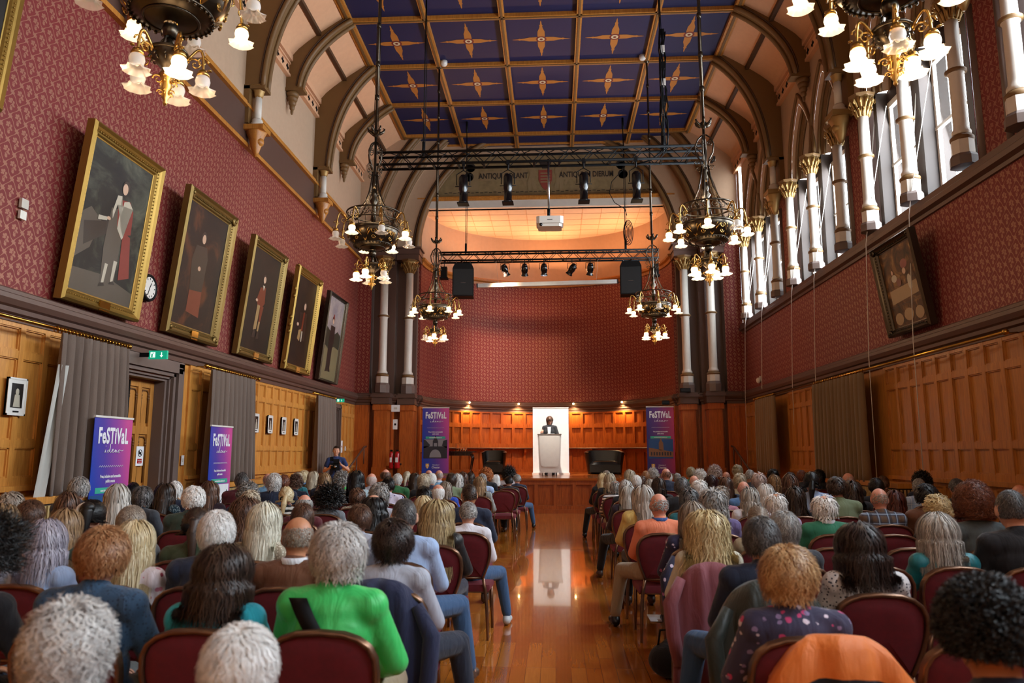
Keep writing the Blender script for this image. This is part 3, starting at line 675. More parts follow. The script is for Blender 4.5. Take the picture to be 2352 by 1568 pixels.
# ================================================================ CHANDELIERS
def scroll(b, c, r, turns, a0, plane, rad, sgn=1, n=16):    # spiral in a plane given by two vectors
    u, v = Vector(plane[0]), Vector(plane[1]); c = Vector(c)
    b.tube([c + (u*math.cos(a0+sgn*2*PI*turns*i/n) + v*math.sin(a0+sgn*2*PI*turns*i/n))*r*(1-.8*i/n) for i in range(n+1)], [rad*(1-.4*i/n) for i in range(n+1)], 5)
def make_arm(r0, z0, r1, z1, up, parent, ang, lit, thick=.013):
    ca, sa = math.cos(ang), math.sin(ang); P = lambda r, z: (r*ca, r*sa, z)
    b = MB(); n = 12; pts = []
    for i in range(n+1):        # rises from the rim, arches over, drops to the lamp
        u = i/n; pts.append(P(r0+(r1-r0)*(u**.85)+.03*math.sin(PI*u), z0+(z1-z0)*u**2.2+up*math.sin(PI*min(1, u*1.05))))
    b.tube(pts, thick, 6); scroll(b, P(r1-.01, z1+up*.9), .045, 1.3, 0, ((ca,sa,0),(0,0,1)), .008); scroll(b, P(r0+.06, z0-.02), .05, 1.3, PI, ((ca,sa,0),(0,0,1)), .008, -1)
    b.ball(P(r1+.045, z1+.05), (.02,.02,.01), 6, 5); b.lathe([(.012,.05),(.034,.035),(.05,.0),(.04,-.01)], 10, P(r1, z1))
    arm = b.build('arm', 'bronzelt', parent)
    s_ = MB(); s_.lathe([(.03,.0),(.05,-.02),(.056,-.05),(.048,-.085),(.052,-.105),(.088,-.13),(.098,-.135)], 24, P(r1, z1), flute=.0, cap=False)
    # fluted lip
    for i in range(24*5, 24*7):
        x, y, z = s_.v[i]; cx_, cy_ = r1*ca, r1*sa; k = i % 24; f = 1+.12*math.cos(PI*k/1.5*1.0); s_.v[i] = (cx_+(x-cx_)*f, cy_+(y-cy_)*f, z+.008*math.cos(2*PI*k/3))
    s_.build('lamp_shade', 'shade' if lit else 'shade_off', arm)
    q = MB(); q.ball(P(r1, z1-.065), (.024,.024,.034), 8, 6); q.build('bulb', 'bulb' if lit else 'bulb_off', arm)
    return arm
def make_chandelier(lit):
    t_ = empty('chandelier', (0,0,0), 0)
    H = ZC-4.15
    b = MB(); b.tube([(0,0,2.72),(0,0,H)], .022, 8)
    for z in (3.3, 3.9, 4.6, 5.3, 6.0, 6.7): b.lathe([(.024,-.05),(.04,-.03),(.04,.03),(.024,.05)], 10, (0,0,z))
    b.tube([(.035,.02,2.75),(.03,0,4.6),(.025,0,H)], .006, 5); b.tube([(-.035,.01,2.75),(-.03,0,4.6)], .006, 5); b.lathe([(.1,H-.05),(.06,H-.1),(.02,H-.14)], 12); b.build('suspension_rod', 'bronze', t_)
    b = MB()
    for k in range(6):      # flower of metal leaves round the rod
        a = 2*PI*k/6; ca, sa = math.cos(a), math.sin(a); b.tube([(ca*r, sa*r, 2.66+z) for r, z in ((.02,0),(.07,.0),(.12,.04),(.14,.09),(.11,.1))], [.02,.026,.022,.014,.006], 6)
    b.lathe([(.02,2.6),(.05,2.66),(.06,2.7),(.02,2.74)], 10); b.build('rod_flower', 'bronze', t_)
    b = MB()
    for k in range(4):      # cage of scrolls
        a = PI/4+PI/2*k; ca, sa = math.cos(a), math.sin(a); pl = ((ca,sa,0),(0,0,1))
        b.tube([(ca*r, sa*r, z) for r, z in ((.03,2.5),(.1,2.44),(.15,2.32),(.13,2.18),(.07,2.08),(.05,1.98))], .013, 6)
        scroll(b, (ca*.09, sa*.09, 2.34), .06, 1.5, 0, pl, .008); scroll(b, (ca*.13, sa*.13, 2.05), .05, 1.4, PI, pl, .008, -1); scroll(b, (ca*.1, sa*.1, 1.93), .05, 1.4, 0, pl, .008)
    b.tube([(0,0,1.2),(0,0,2.72)], .022, 8); b.build('scroll_cage', 'bronze', t_)
    b = MB(); b.lathe([(.03,1.7),(.05,1.6),(.03,1.56),(.075,1.49),(.03,1.42),(.045,1.3),(.03,1.1)], 12); b.lathe([(.03,1.95),(.045,1.9),(.03,1.85),(.05,1.78),(.03,1.7)], 10); b.build('stem', 'bronze', t_)
    for k in range(4):      # curved straps down to the ring
        a = PI/4+PI/2*k; ca, sa = math.cos(a), math.sin(a); b = MB()
        b.tube([(ca*r, sa*r, z) for r, z in ((.05,1.98),(.075,1.8),(.12,1.6),(.2,1.42),(.3,1.3),(.42,1.25))], .014, 6)
        b.tube([(ca*r, sa*r, z) for r, z in ((.03,1.9),(.06,1.6),(.13,1.4),(.22,1.3))], .008, 5); scroll(b, (ca*.14, sa*.14, 1.42), .06, 1.5, 0, ((ca,sa,0),(0,0,1)), .007); scroll(b, (ca*.08, sa*.08, 1.62), .04, 1.4, 0, ((ca,sa,0),(0,0,1)), .006)
        b.build('strap', 'bronze', t_)
    def ringt(b, r, z, rad, n=40): b.tube([(r*math.cos(2*PI*i/n), r*math.sin(2*PI*i/n), z) for i in range(n)], rad, 6, closed=True)
    b = MB(); ringt(b, .43, 1.28, .014); ringt(b, .42, 1.13, .012); ringt(b, .4, 1.0, .012)
    for k in range(20):     # openwork scrolls in the upper band
        a = 2*PI*k/20; ca, sa = math.cos(a), math.sin(a); scroll(b, (ca*.425, sa*.425, 1.205), .06, 1.3, k*PI, ((-sa,ca,0),(0,0,1)), .007, 1 if k % 2 else -1, 12)
        b.tube([(ca*.42, sa*.42, 1.13), (ca*.4, sa*.4, 1.0)], .006, 5)
    b.build('upper_ring', 'bronze', t_)
    b = MB(); b.lathe([(.41,1.0),(.42,.97),(.405,.9),(.36,.8),(.28,.73),(.16,.69),(.05,.67)], 40, cap=False); ringt(b, .415, .98, .018); ringt(b, .3, .745, .012); ringt(b, .2, .7, .01)
    for k in range(36): a = 2*PI*k/36; b.ball((.3*math.cos(a), .3*math.sin(a), .725), .015, 6, 4)
    b.build('bowl', 'bronze', t_)
    b = MB()
    for k in range(8):      # gilded palmettes on the bowl
        a0 = 2*PI*k/8+PI/8
        for j in range(-3, 4):
            a = a0+j*.075; sp = 1-.1*abs(j)
            pts = [((.30+.1*u)*math.cos(a0+(a-a0)*u*1.3), (.30+.1*u)*math.sin(a0+(a-a0)*u*1.3), .75+.22*u*sp) for u in (0,.3,.6,.85,1)]
            b.tube([(x*1.03, y*1.03, z) for x, y, z in pts], [.008,.012,.013,.011,.005], 5)
        a = a0+PI/8; ca, sa = math.cos(a), math.sin(a); scroll(b, (ca*.4, sa*.4, .88), .05, 1.4, 0, ((-sa,ca,0),(0,0,1)), .009); scroll(b, (ca*.37, sa*.37, .8), .035, 1.3, 0, ((-sa,ca,0),(0,0,1)), .008, -1)
    b.build('palmette_band', 'bronzelt', t_)
    b = MB(); b.lathe([(.02,.68),(.05,.66),(.062,.61),(.05,.56),(.02,.54)], 12)
    for k in range(4): a = PI/2*k; ca, sa = math.cos(a), math.sin(a); b.tube([(ca*r, sa*r, z) for r, z in ((.02,.56),(.06,.53),(.075,.47),(.07,.42))], .01, 6)
    b.lathe([(.02,.54),(.03,.48),(.015,.42)], 8); ringt(b, .13, .43, .014, 28); b.lathe([(.125,.42),(.11,.36),(.06,.31),(.03,.28)], 20, cap=False)
    for k in range(10): a = 2*PI*k/10; ca, sa = math.cos(a), math.sin(a); scroll(b, (ca*.1, sa*.1, .36), .035, 1.2, 0, ((ca,sa,0),(0,0,1)), .008)
    b.build('lower_ring', 'bronze', t_)
    b = MB(); b.lathe([(.03,.3),(.055,.24),(.03,.19),(.04,.14),(.02,.1),(.028,.07),(.012,.04),(.016,.02),(.004,0)], 10, flute=.12, fn=5)
    for k in range(5): a = 2*PI*k/5; ca, sa = math.cos(a), math.sin(a); scroll(b, (ca*.06, sa*.06, .2), .04, 1.2, 0, ((ca,sa,0),(0,0,1)), .008); scroll(b, (ca*.04, sa*.04, .1), .025, 1.2, 0, ((ca,sa,0),(0,0,1)), .006)
    b.build('finial', 'bronzelt', t_)
    for k in range(8): make_arm(.42, 1.12, .6, .92, .14, t_, 2*PI*k/8+.2, lit[k])
    for k in range(5): make_arm(.13, .4, .25, .3, .12, t_, 2*PI*k/5+.5, lit[8+k], .011)
    return t_
CH = [((-2.91, 5.1), 'nearest left chandelier, only its lower part in the frame', '0101001100001'), ((2.46, 5.1), 'nearest right chandelier, only its lower part in the frame', '1011010111101'),
      ((-2.91, 11.5), 'middle left bronze chandelier before the left columns', '0110010100110'), ((2.46, 11.5), 'middle right bronze chandelier beside the truss end', '1111110111111'),
      ((-2.91, 17.9), 'far left bronze chandelier before the left loudspeaker', '1111111101011'), ((2.46, 17.9), 'far right bronze chandelier before the right loudspeaker', '1111101111111')]
proto = make_chandelier([c == '1' for c in CH[0][2]])
for i, ((x, y), lab, pat) in enumerate(CH):
    o = proto if i == 0 else copy_tree(proto); o.location = (x, y, 4.15); o.rotation_euler.z = .13*i
    tag(o, lab, 'chandelier', 'bronze chandeliers with glass flower lamps')
    arms = [k for k in KIDS[o] if k.name.startswith('arm')]
    for a, c in zip(arms, pat):
        for k in KIDS[a]:
            nm = ('shade' if c == '1' else 'shade_off') if k.name.startswith('lamp') else ('bulb' if c == '1' else 'bulb_off')
            k.material_slots[0].link = 'OBJECT'; k.material_slots[0].material = M[nm]
    for dz, e in ((.86-.1, 0), (1.5, CHAND_E), (.05, CHAND_E*.7)):
        if e: light('chandelier_glow', 'POINT', (x, y, 4.15+dz), (0,0,0), e, (1, .70, .40), shadow_soft_size=.3)

# ================================================================ TRUSSES AND THEIR LAMPS
def truss(x0, x1, y, z, label):
    t_ = empty('lighting_truss', ((x0+x1)/2, y, z), 0, label, 'truss', 'black lighting trusses'); L = x1-x0; h = .13
    for (yy_, zz) in ((-h,0),(h,0),(-h,.25),(h,.25)): b = MB(); b.tube([(-L/2,yy_,zz),(L/2,yy_,zz)], .028, 8); b.build('chord', 'black', t_)
    n = int(L/.24); b = MB()
    for i in range(n):
        a, c = -L/2+L*i/n, -L/2+L*(i+1)/n; p, q = (0, .25) if i % 2 else (.25, 0)
        b.tube([(a,h,p),(c,h,q)], .009, 5, False); b.tube([(a,-h if i % 2 else h,.25),(c,h if i % 2 else -h,.25)], .009, 5, False); b.tube([(a,-h,p),(c,-h,q)], .009, 5, False)
    b.build('lacing', 'black', t_)
    for i in range(int(L/.5)+1): a = -L/2+.15+i*.5; b = MB(); b.box(a-.02,-h-.01,-.02,a+.02,h,.02); b.build('cross_bar', 'black', t_)
    return t_
truss(-3.5, 3.0, 14.0, 7.24, 'nearer black box truss with long spotlights, between the middle chandeliers')
truss(-3.35, 3.1, 21.3, 7.2, 'farther black box truss over the stage, holding the loudspeakers')
for x, y, lab in ((-2.57, 14, 'left cable of the nearer truss'), (2.2, 14, 'right cable of the nearer truss'), (-2.58, 21.3, 'left cable of the farther truss'), (2.15, 21.3, 'right cable of the farther truss')):
    b = MB(); b.tube([(x,y,7.5),(x,y,ZC)], .012, 6); b.tube([(x+.03,y,7.5),(x+.04,y,9.5),(x,y,ZC)], .008, 5); b.tube([(x,y,7.45),(x,y,7.75)], .03, 6); b.tube([(x,y,ZC-.35),(x,y,ZC)], .035, 6)
    tag(b.build('suspension_cable', 'black'), 'black suspension cable, ' + lab, 'cable', 'black truss cables')
t_ = empty('cable_bundle', (2.25, 14.1, 8.2), 0, 'untidy bundle of black cables and plugs hanging above the nearer truss', 'cables')
b = MB()
for k in range(6):
    pts = [(.06*math.sin(k*2+i*.9)+.03*R.uniform(-1,1), .05*math.cos(k+i), 1.9-i*.32-k*.02) for i in range(9)]; b.tube(pts, .014, 6)
b.tube([(0,0,-.6),(-.1,0,-.75),(-.3,.0,-.9),(-.6,0,-.98)], .016, 6); b.build('cable', 'black', t_)
for k in range(5): b = MB(); b.box(-.05,-.05,.3+.36*k,.05,.05,.44+.36*k); b.build('plug', 'whitepl' if k % 2 else 'black', t_)
t_ = empty('cable_coil', (2.2, 21.2, 7.5), 0, 'coiled black cable looped above the right end of the farther truss', 'cable')
b = MB()
for k in range(5): rx = .05+.022*k; b.tube([(rx*math.sin(2*PI*i/20)+.02*k-.04, .02*k, .5+(.2+.045*k)*math.cos(2*PI*i/20)) for i in range(20)], .012, 5, closed=True)
b.tube([(0,0,1.0),(-.05,0,1.2),(-.35,0,1.4),(-.5,0,1.7),(-.42,0,2.05),(-.1,0,2.4),(-.06,0,2.7)], .012, 5); b.build('cable', 'black', t_)
def profile_spot(x, lab):
    t_ = empty('profile_spotlight', (x, 13.87, 7.2), 0, lab, 'spotlight', 'long black spotlights under the nearer truss')
    b = MB(); b.lathe([(.05,-.22),(.085,-.26),(.09,-.3),(.09,-.52),(.078,-.55),(.078,-.74),(.1,-.78),(.1,-.8)], 14); b.build('body', 'blackgl', t_)
    b = MB(); b.tube([(-.13,0,-.42),(-.13,0,-.2),(0,0,-.12),(.13,0,-.2),(.13,0,-.42)], .01, 5); b.tube([(-.16,0,-.45),(.16,0,-.45)], .009, 5); b.tube([(0,0,-.12),(0,0,.06)], .016, 6); b.box(-.03,-.03,-.02,.03,.03,.07); b.build('yoke', 'black', t_)
    b = MB(); b.box(-.11,-.11,-.82,.11,.11,-.8); b.build('colour_frame', 'black', t_)
    b = MB(); b.lathe([(.07,-.795),(.0,-.77)], 12); b.build('lens', 'steel', t_)
for x, wh in ((-1.74, 'leftmost'), (-.86, 'second from left'), (.62, 'second from right'), (1.64, 'rightmost')): profile_spot(x, 'long black profile spotlight, %s of the four under the nearer truss' % wh)
M['parlit'] = emit('lit lamp face', 'fff0d0', 60); M['pardim'] = plain('dark lamp face', '3a3a40', .1)
def par(x, tilt, lit, lab, mat='blackgl'):
    t_ = empty('stage_lamp', (x, 21.17, 7.12), 0, lab, 'stage lamp', 'short black stage lamps under the farther truss')
    m = Matrix.Translation((0,0,-.22)) @ Matrix.Rotation(tilt, 4, 'Y') @ Matrix.Rotation(.45, 4, 'X')
    b = MB(); b.lathe([(.03,.15),(.08,.12),(.1,.06),(.1,-.05),(.085,-.08),(.085,-.14),(.11,-.17),(.11,-.19)], 14, mtx=m, cap=False); b.ball((0,0,.13),(.08,.08,.04),10,6,mtx=m); b.build('body', mat, t_)
    b = MB(); b.tube([(-.13,0,-.22),(-.13,0,-.04),(.13,0,-.04),(.13,0,-.22)], .01, 5); b.tube([(0,0,-.04),(0,0,.1)], .014, 6); b.build('yoke', 'black', t_)
    b = MB(); b.lathe([(.09,-.15),(0.0,-.14)], 12, mtx=m); b.build('lens', 'parlit' if lit else 'pardim', t_)
par(-1.40, -.35, 1, 'lit stage lamp tilted down, leftmost of the row under the farther truss'); par(-.82, 0, 0, 'unlit upright stage lamp, second of the row under the farther truss')
par(-.25, .0, 1, 'stage lamp glowing white, middle of the row under the farther truss'); par(.57, .6, 0, 'stage lamp twisted sideways, fourth of the row under the farther truss'); par(1.1, .1, 0, 'unlit stage lamp, rightmost of the row under the farther truss')
for x, sd in ((-3.2, 'left'), (2.98, 'right')):
    t_ = empty('flood_lamp', (x, 21.17, 7.1), 0, 'small black flood lamp at the %s end of the farther truss' % sd, 'stage lamp'); b = MB(); b.box(-.09,-.09,-.42,.09,.09,-.1); b.box(-.12,-.12,-.46,.12,.12,-.42); b.build('housing', 'black', t_); b = MB(); b.tube([(0,0,-.1),(0,0,.12)], .014, 6); b.build('clamp', 'black', t_)
M['grille'] = plain('black speaker grille', '121214', .75)
for x, sd, rz in ((-2.63, 'left', .1), (2.27, 'right', -.1)):
    t_ = empty('loudspeaker', (x, 21.17, 6.08), rz, 'big black loudspeaker hung from the %s end of the farther truss' % sd, 'loudspeaker', 'hung black loudspeakers')
    b = MB(); b.prism([(-.31,0),(.31,0),(.31,.82),(.24,.98),(-.24,.98),(-.31,.82)], -.24, .24, lambda u, v, w_: (u, w_, v)); b.build('cabinet', 'black', t_)
    b = MB(); b.box(-.28,-.252,.03,.28,-.24,.8); b.build('grille', 'grille', t_); b = MB(); b.box(-.07,-.256,.38,.07,-.252,.395); b.build('badge', 'steel', t_)
    for dx in (-.2, .2): b = MB(); b.tube([(dx,0,.97),(dx,0,1.13)], .008, 5); b.build('hanging_wire', 'steel', t_)
t_ = empty('projector', (-.045, 13.87, 5.86), 0, 'white ceiling projector hung on a steel pole from the nearer truss', 'projector')
b = MB(); P8 = [(-.26,-.16),(-.2,-.2),(.2,-.2),(.26,-.16),(.26,.16),(.2,.2),(-.2,.2),(-.26,.16)]; b.prism(P8, .06, .2, lambda u, v, w_: (u, v, w_)); b.prism([(x*.88, y*.88) for x, y in P8], -.0, .06, lambda u, v, w_: (u, v, w_)); b.build('casing', 'whitepl', t_)
b = MB(); b.tube([(-.02,0,.2),(-.02,0,.4)], .03, 8).mat(1).tube([(-.02,0,.38),(-.02,0,1.42)], .02, 10); b.build('pole', ['black', 'steel'], t_)
b = MB(); b.box(-.05,-.206,.12,.05,-.2,.13); b.build('name_strip', 'black', t_); b = MB(); b.tube([(-.17,-.17,.03),(-.17,-.21,.03)], .03, 10); b.build('lens', 'blackgl', t_)
t_ = empty('projection_screen', (-.17, 22.2, 6.7), 0, 'white rolled projection screen case hung level across the stage opening', 'projection screen'); m = Matrix.Rotation(-.018, 4, 'Y')
b = MB(); b.box(-2.14,-.06,-.06,2.14,.06,.06, m); b.build('case', 'whitepl', t_)
for x in (-2.15, 2.15): b = MB(); b.box(x-.02,-.065,-.065,x+.02,.065,.065, m); b.build('end_cap', 'steel', t_)
for x in (-1.5, 1.5): b = MB(); b.tube([(x,0,.05),(x,-.98,.5)], .004, 4); b.build('hanging_wire', 'rope', t_)

# ================================================================ PICTURES
def ramp_mat(name, stops, sc, rough=.35, dist=1.5, seed=0, gz=None):
    t = NT(name); p = t.mapv(t.coord(), loc=(seed, seed*2, seed)); n_ = t.noise(p, sc, 5, .6, dist); c = t.ramp(n_, stops)
    n2 = t.noise(p, 14, 3); c = t.mix(t.math('MULTIPLY', n2, .35), c, (0.01,.008,.006)); t.out(Base_Color=c, Roughness=max(rough, .5), Specular_IOR_Level=.3); return t.m
M['skin_paint'] = plain('painted flesh', 'c9a58a', .4); M['redp'] = plain('painted scarlet robe', '7e2018', .4); M['whitep'] = plain('painted ermine', 'b9b09c', .4); M['darkp'] = plain('painted dark cloth', '1c1512', .4); M['greyp'] = plain('painted grey gown', '4c443a', .4); M['orp'] = plain('painted rust coat', '6e2a14', .4); M['buff'] = plain('painted buff breeches', '9a7c50', .4); M['hairp'] = plain('painted brown hair', '2c1c12', .5); M['landp'] = plain('painted dark hedge', '2a2c1e', .5); M['fieldp'] = plain('painted field', '7a7050', .5)
PM = ['skin_paint', 'redp', 'whitep', 'darkp', 'greyp', 'orp', 'buff', 'hairp', 'landp', 'fieldp']
PMI = {k: i+1 for i, k in enumerate(PM)}
def picture(name, y0, y1, z0, z1, xb, lean, fw, fmat, bgm, fig, label, side=1, plate=None, corner=False, group=None):
    t_ = empty('framed_portrait', (xb, (y0+y1)/2, z0), 0, label, 'painting', group); W, Hh = y1-y0, z1-z0
    ang = math.atan2(lean, Hh)*side
    # local: u along y, v up the frame, w outwards
    X = Vector((0,1,0)) if side > 0 else Vector((0,-1,0)); V = Vector((math.sin(ang),0,math.cos(ang))); Wn = X.cross(V)
    m = Matrix(((X.x,V.x,Wn.x,0),(X.y,V.y,Wn.y,0),(X.z,V.z,Wn.z,0),(0,0,0,1)))
    b = MB()
    prof = [(0,0),(0,.1),(.18,.13),(.35,.1),(.5,.085),(.65,.06),(.8,.065),(.9,.04),(1,.035),(1,0)]
    loops = [[(-W/2+d*fw,d*fw,h),(W/2-d*fw,d*fw,h),(W/2-d*fw,Hh-d*fw,h),(-W/2+d*fw,Hh-d*fw,h),(-W/2+d*fw,d*fw,h)] for d, h in prof]
    b.sheet(loops, False, mtx=m)
    for q in range(4):      # bead course round the frame
        pa, pb = [(-W/2+fw*.6,fw*.6),(W/2-fw*.6,fw*.6),(W/2-fw*.6,Hh-fw*.6),(-W/2+fw*.6,Hh-fw*.6)][q], [(W/2-fw*.6,fw*.6),(W/2-fw*.6,Hh-fw*.6),(-W/2+fw*.6,Hh-fw*.6),(-W/2+fw*.6,fw*.6)][q]
        L = math.dist(pa, pb); n_ = int(L/.05)
        for k in range(n_): u = (k+.5)/n_; b.ball((pa[0]+(pb[0]-pa[0])*u, pa[1]+(pb[1]-pa[1])*u, .075), (.012,.012,.01), 5, 4, m)
    if corner:
        for sx in (-1, 1):
            for yy_ in (fw*.5, Hh-fw*.5): b.ball((sx*(W/2-fw*.5), yy_, .09), (fw*.45,fw*.45,.03), 10, 6, m); b.ball((sx*(W/2-fw*.5), yy_, .12), (fw*.2,fw*.2,.02), 8, 5, m)
    if corner == 2:
        for k in range(22):
            a = R.uniform(0, 1); s_ = R.choice((-1, 1)); b.ball((s_*(W/2-.01), a*Hh, .07), (.04,.06,.04), 6, 5, m)
        for k in range(12): b.ball((R.uniform(-.5,.5)*W, Hh-.01, .07), (.07,.035,.04), 6, 5, m)
    b.build('frame', fmat, t_)
    cw, chh = W-2*fw, Hh-2*fw
    c = MB(); c.add([(-cw/2-.01,fw-.01,.03),(cw/2+.01,fw-.01,.03),(cw/2+.01,Hh-fw+.01,.03),(-cw/2-.01,Hh-fw+.01,.03)], [(0,1,2,3)], mtx=m)
    d = [.0315]
    for mat_, poly in fig:      # painted shapes, u and v from 0 to 1 over the canvas
        d[0] += .0004; pts = [(-cw/2+u*cw, fw+v*chh, d[0]) for u, v in poly]; c.mat(PMI[mat_]).add(pts, [tuple(range(len(pts)))], mtx=m)
    c.build('canvas', [bgm]+PM, t_)
    if plate:
        b = MB(); b.box(-.11, .0, .1, .11, fw*.75, .12, m); b.build('name_plate', 'brass' if plate == 1 else 'goldline', t_)
    return t_
def oval(cx_, cy_, rx, ry, n=14): return [(cx_+rx*math.cos(2*PI*i/n), cy_+ry*math.sin(2*PI*i/n)) for i in range(n)]
bg1 = ramp_mat('cloudy slate portrait ground', [(.3,'101016'),(.5,'22221f'),(.64,'4a4c40'),(.8,'6a6c58')], 1.1, seed=3); bg2 = ramp_mat('brown smoky portrait ground', [(.3,'100a08'),(.55,'28160e'),(.75,'6a3818')], 1.0, seed=5)
bg3 = ramp_mat('umber portrait ground', [(.3,'0e0806'),(.6,'20120a'),(.8,'3a2212')], 1.3, seed=9); bg4 = ramp_mat('dark sepia portrait ground', [(.3,'0c0806'),(.7,'2a180a')], 1.3, seed=12); bg5 = ramp_mat('evening sky landscape', [(.35,'8a7f86'),(.6,'b8a8a0')], .8, seed=2)
LG = 'large portraits leaning over the left cornice'
F1 = [('greyp',[(0,0),(1,0),(1,.1),(.5,.16),(0,.14)]),('greyp',[(.0,.2),(.2,.3),(.3,.5),(.12,.56),(0,.5)]),('darkp',[(.05,.45),(.4,.52),(.5,.62),(.45,.45),(.1,.3)]),('greyp',[(.42,.62),(.6,.64),(.66,.45),(.66,.14),(.44,.12),(.4,.35)]),
      ('redp',[(.5,.7),(.7,.72),(.78,.66),(.8,.5),(.62,.46),(.55,.52)]),('redp',[(.66,.5),(.8,.48),(.9,.2),(.72,.16)]),('whitep',[(.48,.72),(.55,.73),(.56,.5),(.66,.44),(.68,.46),(.58,.54),(.6,.7),(.68,.72),(.76,.68),(.72,.65),(.5,.66),(.46,.55),(.44,.6)]),('whitep',[(.46,.1),(.5,.1),(.52,.24),(.47,.24)]),('whitep',[(.6,.13),(.64,.13),(.66,.28),(.6,.28)]),
      ('darkp',[(.42,.07),(.52,.09),(.5,.11),(.44,.1)]),('darkp',[(.58,.11),(.68,.12),(.64,.14),(.6,.13)]),('hairp',oval(.59,.80,.06,.045)),('skin_paint',oval(.58,.785,.045,.04)),('whitep',[(.24,.5),(.38,.52),(.38,.545),(.24,.53)]),('skin_paint',oval(.4,.54,.03,.012))]
F2 = [('darkp',[(.3,.68),(.56,.7),(.62,.6),(.6,.3),(.3,.28),(.24,.55)]),('hairp',oval(.45,.77,.06,.05)),('skin_paint',oval(.455,.755,.045,.04)),('skin_paint',oval(.45,.5,.035,.02)),('orp',[(.3,.3),(.6,.32),(.62,.1),(.3,.12)])]
F3 = [('orp',[(.42,.64),(.6,.66),(.64,.5),(.58,.46),(.4,.46),(.34,.5)]),('buff',[(.4,.46),(.5,.46),(.48,.22),(.38,.2)]),('orp',[(.5,.46),(.62,.46),(.58,.3),(.52,.3)]),('buff',[(.52,.3),(.58,.3),(.56,.2),(.51,.2)]),('hairp',oval(.52,.745,.06,.04)),('skin_paint',oval(.52,.73,.045,.035)),('whitep',[(.48,.67),(.56,.67),(.53,.62)]),('skin_paint',oval(.35,.5,.04,.015)),('darkp',[(.36,.12),(.46,.13),(.46,.2),(.38,.2)]),('darkp',[(.5,.12),(.6,.13),(.57,.2),(.51,.2)])]
F4 = [('darkp',[(.36,.6),(.7,.62),(.75,.3),(.4,.28)]),('hairp',oval(.56,.7,.07,.04)),('skin_paint',oval(.56,.685,.05,.04)),('orp',[(.53,.62),(.6,.62),(.58,.4),(.5,.4)]),('buff',[(.4,.4),(.52,.42),(.5,.28),(.38,.3)]),('whitep',[(.54,.4),(.6,.4),(.6,.28),(.56,.28)]),('skin_paint',oval(.32,.46,.05,.02))]
F5 = [('fieldp',[(0,0),(1,0),(1,.45),(0,.42)]),('landp',[(0,.38),(.2,.4),(.4,.36),(.7,.42),(1,.4),(1,.58),(.8,.62),(.6,.56),(.3,.6),(.1,.64),(0,.6)]),('darkp',[(.38,.66),(.62,.66),(.66,.5),(.6,.4),(.6,.12),(.38,.12),(.36,.45)]),('hairp',oval(.48,.74,.06,.04)),('skin_paint',oval(.48,.715,.045,.035)),('redp',[(.44,.75),(.52,.75),(.5,.8),(.46,.8)]),('fieldp',[(0,0),(1,0),(1,.1),(0,.12)]),('darkp',[(.34,.09),(.48,.1),(.48,.13),(.36,.12)]),('darkp',[(.5,.1),(.64,.1),(.62,.13),(.5,.13)])]
picture('p', 8.42, 10.1, 3.42, 5.72, XL+.06, .24, .17, 'gold', bg1, F1, 'largest gold framed portrait of a robed man in red and ermine, beside the clock', 1, 1, False, LG)
picture('p', 10.86, 12.6, 3.42, 5.78, XL+.06, .26, .19, 'golddk', bg2, F2, 'gold framed portrait of a standing man in dark clothes, second from the left', 1, 1, True, LG)
picture('p', 13.42, 15.15, 3.42, 5.74, XL+.06, .26, .17, 'golddk', bg3, F3, 'gold framed portrait of a standing man in a rust coat, third from left', 1, 2, True, LG)
picture('p', 15.9, 17.55, 3.42, 5.78, XL+.06, .26, .16, 'gold', bg4, F4, 'portrait in a knobbly carved gold frame, fourth from left', 1, 2, 2, LG)
picture('p', 18.3, 19.9, 3.42, 5.72, XL+.06, .24, .07, 'bronze', bg5, F5, 'portrait of a dark uniformed figure outdoors in a thin frame, farthest along the wall', 1, 0, False, LG)
picture('p', 5.5, 7.2, 5.2, 7.4, XL+.06, .2, .13, 'gold', bg4, F2, 'corner of a gold framed picture at the upper left edge', 1)
bg6 = ramp_mat('old mottled panel painting', [(.3,'1e140c'),(.5,'5a3a1e'),(.62,'8a6236'),(.75,'b08a58')], 3.2, seed=8, rough=.5)
F6 = [('whitep',oval(.3,.62,.08,.05)),('redp',oval(.65,.75,.1,.06)),('skin_paint',oval(.62,.66,.05,.04)),('buff',[(.1,.3),(.9,.34),(.9,.5),(.1,.48)]),('buff',oval(.2,.1,.12,.08)),('buff',oval(.5,.12,.14,.08)),('buff',oval(.8,.1,.12,.08)),('darkp',[(0,.26),(1,.27),(1,.275),(0,.265)]),('orp',oval(.42,.55,.07,.05)),('whitep',oval(.72,.5,.06,.1)),('skin_paint',oval(.28,.7,.03,.03))]
picture('p', 11.05, 12.42, 3.45, 4.95, XR-.06, .22, .13, 'bronze', bg6, F6, 'dark framed old painting leaning from the right wall below the windows', -1, 0, True)
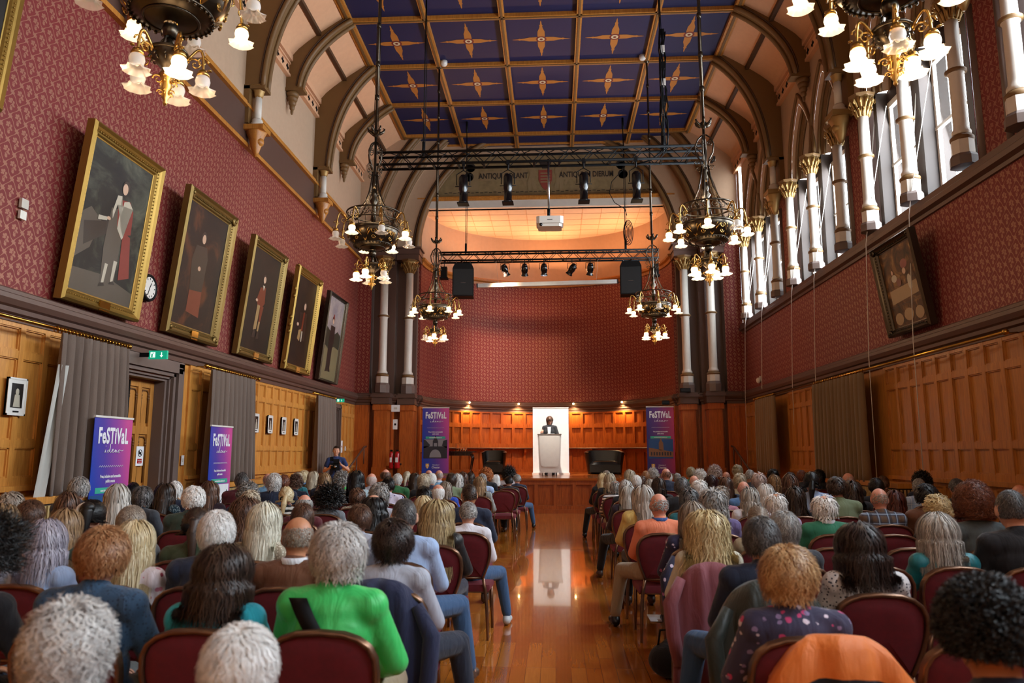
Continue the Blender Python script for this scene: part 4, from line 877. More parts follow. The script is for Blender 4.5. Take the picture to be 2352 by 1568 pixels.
# small framed photographs
def photo(y, z0, z1, w_, lab, group='small white mounted photographs'):
    t_ = empty('framed_photograph', (XL+.04, y, z0), 0, lab, 'photograph', group); h = z1-z0
    b = MB(); b.box(0,-w_/2,0,.025,w_/2,h); b.box(0,-w_/2,0,.03,-w_/2+.02,h); b.box(0,w_/2-.02,0,.03,w_/2,h); b.box(0,-w_/2,0,.03,w_/2,.02); b.box(0,-w_/2,h-.02,.03,w_/2,h); b.build('frame', 'whitepl', t_)
    b = MB(); b.box(.02,-w_*.3,h*.2,.028,w_*.3,h*.85).mat(1).ball((.028,0,h*.62),(.002,w_*.1,h*.1),8,6); b.prism([(-w_*.18,h*.22),(w_*.18,h*.22),(w_*.12,h*.55),(-w_*.12,h*.55)], .028, .03, lambda u, v, w2: (w2, u, v)); b.mat(2).box(.026,-w_*.15,h*.08,.03,w_*.15,h*.12); b.build('print', ['darkp', 'whitep', 'black'], t_)
photo(7.98, 1.98, 2.4, .3, 'white framed photograph at the far left beside the first curtain', None)
for i, (y, wh) in enumerate(((14.75, 'leftmost'), (15.5, 'second from left'), (16.3, 'third from left'), (17.1, 'rightmost'))): photo(y, 1.98, 2.36, .27, 'small white framed photograph on the pine panels, %s of four' % wh)
# clock
t_ = empty('wall_clock', (XL+.02, 10.47, 4.0), 0, 'round white faced wall clock between the two largest portraits', 'clock'); m = Matrix.Rotation(PI/2, 4, 'Y')
b = MB(); b.lathe([(.2,0),(.21,.04),(.2,.07),(.17,.08),(.16,.06)], 32, mtx=m, cap=False); b.build('case', 'black', t_)
b = MB(); b.prism([(.165*math.cos(2*PI*i/32), .165*math.sin(2*PI*i/32)) for i in range(32)], .03, .062, lambda u, v, w_: (w_, u, v))
b.mat(1)
for k in range(12): a = 2*PI*k/12; b.box(.061,-.008,.12,.064,.008,.15, Matrix.Rotation(a, 4, 'X'))
b.build('dial', ['whitepl', 'black'], t_)
for L, a in ((.085, -.5), (.125, 2.75)): b = MB(); b.box(.064,-.006,-.02,.067,.006,L, Matrix.Rotation(a, 4, 'X')); b.build('hand', 'black', t_)
# emergency exit signs
M['green'] = emit('lit green exit panel', '0a9a78', .7); M['exitwhite'] = emit('exit pictogram', 'e8fff4', .8)
for (y, z, sc, lab) in ((10.4, 2.98, .72, 'green running man exit sign with down arrow over the double doors'), (19.8, 2.98, .55, 'small green exit sign over the far left doorway')):
    t_ = empty('exit_sign', (XL+.22, y, z), 0, lab, 'exit sign'); b = MB(); b.box(-.04*sc,-.02,-.085*sc,.34*sc,.02,.085*sc); b.build('housing', 'green', t_)
    b = MB(); e = -.022
    b.box(0,e-.001,-.055*sc,.1*sc,e,.055*sc); b.prism([(.22*sc,.05*sc),(.24*sc,.05*sc),(.24*sc,-.01*sc),(.265*sc,-.01*sc),(.23*sc,-.055*sc),(.195*sc,-.01*sc),(.22*sc,-.01*sc)], e-.001, e, lambda u, v, w_: (u, w_, v)); b.build('pictogram', 'exitwhite', t_)
    b = MB(); b.box(.02*sc,e-.002,-.05*sc,.05*sc,e-.001,.02*sc); b.ball((.055*sc,e-.001,.035*sc),(.012*sc,.001,.012*sc),8,6); b.build('running_figure', 'green', t_)
    b = MB(); b.box(-.26,-.03,-.03,-.03*sc,.0,.03); b.build('bracket', 'black', t_)

# ================================================================ CURTAINS AND RODS
t = NT('grey brown woven curtain'); p = t.pos(); wv = t.noise(t.mapv(p, scale=(160,160,160)), 1, 2); n2 = t.noise(t.mapv(p, scale=(5,5,.4)), 1, 3)
t.out(Base_Color=t.mix(t.math('MULTIPLY', n2, .7), t.mix(wv, '66544a', '806c5e'), '43342b'), Roughness=.9, Sheen_Weight=.2); t.bump(wv, .3, .003); M['curtain'] = t.m
t = NT('tan ribbed curtain'); p = t.pos(); wv = t.noise(t.mapv(p, scale=(120,120,120)), 1, 2); n2 = t.noise(t.mapv(p, scale=(5,5,.4)), 1, 3)
t.out(Base_Color=t.mix(t.math('MULTIPLY', n2, .7), t.mix(wv, '7c6040', '9c7c54'), '4c3a26'), Roughness=.9, Sheen_Weight=.2); M['curtain_r'] = t.m
M['lining'] = plain('pale grey curtain lining', 'b9b6ae', .9)
def curtain(y0, y1, x, side, lab, mat='curtain', folds=9, lining=None, flare=.08):
    t_ = empty('curtain', (x, (y0+y1)/2, 1.08), 0, lab, 'curtain', 'long drawn curtains'); H = 1.88; n = folds*8; rows = []
    for j in range(12):
        v = j/11; row = []
        for i in range(n+1):
            u = i/n; amp = .045+.055*(1-v)**.7; ph = 2*PI*folds*u+.5*math.sin(7*u+side)+.3*(1-v)
            wd = (y1-y0)*(1+flare*(1-v)); row.append((side*(.02+amp*math.sin(ph)+.02*math.sin(3*ph+v)), (u-.5)*wd, v*H))
        rows.append(row)
    b = MB(); b.sheet(rows); o = b.build('curtain_fabric', mat, t_, fix=False)
    md = o.modifiers.new('s', 'SOLIDIFY'); md.thickness = .012; md.offset = 0
    if lining:
        b = MB(); q = lining; yb = q*((y1-y0)*(.5+flare/2)+.02); yt = q*((y1-y0)*.5+.02)
        b.sheet([[(side*(.04+.03*math.sin(i*1.6)), yb+(yt-yb)*v**.8 + q*(.16*(1-v)+.0)-q*.03*i, v*H*.8) for i in range(8)] for v in [k/8 for k in range(9)]]); b.build('lining', 'lining', t_, fix=False)
    return t_
curtain(8.25, 9.62, XL+.3, 1, 'grey brown curtain with white lining at the far left, beside the double doors', 'curtain', 9, -1)
curtain(12.1, 13.9, XL+.3, 1, 'grey brown curtain behind the second purple banner, right of the doors', 'curtain', 10)
curtain(17.75, 19.25, XL+.3, 1, 'narrow grey brown curtain by the standing photographer', 'curtain', 8, None, .05)
curtain(13.2, 15.7, XR-.3, -1, 'wide tan curtain on the right wall, nearer of the two there', 'curtain_r', 13, None, .0)
curtain(18.45, 20.1, XR-.3, -1, 'narrow tan curtain at the far end of the right wall', 'curtain_r', 9, None, .0)
def rod(y0, y1, x, z, rings, lab, side):
    t_ = empty('curtain_rod', (x, (y0+y1)/2, z), 0, lab, 'curtain rod', 'brass curtain rods'); L = y1-y0
    b = MB(); b.tube([(0,-L/2,0),(0,L/2,0)], .022, 10); b.build('rod', 'brass', t_)
    for e in (-1, 1): b = MB(); b.ball((0,e*(L/2+.03),0), .04, 10, 8); b.build('finial', 'brass', t_)
    for (ya, yb, n) in rings:
        for k in range(n): yy_ = ya+(yb-ya)*k/(n-1)-(y0+y1)/2; b = MB(); b.tube([(.036*math.cos(2*PI*i/12),yy_,.036*math.sin(2*PI*i/12)-.008) for i in range(12)], .006, 5, closed=True); b.build('ring', 'brass', t_)
    for yy_ in (-L/2+.15, L/2-.15): b = MB(); b.tube([(0,yy_,0),(-side*.26,yy_,.02)], .012, 6); b.build('bracket', 'brass', t_)
rod(6.4, 9.66, XL+.3, 3.0, [(8.2, 9.6, 22)], 'long brass curtain rod at the far left above the first curtain', 1)
rod(12.0, 14.15, XL+.3, 3.0, [(12.1, 14.0, 22)], 'brass curtain rod above the curtain right of the doors', 1)
rod(17.6, 19.3, XL+.3, 3.0, [(17.7, 19.2, 16)], 'brass curtain rod above the curtain near the photographer', 1)
rod(9.1, 20.3, XR-.3, 3.0, [(13.2, 15.6, 20), (18.5, 20.05, 14)], 'very long brass curtain rod under the right hand cornice', -1)
# radiator cabinets
def radcab(x0, x1, y0, y1, side, lab, zt=1.08):
    t_ = empty('radiator_cover', ((x0+x1)/2, (y0+y1)/2, 0), 0, lab, 'radiator cover', 'slatted radiator covers'); w_, L = (x1-x0)/2, (y1-y0)/2
    b = MB(); b.box(-w_, -L, 0, w_, L, zt-.08); b.build('cabinet', 'slatshade', t_); b = MB(); b.box(-w_-.02,-L-.02,zt-.08,w_+.02,L+.02,zt-.0); b.build('top_board', 'pine', t_)
    n = int(2*L/.055); b = MB(); fx = side*w_
    for k in range(n): y = -L+(k+.5)*2*L/n; b.box(min(fx,fx+side*.025), y-.013, .08, max(fx,fx+side*.025), y+.013, zt-.1)
    for k in range(int(2*w_/.055)): x = -w_+(k+.5)*.055; b.box(x-.013,-L-.025,.08,x+.013,-L,zt-.1)
    o = b.build('slats', 'radiator', t_); o['kind'] = 'stuff'
radcab(XL+.06, XL+.38, 8.0, 9.3, 1, 'cream slatted radiator cover under the far left curtain')
radcab(XL+.06, XL+.4, 12.8, 15.0, 1, 'cream slatted radiator cover left of the small photographs', 1.06)
radcab(XR-.38, XR-.06, 12.0, 13.6, -1, 'slatted radiator cover under the right wall panelling', 1.1)
# cords of the window blinds
for i, (yc, lab) in enumerate(((11.35, 'nearest'), (12.95, 'second'), (15.6, 'third'), (17.1, 'fourth'), (19.6, 'fifth'), (21.3, 'farthest'))):
    b = MB(); x = XR-.28; zb = (1.15, 1.15, 1.9, 2.2, 3.3, 1.2)[i]
    b.tube([(x+.45, yc-.35, 7.6), (x+.12, yc-.02, 5.5), (x+.08, yc, 5.2), (x, yc+.03, 3.2), (x-.05, yc-.06, zb)], .007, 5)
    b.tube([(x+.45, yc+.1, 7.7), (x+.14, yc+.03, 5.5), (x+.08, yc, 5.2)], .007, 5)
    tag(b.build('blind_cord', 'rope'), 'thin white blind cord hanging down the right wall, %s of six' % lab, 'cord', 'blind cords down the right wall')
PEOPLE_L = [
(-1, -1.268, 1.169, 'wavy', 'silver', 'black', -28, 0.235),
(-1, -0.813, 1.121, 'short', 'white', 'maroon', -10, 0.206),
(0, -2.46, 1.23, 'curly', 'black', 'black', 10, 0.248),
(0, -1.907, 1.255, 'short', 'ginger', 'denimdot', -30, 0.224),
(0, -1.383, 1.188, 'bobm', 'dkbrown', 'turq', 0, 0.257),
(0, -0.896, 1.269, 'shortf', 'silver', 'green', -35, 0.217),
(1, -2.794, 1.193, 'bob', 'lilac', 'ltblue', -25, 0.225),
(1, -2.288, 1.191, 'long', 'blonde', 'pinkflor', -20, 0.189),
(1, -1.833, 1.253, 'short', 'white', 'navy', -12, 0.203),
(1, -1.378, 1.232, 'bald', 'greybrown', 'brown', -8, 0.194),
(1, -0.859, 1.205, 'shortf', 'dkbrown2', 'ltgrey', -5, 0.208),
(2, -3.74, 1.219, 'long', 'brownblonde', 'dkplum', 5, 0.179),
(2, -3.285, 1.18, 'long', 'brownblonde', 'dkgreen', -15, 0.203),
(2, -2.83, 1.222, 'crop', 'greybrown', 'greytee', -15, 0.208),
(2, -2.375, 1.195, 'clip', 'dkbrown', 'olive', -10, 0.191),
(2, -1.92, 1.225, 'long', 'platinum', 'sequin', 0, 0.22),
(2, -0.982, 1.274, 'crop', 'dkgrey', 'ltblue', -12, 0.179),
(3, -4.183, 1.191, 'short', 'brown', 'dkplum', -15, 0.212),
(3, -3.675, 1.186, 'scrunch', 'black', 'black', -20, 0.212),
(3, -2.424, 1.204, 'longw', 'brown', 'navy', 0, 0.24),
(3, -1.969, 1.166, 'shortf', 'brown', 'greytee', -20, 0.171),
(3, -1.514, 1.167, 'short', 'brown', 'ltgrey', -30, 0.199),
(3, -0.906, 1.196, 'long', 'dkblonde', 'blackj', 0, 0.26),
(4, -5.03, 1.201, 'shortf', 'greybrown', 'black', -10, 0.221),
(4, -4.483, 1.206, 'bob', 'brown', 'greytee', -35, 0.206),
(4, -4.008, 1.278, 'long', 'silver2', 'pinkflor2', -40, 0.221),
(4, -3.287, 1.268, 'short', 'white', 'dkgreen', -35, 0.217),
(4, -1.628, 1.203, 'baldlong', 'black', 'blackj', 0, 0.237),
(4, -0.772, 1.14, 'crop', 'grey', 'white', -10, 0.19),
(5, -4.966, 1.32, 'short', 'grey', 'navysuit', -45, 0.215),
(5, -4.276, 1.228, 'recede', 'dkgrey', 'charcoal', -35, 0.251),
(5, -3.129, 1.178, 'shortf', 'ashblonde', 'mint', -10, 0.193),
(5, -2.561, 1.153, 'ring', 'grey', 'maroon', -10, 0.193),
(5, -1.789, 1.251, 'wavy', 'grey', 'ltgrey', -25, 0.206),
(5, -1.334, 1.13, 'long', 'blonde', 'ltblue', -10, 0.17),
(5, -0.863, 1.262, 'crop', 'dkbrown', 'navy', -15, 0.179),
(6, -4.517, 1.214, 'long', 'dkbrown', 'tealdot', -15, 0.231),
(6, -3.99, 1.24, 'long', 'brown', 'dkplum', -15, 0.19),
(6, -3.535, 1.197, 'curlyg', 'grey', 'bluefloral', -10, 0.18),
(6, -3.08, 1.183, 'pony', 'blonde', 'zigzag', -20, 0.18),
(6, -2.575, 1.14, 'curly', 'black', 'greytee', 0, 0.231),
(6, -1.479, 1.192, 'short', 'black', 'black', -10, 0.19),
(7, -5.417, 1.193, 'short', 'black', 'black', -30, 0.166),
(7, -4.864, 1.2, 'shortf', 'white', 'navy', -40, 0.161),
(7, -2.952, 1.177, 'ring', 'greybrown', 'maroon', 0, 0.177),
(7, -2.492, 1.12, 'shortf', 'brown', 'sequin', -20, 0.211),
(7, -1.458, 1.185, 'ring', 'white', 'beige', -15, 0.172),
(8, -4.373, 1.3, 'short', 'dkgrey', 'dkred', -35, 0.182),
(8, -3.918, 1.276, 'wavy', 'silver', 'navy', -15, 0.182),
(8, -2.748, 1.326, 'long', 'black', 'ltbluestrap', -15, 0.188),
(8, -2.293, 1.243, 'short', 'black', 'purpflor', -30, 0.17),
(9, -4.107, 1.245, 'short', 'auburn', 'navy', 0, 0.165),
(9, -3.213, 1.253, 'curlyg', 'grey', 'green2', -20, 0.185),
(9, -1.632, 1.14, 'bob', 'greybrown', 'royal', -20, 0.145),
(10, -4.696, 1.248, 'bald', 'greybrown', 'skyblue', 0, 0.178),
(10, -4.241, 1.178, 'curlyg', 'brown', 'navy', 0, 0.171),
(10, -3.754, 1.242, 'long', 'brownblonde', 'navy', -10, 0.207),
(10, -2.974, 1.25, 'ring', 'greypink', 'ltgrey', 0, 0.185),
(10, -2.118, 1.224, 'wavy', 'ashblonde', 'black', 0, 0.178),
(10, -1.663, 1.252, 'recede', 'dkbrown', 'sage', 0, 0.157),
(10, -1.208, 1.183, 'long', 'brownblonde', 'stripegrey', 0, 0.157),
(11, -4.524, 1.218, 'wavy', 'ashblonde', 'teal', 0, 0.168),
(11, -3.784, 1.234, 'short', 'dkbrown', 'green', 0, 0.168),
(11, -2.74, 1.213, 'short', 'silver', 'green2', 0, 0.161),
(11, -2.133, 1.221, 'short', 'white', 'navy', 0, 0.146),
(12, -4.538, 1.227, 'long', 'ashblonde', 'black', 0, 0.18),
(12, -3.829, 1.188, 'bob', 'ashblonde', 'navy', 0, 0.164),
(12, -3.154, 1.277, 'ring', 'brown', 'olive', 0, 0.221),
(12, -2.6, 1.197, 'long', 'dkbrown', 'black', 0, 0.18),
(12, -1.79, 1.183, 'bob', 'silver', 'black', 0, 0.156),
(12, -1.335, 1.191, 'short', 'grey', 'ltblue', -10, 0.172),
(13, -5.018, 1.214, 'wavy', 'blonde', 'blue', 0, 0.183),
(13, -2.927, 1.208, 'pony', 'ashblonde', 'maroon', 0, 0.174),
(13, -2.281, 1.243, 'bald', 'grey', 'skyblue', -10, 0.166),
(13, -1.804, 1.192, 'bob', 'brown', 'brown', -15, 0.157),
(13, -1.349, 1.236, 'curlyg', 'orange', 'black', 0, 0.235),
(13, -0.894, 1.12, 'crop', 'black', 'black', -10, 0.201),
(14, -2.642, 1.223, 'bald', 'brown', 'black', 0, 0.157),
(14, -1.755, 1.161, 'bob', 'dkbrown', 'black', 0, 0.157),
(14, -1.231, 1.12, 'long', 'white', 'black', 0, 0.157),
(14, -0.776, 1.136, 'crop', 'grey', 'navy', -10, 0.203),
(15, -1.003, 1.206, 'curly', 'black', 'white', 0, 0.205),
]
PEOPLE_R = [
(-1, 1.055, 1.249, 'shortcurl', 'black', 'navy', 20, 0.218),
(0, 0.935, 1.188, 'shortf', 'strawb', 'floralnavy', 25, 0.211),
(0, 2.05, 1.241, 'bob', 'dkbrown', 'dkplum', 10, 0.202),
(1, 1.075, 1.234, 'short', 'dkgrey', 'navy', 15, 0.199),
(1, 1.569, 1.206, 'bobm', 'dkbrown2', 'floralbw', 5, 0.236),
(2, 0.971, 1.184, 'longw', 'blonde2', 'cream', -5, 0.301),
(2, 1.456, 1.197, 'recede', 'grey', 'charcoal', 5, 0.211),
(2, 2.407, 1.18, 'bob', 'silver2', 'tealpuff', 10, 0.243),
(2, 2.862, 1.34, 'crop', 'dkgrey', 'black', 20, 0.197),
(3, 1.049, 1.186, 'long', 'greybrown', 'dkflor', 0, 0.205),
(3, 1.537, 1.162, 'clip', 'greybrown', 'beige', 5, 0.171),
(3, 3.12, 1.312, 'curlylong', 'auburn', 'greyplaid', 10, 0.205),
(4, 0.915, 1.222, 'bald', 'grey', 'orange', 0, 0.202),
(4, 1.39, 1.242, 'wavybob', 'grey', 'purple', 15, 0.237),
(4, 2.347, 1.207, 'thin', 'white', 'greensw', 20, 0.237),
(4, 3.293, 1.195, 'updo', 'blonde2', 'black', 5, 0.237),
(5, 0.884, 1.24, 'long', 'silver2', 'yellow', -15, 0.206),
(5, 1.341, 1.216, 'shortf', 'dkgrey', 'teal', 0, 0.188),
(5, 2.193, 1.175, 'thin', 'white', 'lilac', 10, 0.206),
(5, 3.194, 1.233, 'bald', 'greybrown', 'plaid', 15, 0.233),
(5, 3.649, 1.268, 'short', 'black', 'brown', 25, 0.233),
(6, 2.169, 1.181, 'bob', 'silver2', 'white', 5, 0.21),
(6, 2.662, 1.178, 'longw', 'dkbrown', 'black', 20, 0.185),
(6, 3.117, 1.307, 'short', 'dkbrown', 'sage', 10, 0.226),
(6, 3.733, 1.152, 'longw', 'auburn2', 'black', 10, 0.17),
(6, 5.063, 1.235, 'bald', 'greypink', 'charcoal', 10, 0.221),
(7, 0.91, 1.169, 'long', 'silver2', 'dkplum', 0, 0.194),
(7, 1.571, 1.272, 'recede', 'dkgrey', 'black', 5, 0.199),
(7, 2.05, 1.151, 'wavy', 'greybrown', 'rose', 0, 0.211),
(7, 2.585, 1.184, 'bob', 'white', 'beige', 5, 0.188),
(7, 3.15, 1.338, 'pony', 'black', 'ltblue', 15, 0.205),
(7, 3.628, 1.223, 'longw', 'dkbrown', 'black', 15, 0.222),
(7, 4.87, 1.267, 'crop', 'dkgrey', 'black', 20, 0.211),
(8, 1.959, 1.192, 'wavy', 'white', 'grey', 0, 0.231),
(8, 2.551, 1.199, 'bald', 'pinkbald', 'blue', 15, 0.182),
(8, 3.167, 1.275, 'bob', 'brown', 'navy', 0, 0.2),
(8, 4.296, 1.237, 'recede', 'black', 'black', 5, 0.2),
(8, 4.851, 1.238, 'crop', 'grey', 'bluecheck', 35, 0.188),
(9, 1.054, 1.164, 'bob', 'silver', 'black', 0, 0.185),
(9, 1.54, 1.203, 'bob', 'dkbrown', 'black', 0, 0.198),
(9, 2.511, 1.211, 'long', 'brown', 'navy', 0, 0.205),
(9, 2.993, 1.288, 'thin', 'greypink', 'charcoal', 5, 0.205),
(9, 5.321, 1.266, 'curlyg', 'black', 'navy', 10, 0.211),
(10, 0.972, 1.125, 'thin', 'grey', 'stripew', 5, 0.171),
(10, 1.539, 1.147, 'bob', 'silver2', 'grey', 0, 0.171),
(10, 2.483, 1.217, 'long', 'maroonblack', 'black', 0, 0.192),
(10, 2.938, 1.238, 'wavy', 'ashblonde', 'beige', 0, 0.178),
(10, 3.482, 1.219, 'bob', 'brownblonde', 'camel', 0, 0.214),
(10, 4.617, 1.268, 'bald', 'greypink', 'charcoal', 0, 0.192),
(10, 5.155, 1.215, 'short', 'brown', 'brown', 0, 0.171),
(11, 0.953, 1.218, 'bob', 'ashblonde', 'black', 0, 0.199),
(11, 1.408, 1.19, 'short', 'white', 'navy', 0, 0.184),
(11, 2.387, 1.198, 'bald', 'pinkbald', 'grey', 0, 0.153),
(11, 3.33, 1.295, 'crop', 'grey', 'charcoal', 10, 0.168),
(11, 4.005, 1.245, 'short', 'dkbrown', 'black', 0, 0.207),
(12, 0.904, 1.202, 'long', 'blonde', 'black', 10, 0.197),
(12, 1.596, 1.141, 'wavy', 'brown', 'black', 0, 0.172),
(12, 2.051, 1.299, 'bald', 'brown', 'navy', 0, 0.188),
(12, 2.664, 1.229, 'curlyg', 'white', 'beige', 0, 0.188),
(12, 3.337, 1.36, 'short', 'sand', 'brown', 0, 0.205),
(12, 3.973, 1.269, 'wavy', 'black', 'black', 0, 0.221),
(12, 4.478, 1.262, 'short', 'auburn', 'charcoal', 20, 0.172),
(13, 1.021, 1.23, 'short', 'greybrown', 'navy', 0, 0.157),
(13, 1.476, 1.239, 'bob', 'ashblonde', 'brown', 0, 0.227),
(13, 2.21, 1.206, 'short', 'white', 'maroon', 0, 0.174),
(13, 2.665, 1.299, 'short', 'sand', 'green2', 0, 0.201),
(13, 3.12, 1.291, 'curlyg', 'greypink', 'grey', 0, 0.201),
(13, 5.106, 1.243, 'wavy', 'black', 'black', 0, 0.183),
(14, 1.894, 1.202, 'short', 'ginger', 'black', 0, 0.157),
(14, 2.545, 1.158, 'short', 'grey', 'maroon', 0, 0.166),
(14, 3.541, 1.195, 'bald', 'pinkbald', 'navy', 0, 0.185),
(15, 2.164, 1.201, 'curlyg', 'silver', 'grey', 0, 0.176),
]
# ================================================================ CHAIRS
t = NT('burgundy upholstery'); p = t.coord(); n1 = t.noise(p, 30, 3); t.out(Base_Color=t.mix(n1, '4a0713', '70101f'), Roughness=.8, Sheen_Weight=.2, Sheen_Tint=(1,.3,.35,1)); t.bump(t.noise(p, 300, 2), .15, .002); M['velvet'] = t.m
t = NT('bronze gold chair frame'); p = t.coord(); n1 = t.noise(p, 12, 4); t.out(Base_Color=t.mix(n1, '5e4232', '8a6850'), Roughness=.3, Metallic=.75); M['chairframe'] = t.m
def back_outline(n=24):
    o = []
    for i in range(n+1):
        u = i/n      # left foot up over the crown to the right
        if u < .3: q = u/.3; o.append((-.15-.065*math.sin(q*PI/2), .5+.24*q))
        elif u > .7: q = (1-u)/.3; o.append((.15+.065*math.sin(q*PI/2), .5+.24*q))
        else: a = PI*(1-(u-.3)/.4); ca, sa = math.cos(a), math.sin(a); o.append((.215*abs(ca)**.75*(1 if ca > 0 else -1), .74+.145*max(0, sa)**.8))
    return o
def yb(z): return -.2-(z-.45)*.2
def make_chair():
    t_ = empty('banquet_chair', (0,0,0), 0)
    b = MB(); N = 10
    rows = []
    for j in range(N+1):
        v = -1+2*j/N; row = []
        for i in range(N+1):
            u = -1+2*i/N; f = 1-.10*(v+1)*0; row.append((u*.215*(1-.06*(1-v)/2), v*.2+.0, .44+.035*(1-abs(u)**4)*(1-abs(v)**4)))
        rows.append(row)
    b.sheet(rows); b.sheet([[(x, y, .385) for x, y, z in r] for r in rows]); rim = rows[0]+[r[-1] for r in rows[1:]]+rows[-1][::-1][1:]+[r[0] for r in rows[::-1]][1:]
    b.sheet([rim, [(x*1.02, y*1.02, .415) for x, y, z in rim], [(x, y, .385) for x, y, z in rim]]); b.build('seat', 'velvet', t_)
    o = back_outline(); b = MB(); cz = .70
    for sgn, th in ((1, .035), (-1, .022)):
        rows = []
        for k in range(6):
            f = 1-k/5; rows.append([(x*f*.94, yb(cz+(z-cz)*f*.95)+sgn*(th*(1-f**4)**.5+.006), cz+(z-cz)*f*.95) for x, z in o])
        b.sheet(rows); b.add([rows[0][0], rows[0][-1], rows[-1][0]], [(0,1,2)]); b.add([rows[k][0] for k in range(6)]+[rows[k][-1] for k in range(5, -1, -1)], [tuple(range(12))])
    b.build('backrest', 'velvet', t_)
    b = MB(); pts = [(x, yb(z), z) for x, z in o]
    for dx in (-.012, 0, .012): b.tube([(x, y+dx, z) for x, y, z in pts], .0115, 6)
    b.tube([pts[0], pts[-1]], .011, 6); b.build('back_frame', 'chairframe', t_)
    b = MB(); b.tube([(-.2,-.19,.385),(.2,-.19,.385),(.2,.19,.385),(-.2,.19,.385)], .013, 6, closed=True); b.build('seat_frame', 'chairframe', t_)
    for s in (-1, 1):
        b = MB(); b.tube([(s*.19,.18,.4),(s*.195,.19,.2),(s*.2,.2,.0)], [.016,.015,.012], 6); b.build('leg', 'chairframe', t_)
        b = MB(); b.tube([(s*.15,yb(.5),.5),(s*.17,-.2,.4),(s*.185,-.215,.25),(s*.2,-.27,.0)], [.014,.016,.015,.012], 6); b.build('leg', 'chairframe', t_)
    return t_
CHAIR0 = make_chair(); used_chair = [False]
def chair(x, y, lab, rz=0, group='burgundy banquet chairs'):
    c = CHAIR0 if not used_chair[0] else copy_tree(CHAIR0); used_chair[0] = True
    c.location = (x, y, 0); c.rotation_euler.z = rz; tag(c, lab, 'chair', group); return c

# ================================================================ PEOPLE
def skinlike(name, c, c2):
    t = NT(name); p = t.coord(); n = t.noise(p, 14, 4); t.out(Base_Color=t.mix(n, c, c2), Roughness=.5, Subsurface_Weight=.08, Subsurface_Radius=(.02,.01,.005)); return t.m
M['skin'] = skinlike('fair skin', 'd9a58a', 'c48a70'); M['skin2'] = skinlike('tanned skin', 'c98d68', 'b0714e'); M['skin3'] = skinlike('ruddy skin', 'e0a68c', 'cc7f68')
def hairmat(name, a, b_, c, rough=.42):
    t = NT(name); uv = t.n('ShaderNodeUVMap').outputs[0]; s = t.n('ShaderNodeSeparateXYZ', None, Vector=uv); n = t.noise(t.coord(), 9, 2)
    f = t.math('ADD', t.math('MULTIPLY', s.outputs[0], .75), t.math('MULTIPLY', n, .3)); col = t.ramp(f, [(.1, a), (.5, b_), (.9, c)])
    t.out(Base_Color=col, Roughness=rough, Specular_IOR_Level=.35); return t.m
HC = dict(silver=('8f8b88','c4c0bc','e6e2dc'), silver2=('7c7770','b0aaa2','dcd6cc'), white=('cfcac4','e6e2de','f6f4f0'), grey=('5c5856','8e8a86','b8b4ae'), dkgrey=('2c2a2a','4c4a4a','74706e'), black=('060505','100d0c','241f1e'),
    brown=('33211a','54382a','775440'), dkbrown=('1c1310','33241c','4c382c'), dkbrown2=('1a1110','2e211c','463630'), ginger=('7a4a2a','9c6a44','b98c64'), blonde=('a88a60','d2bc90','efe2bf'), blonde2=('8e7650','c8b080','ead8a8'), dkblonde=('6e5a40','a08a62','cdb88a'),
    platinum=('a49c8a','d8d2bc','f4f0dc'), lilac=('77707c','a099a6','c9c2cc'), ashblonde=('8a7a66','b4a48c','d8cab0'), brownblonde=('57412e','86684a','b6946c'), greybrown=('6a5c50','8c7c6e','b2a494'), greypink=('a08880','c2aca4','dccac2'), pinkbald=('c09080','d0a090','dcb0a0'),
    auburn=('4a2418','6c3a26','8c5438'), auburn2=('30120e','4c2018','64301f'), maroonblack=('180a0c','2a1014','3c181c'), strawb=('8a5f3c','b88c5c','dcb888'), orange=('8a4420','b8662e','d68a48'), sand=('6c5e48','8c7c60','a89878'))
for k, v in HC.items(): M['h_'+k] = hairmat(k+' hair', *v)
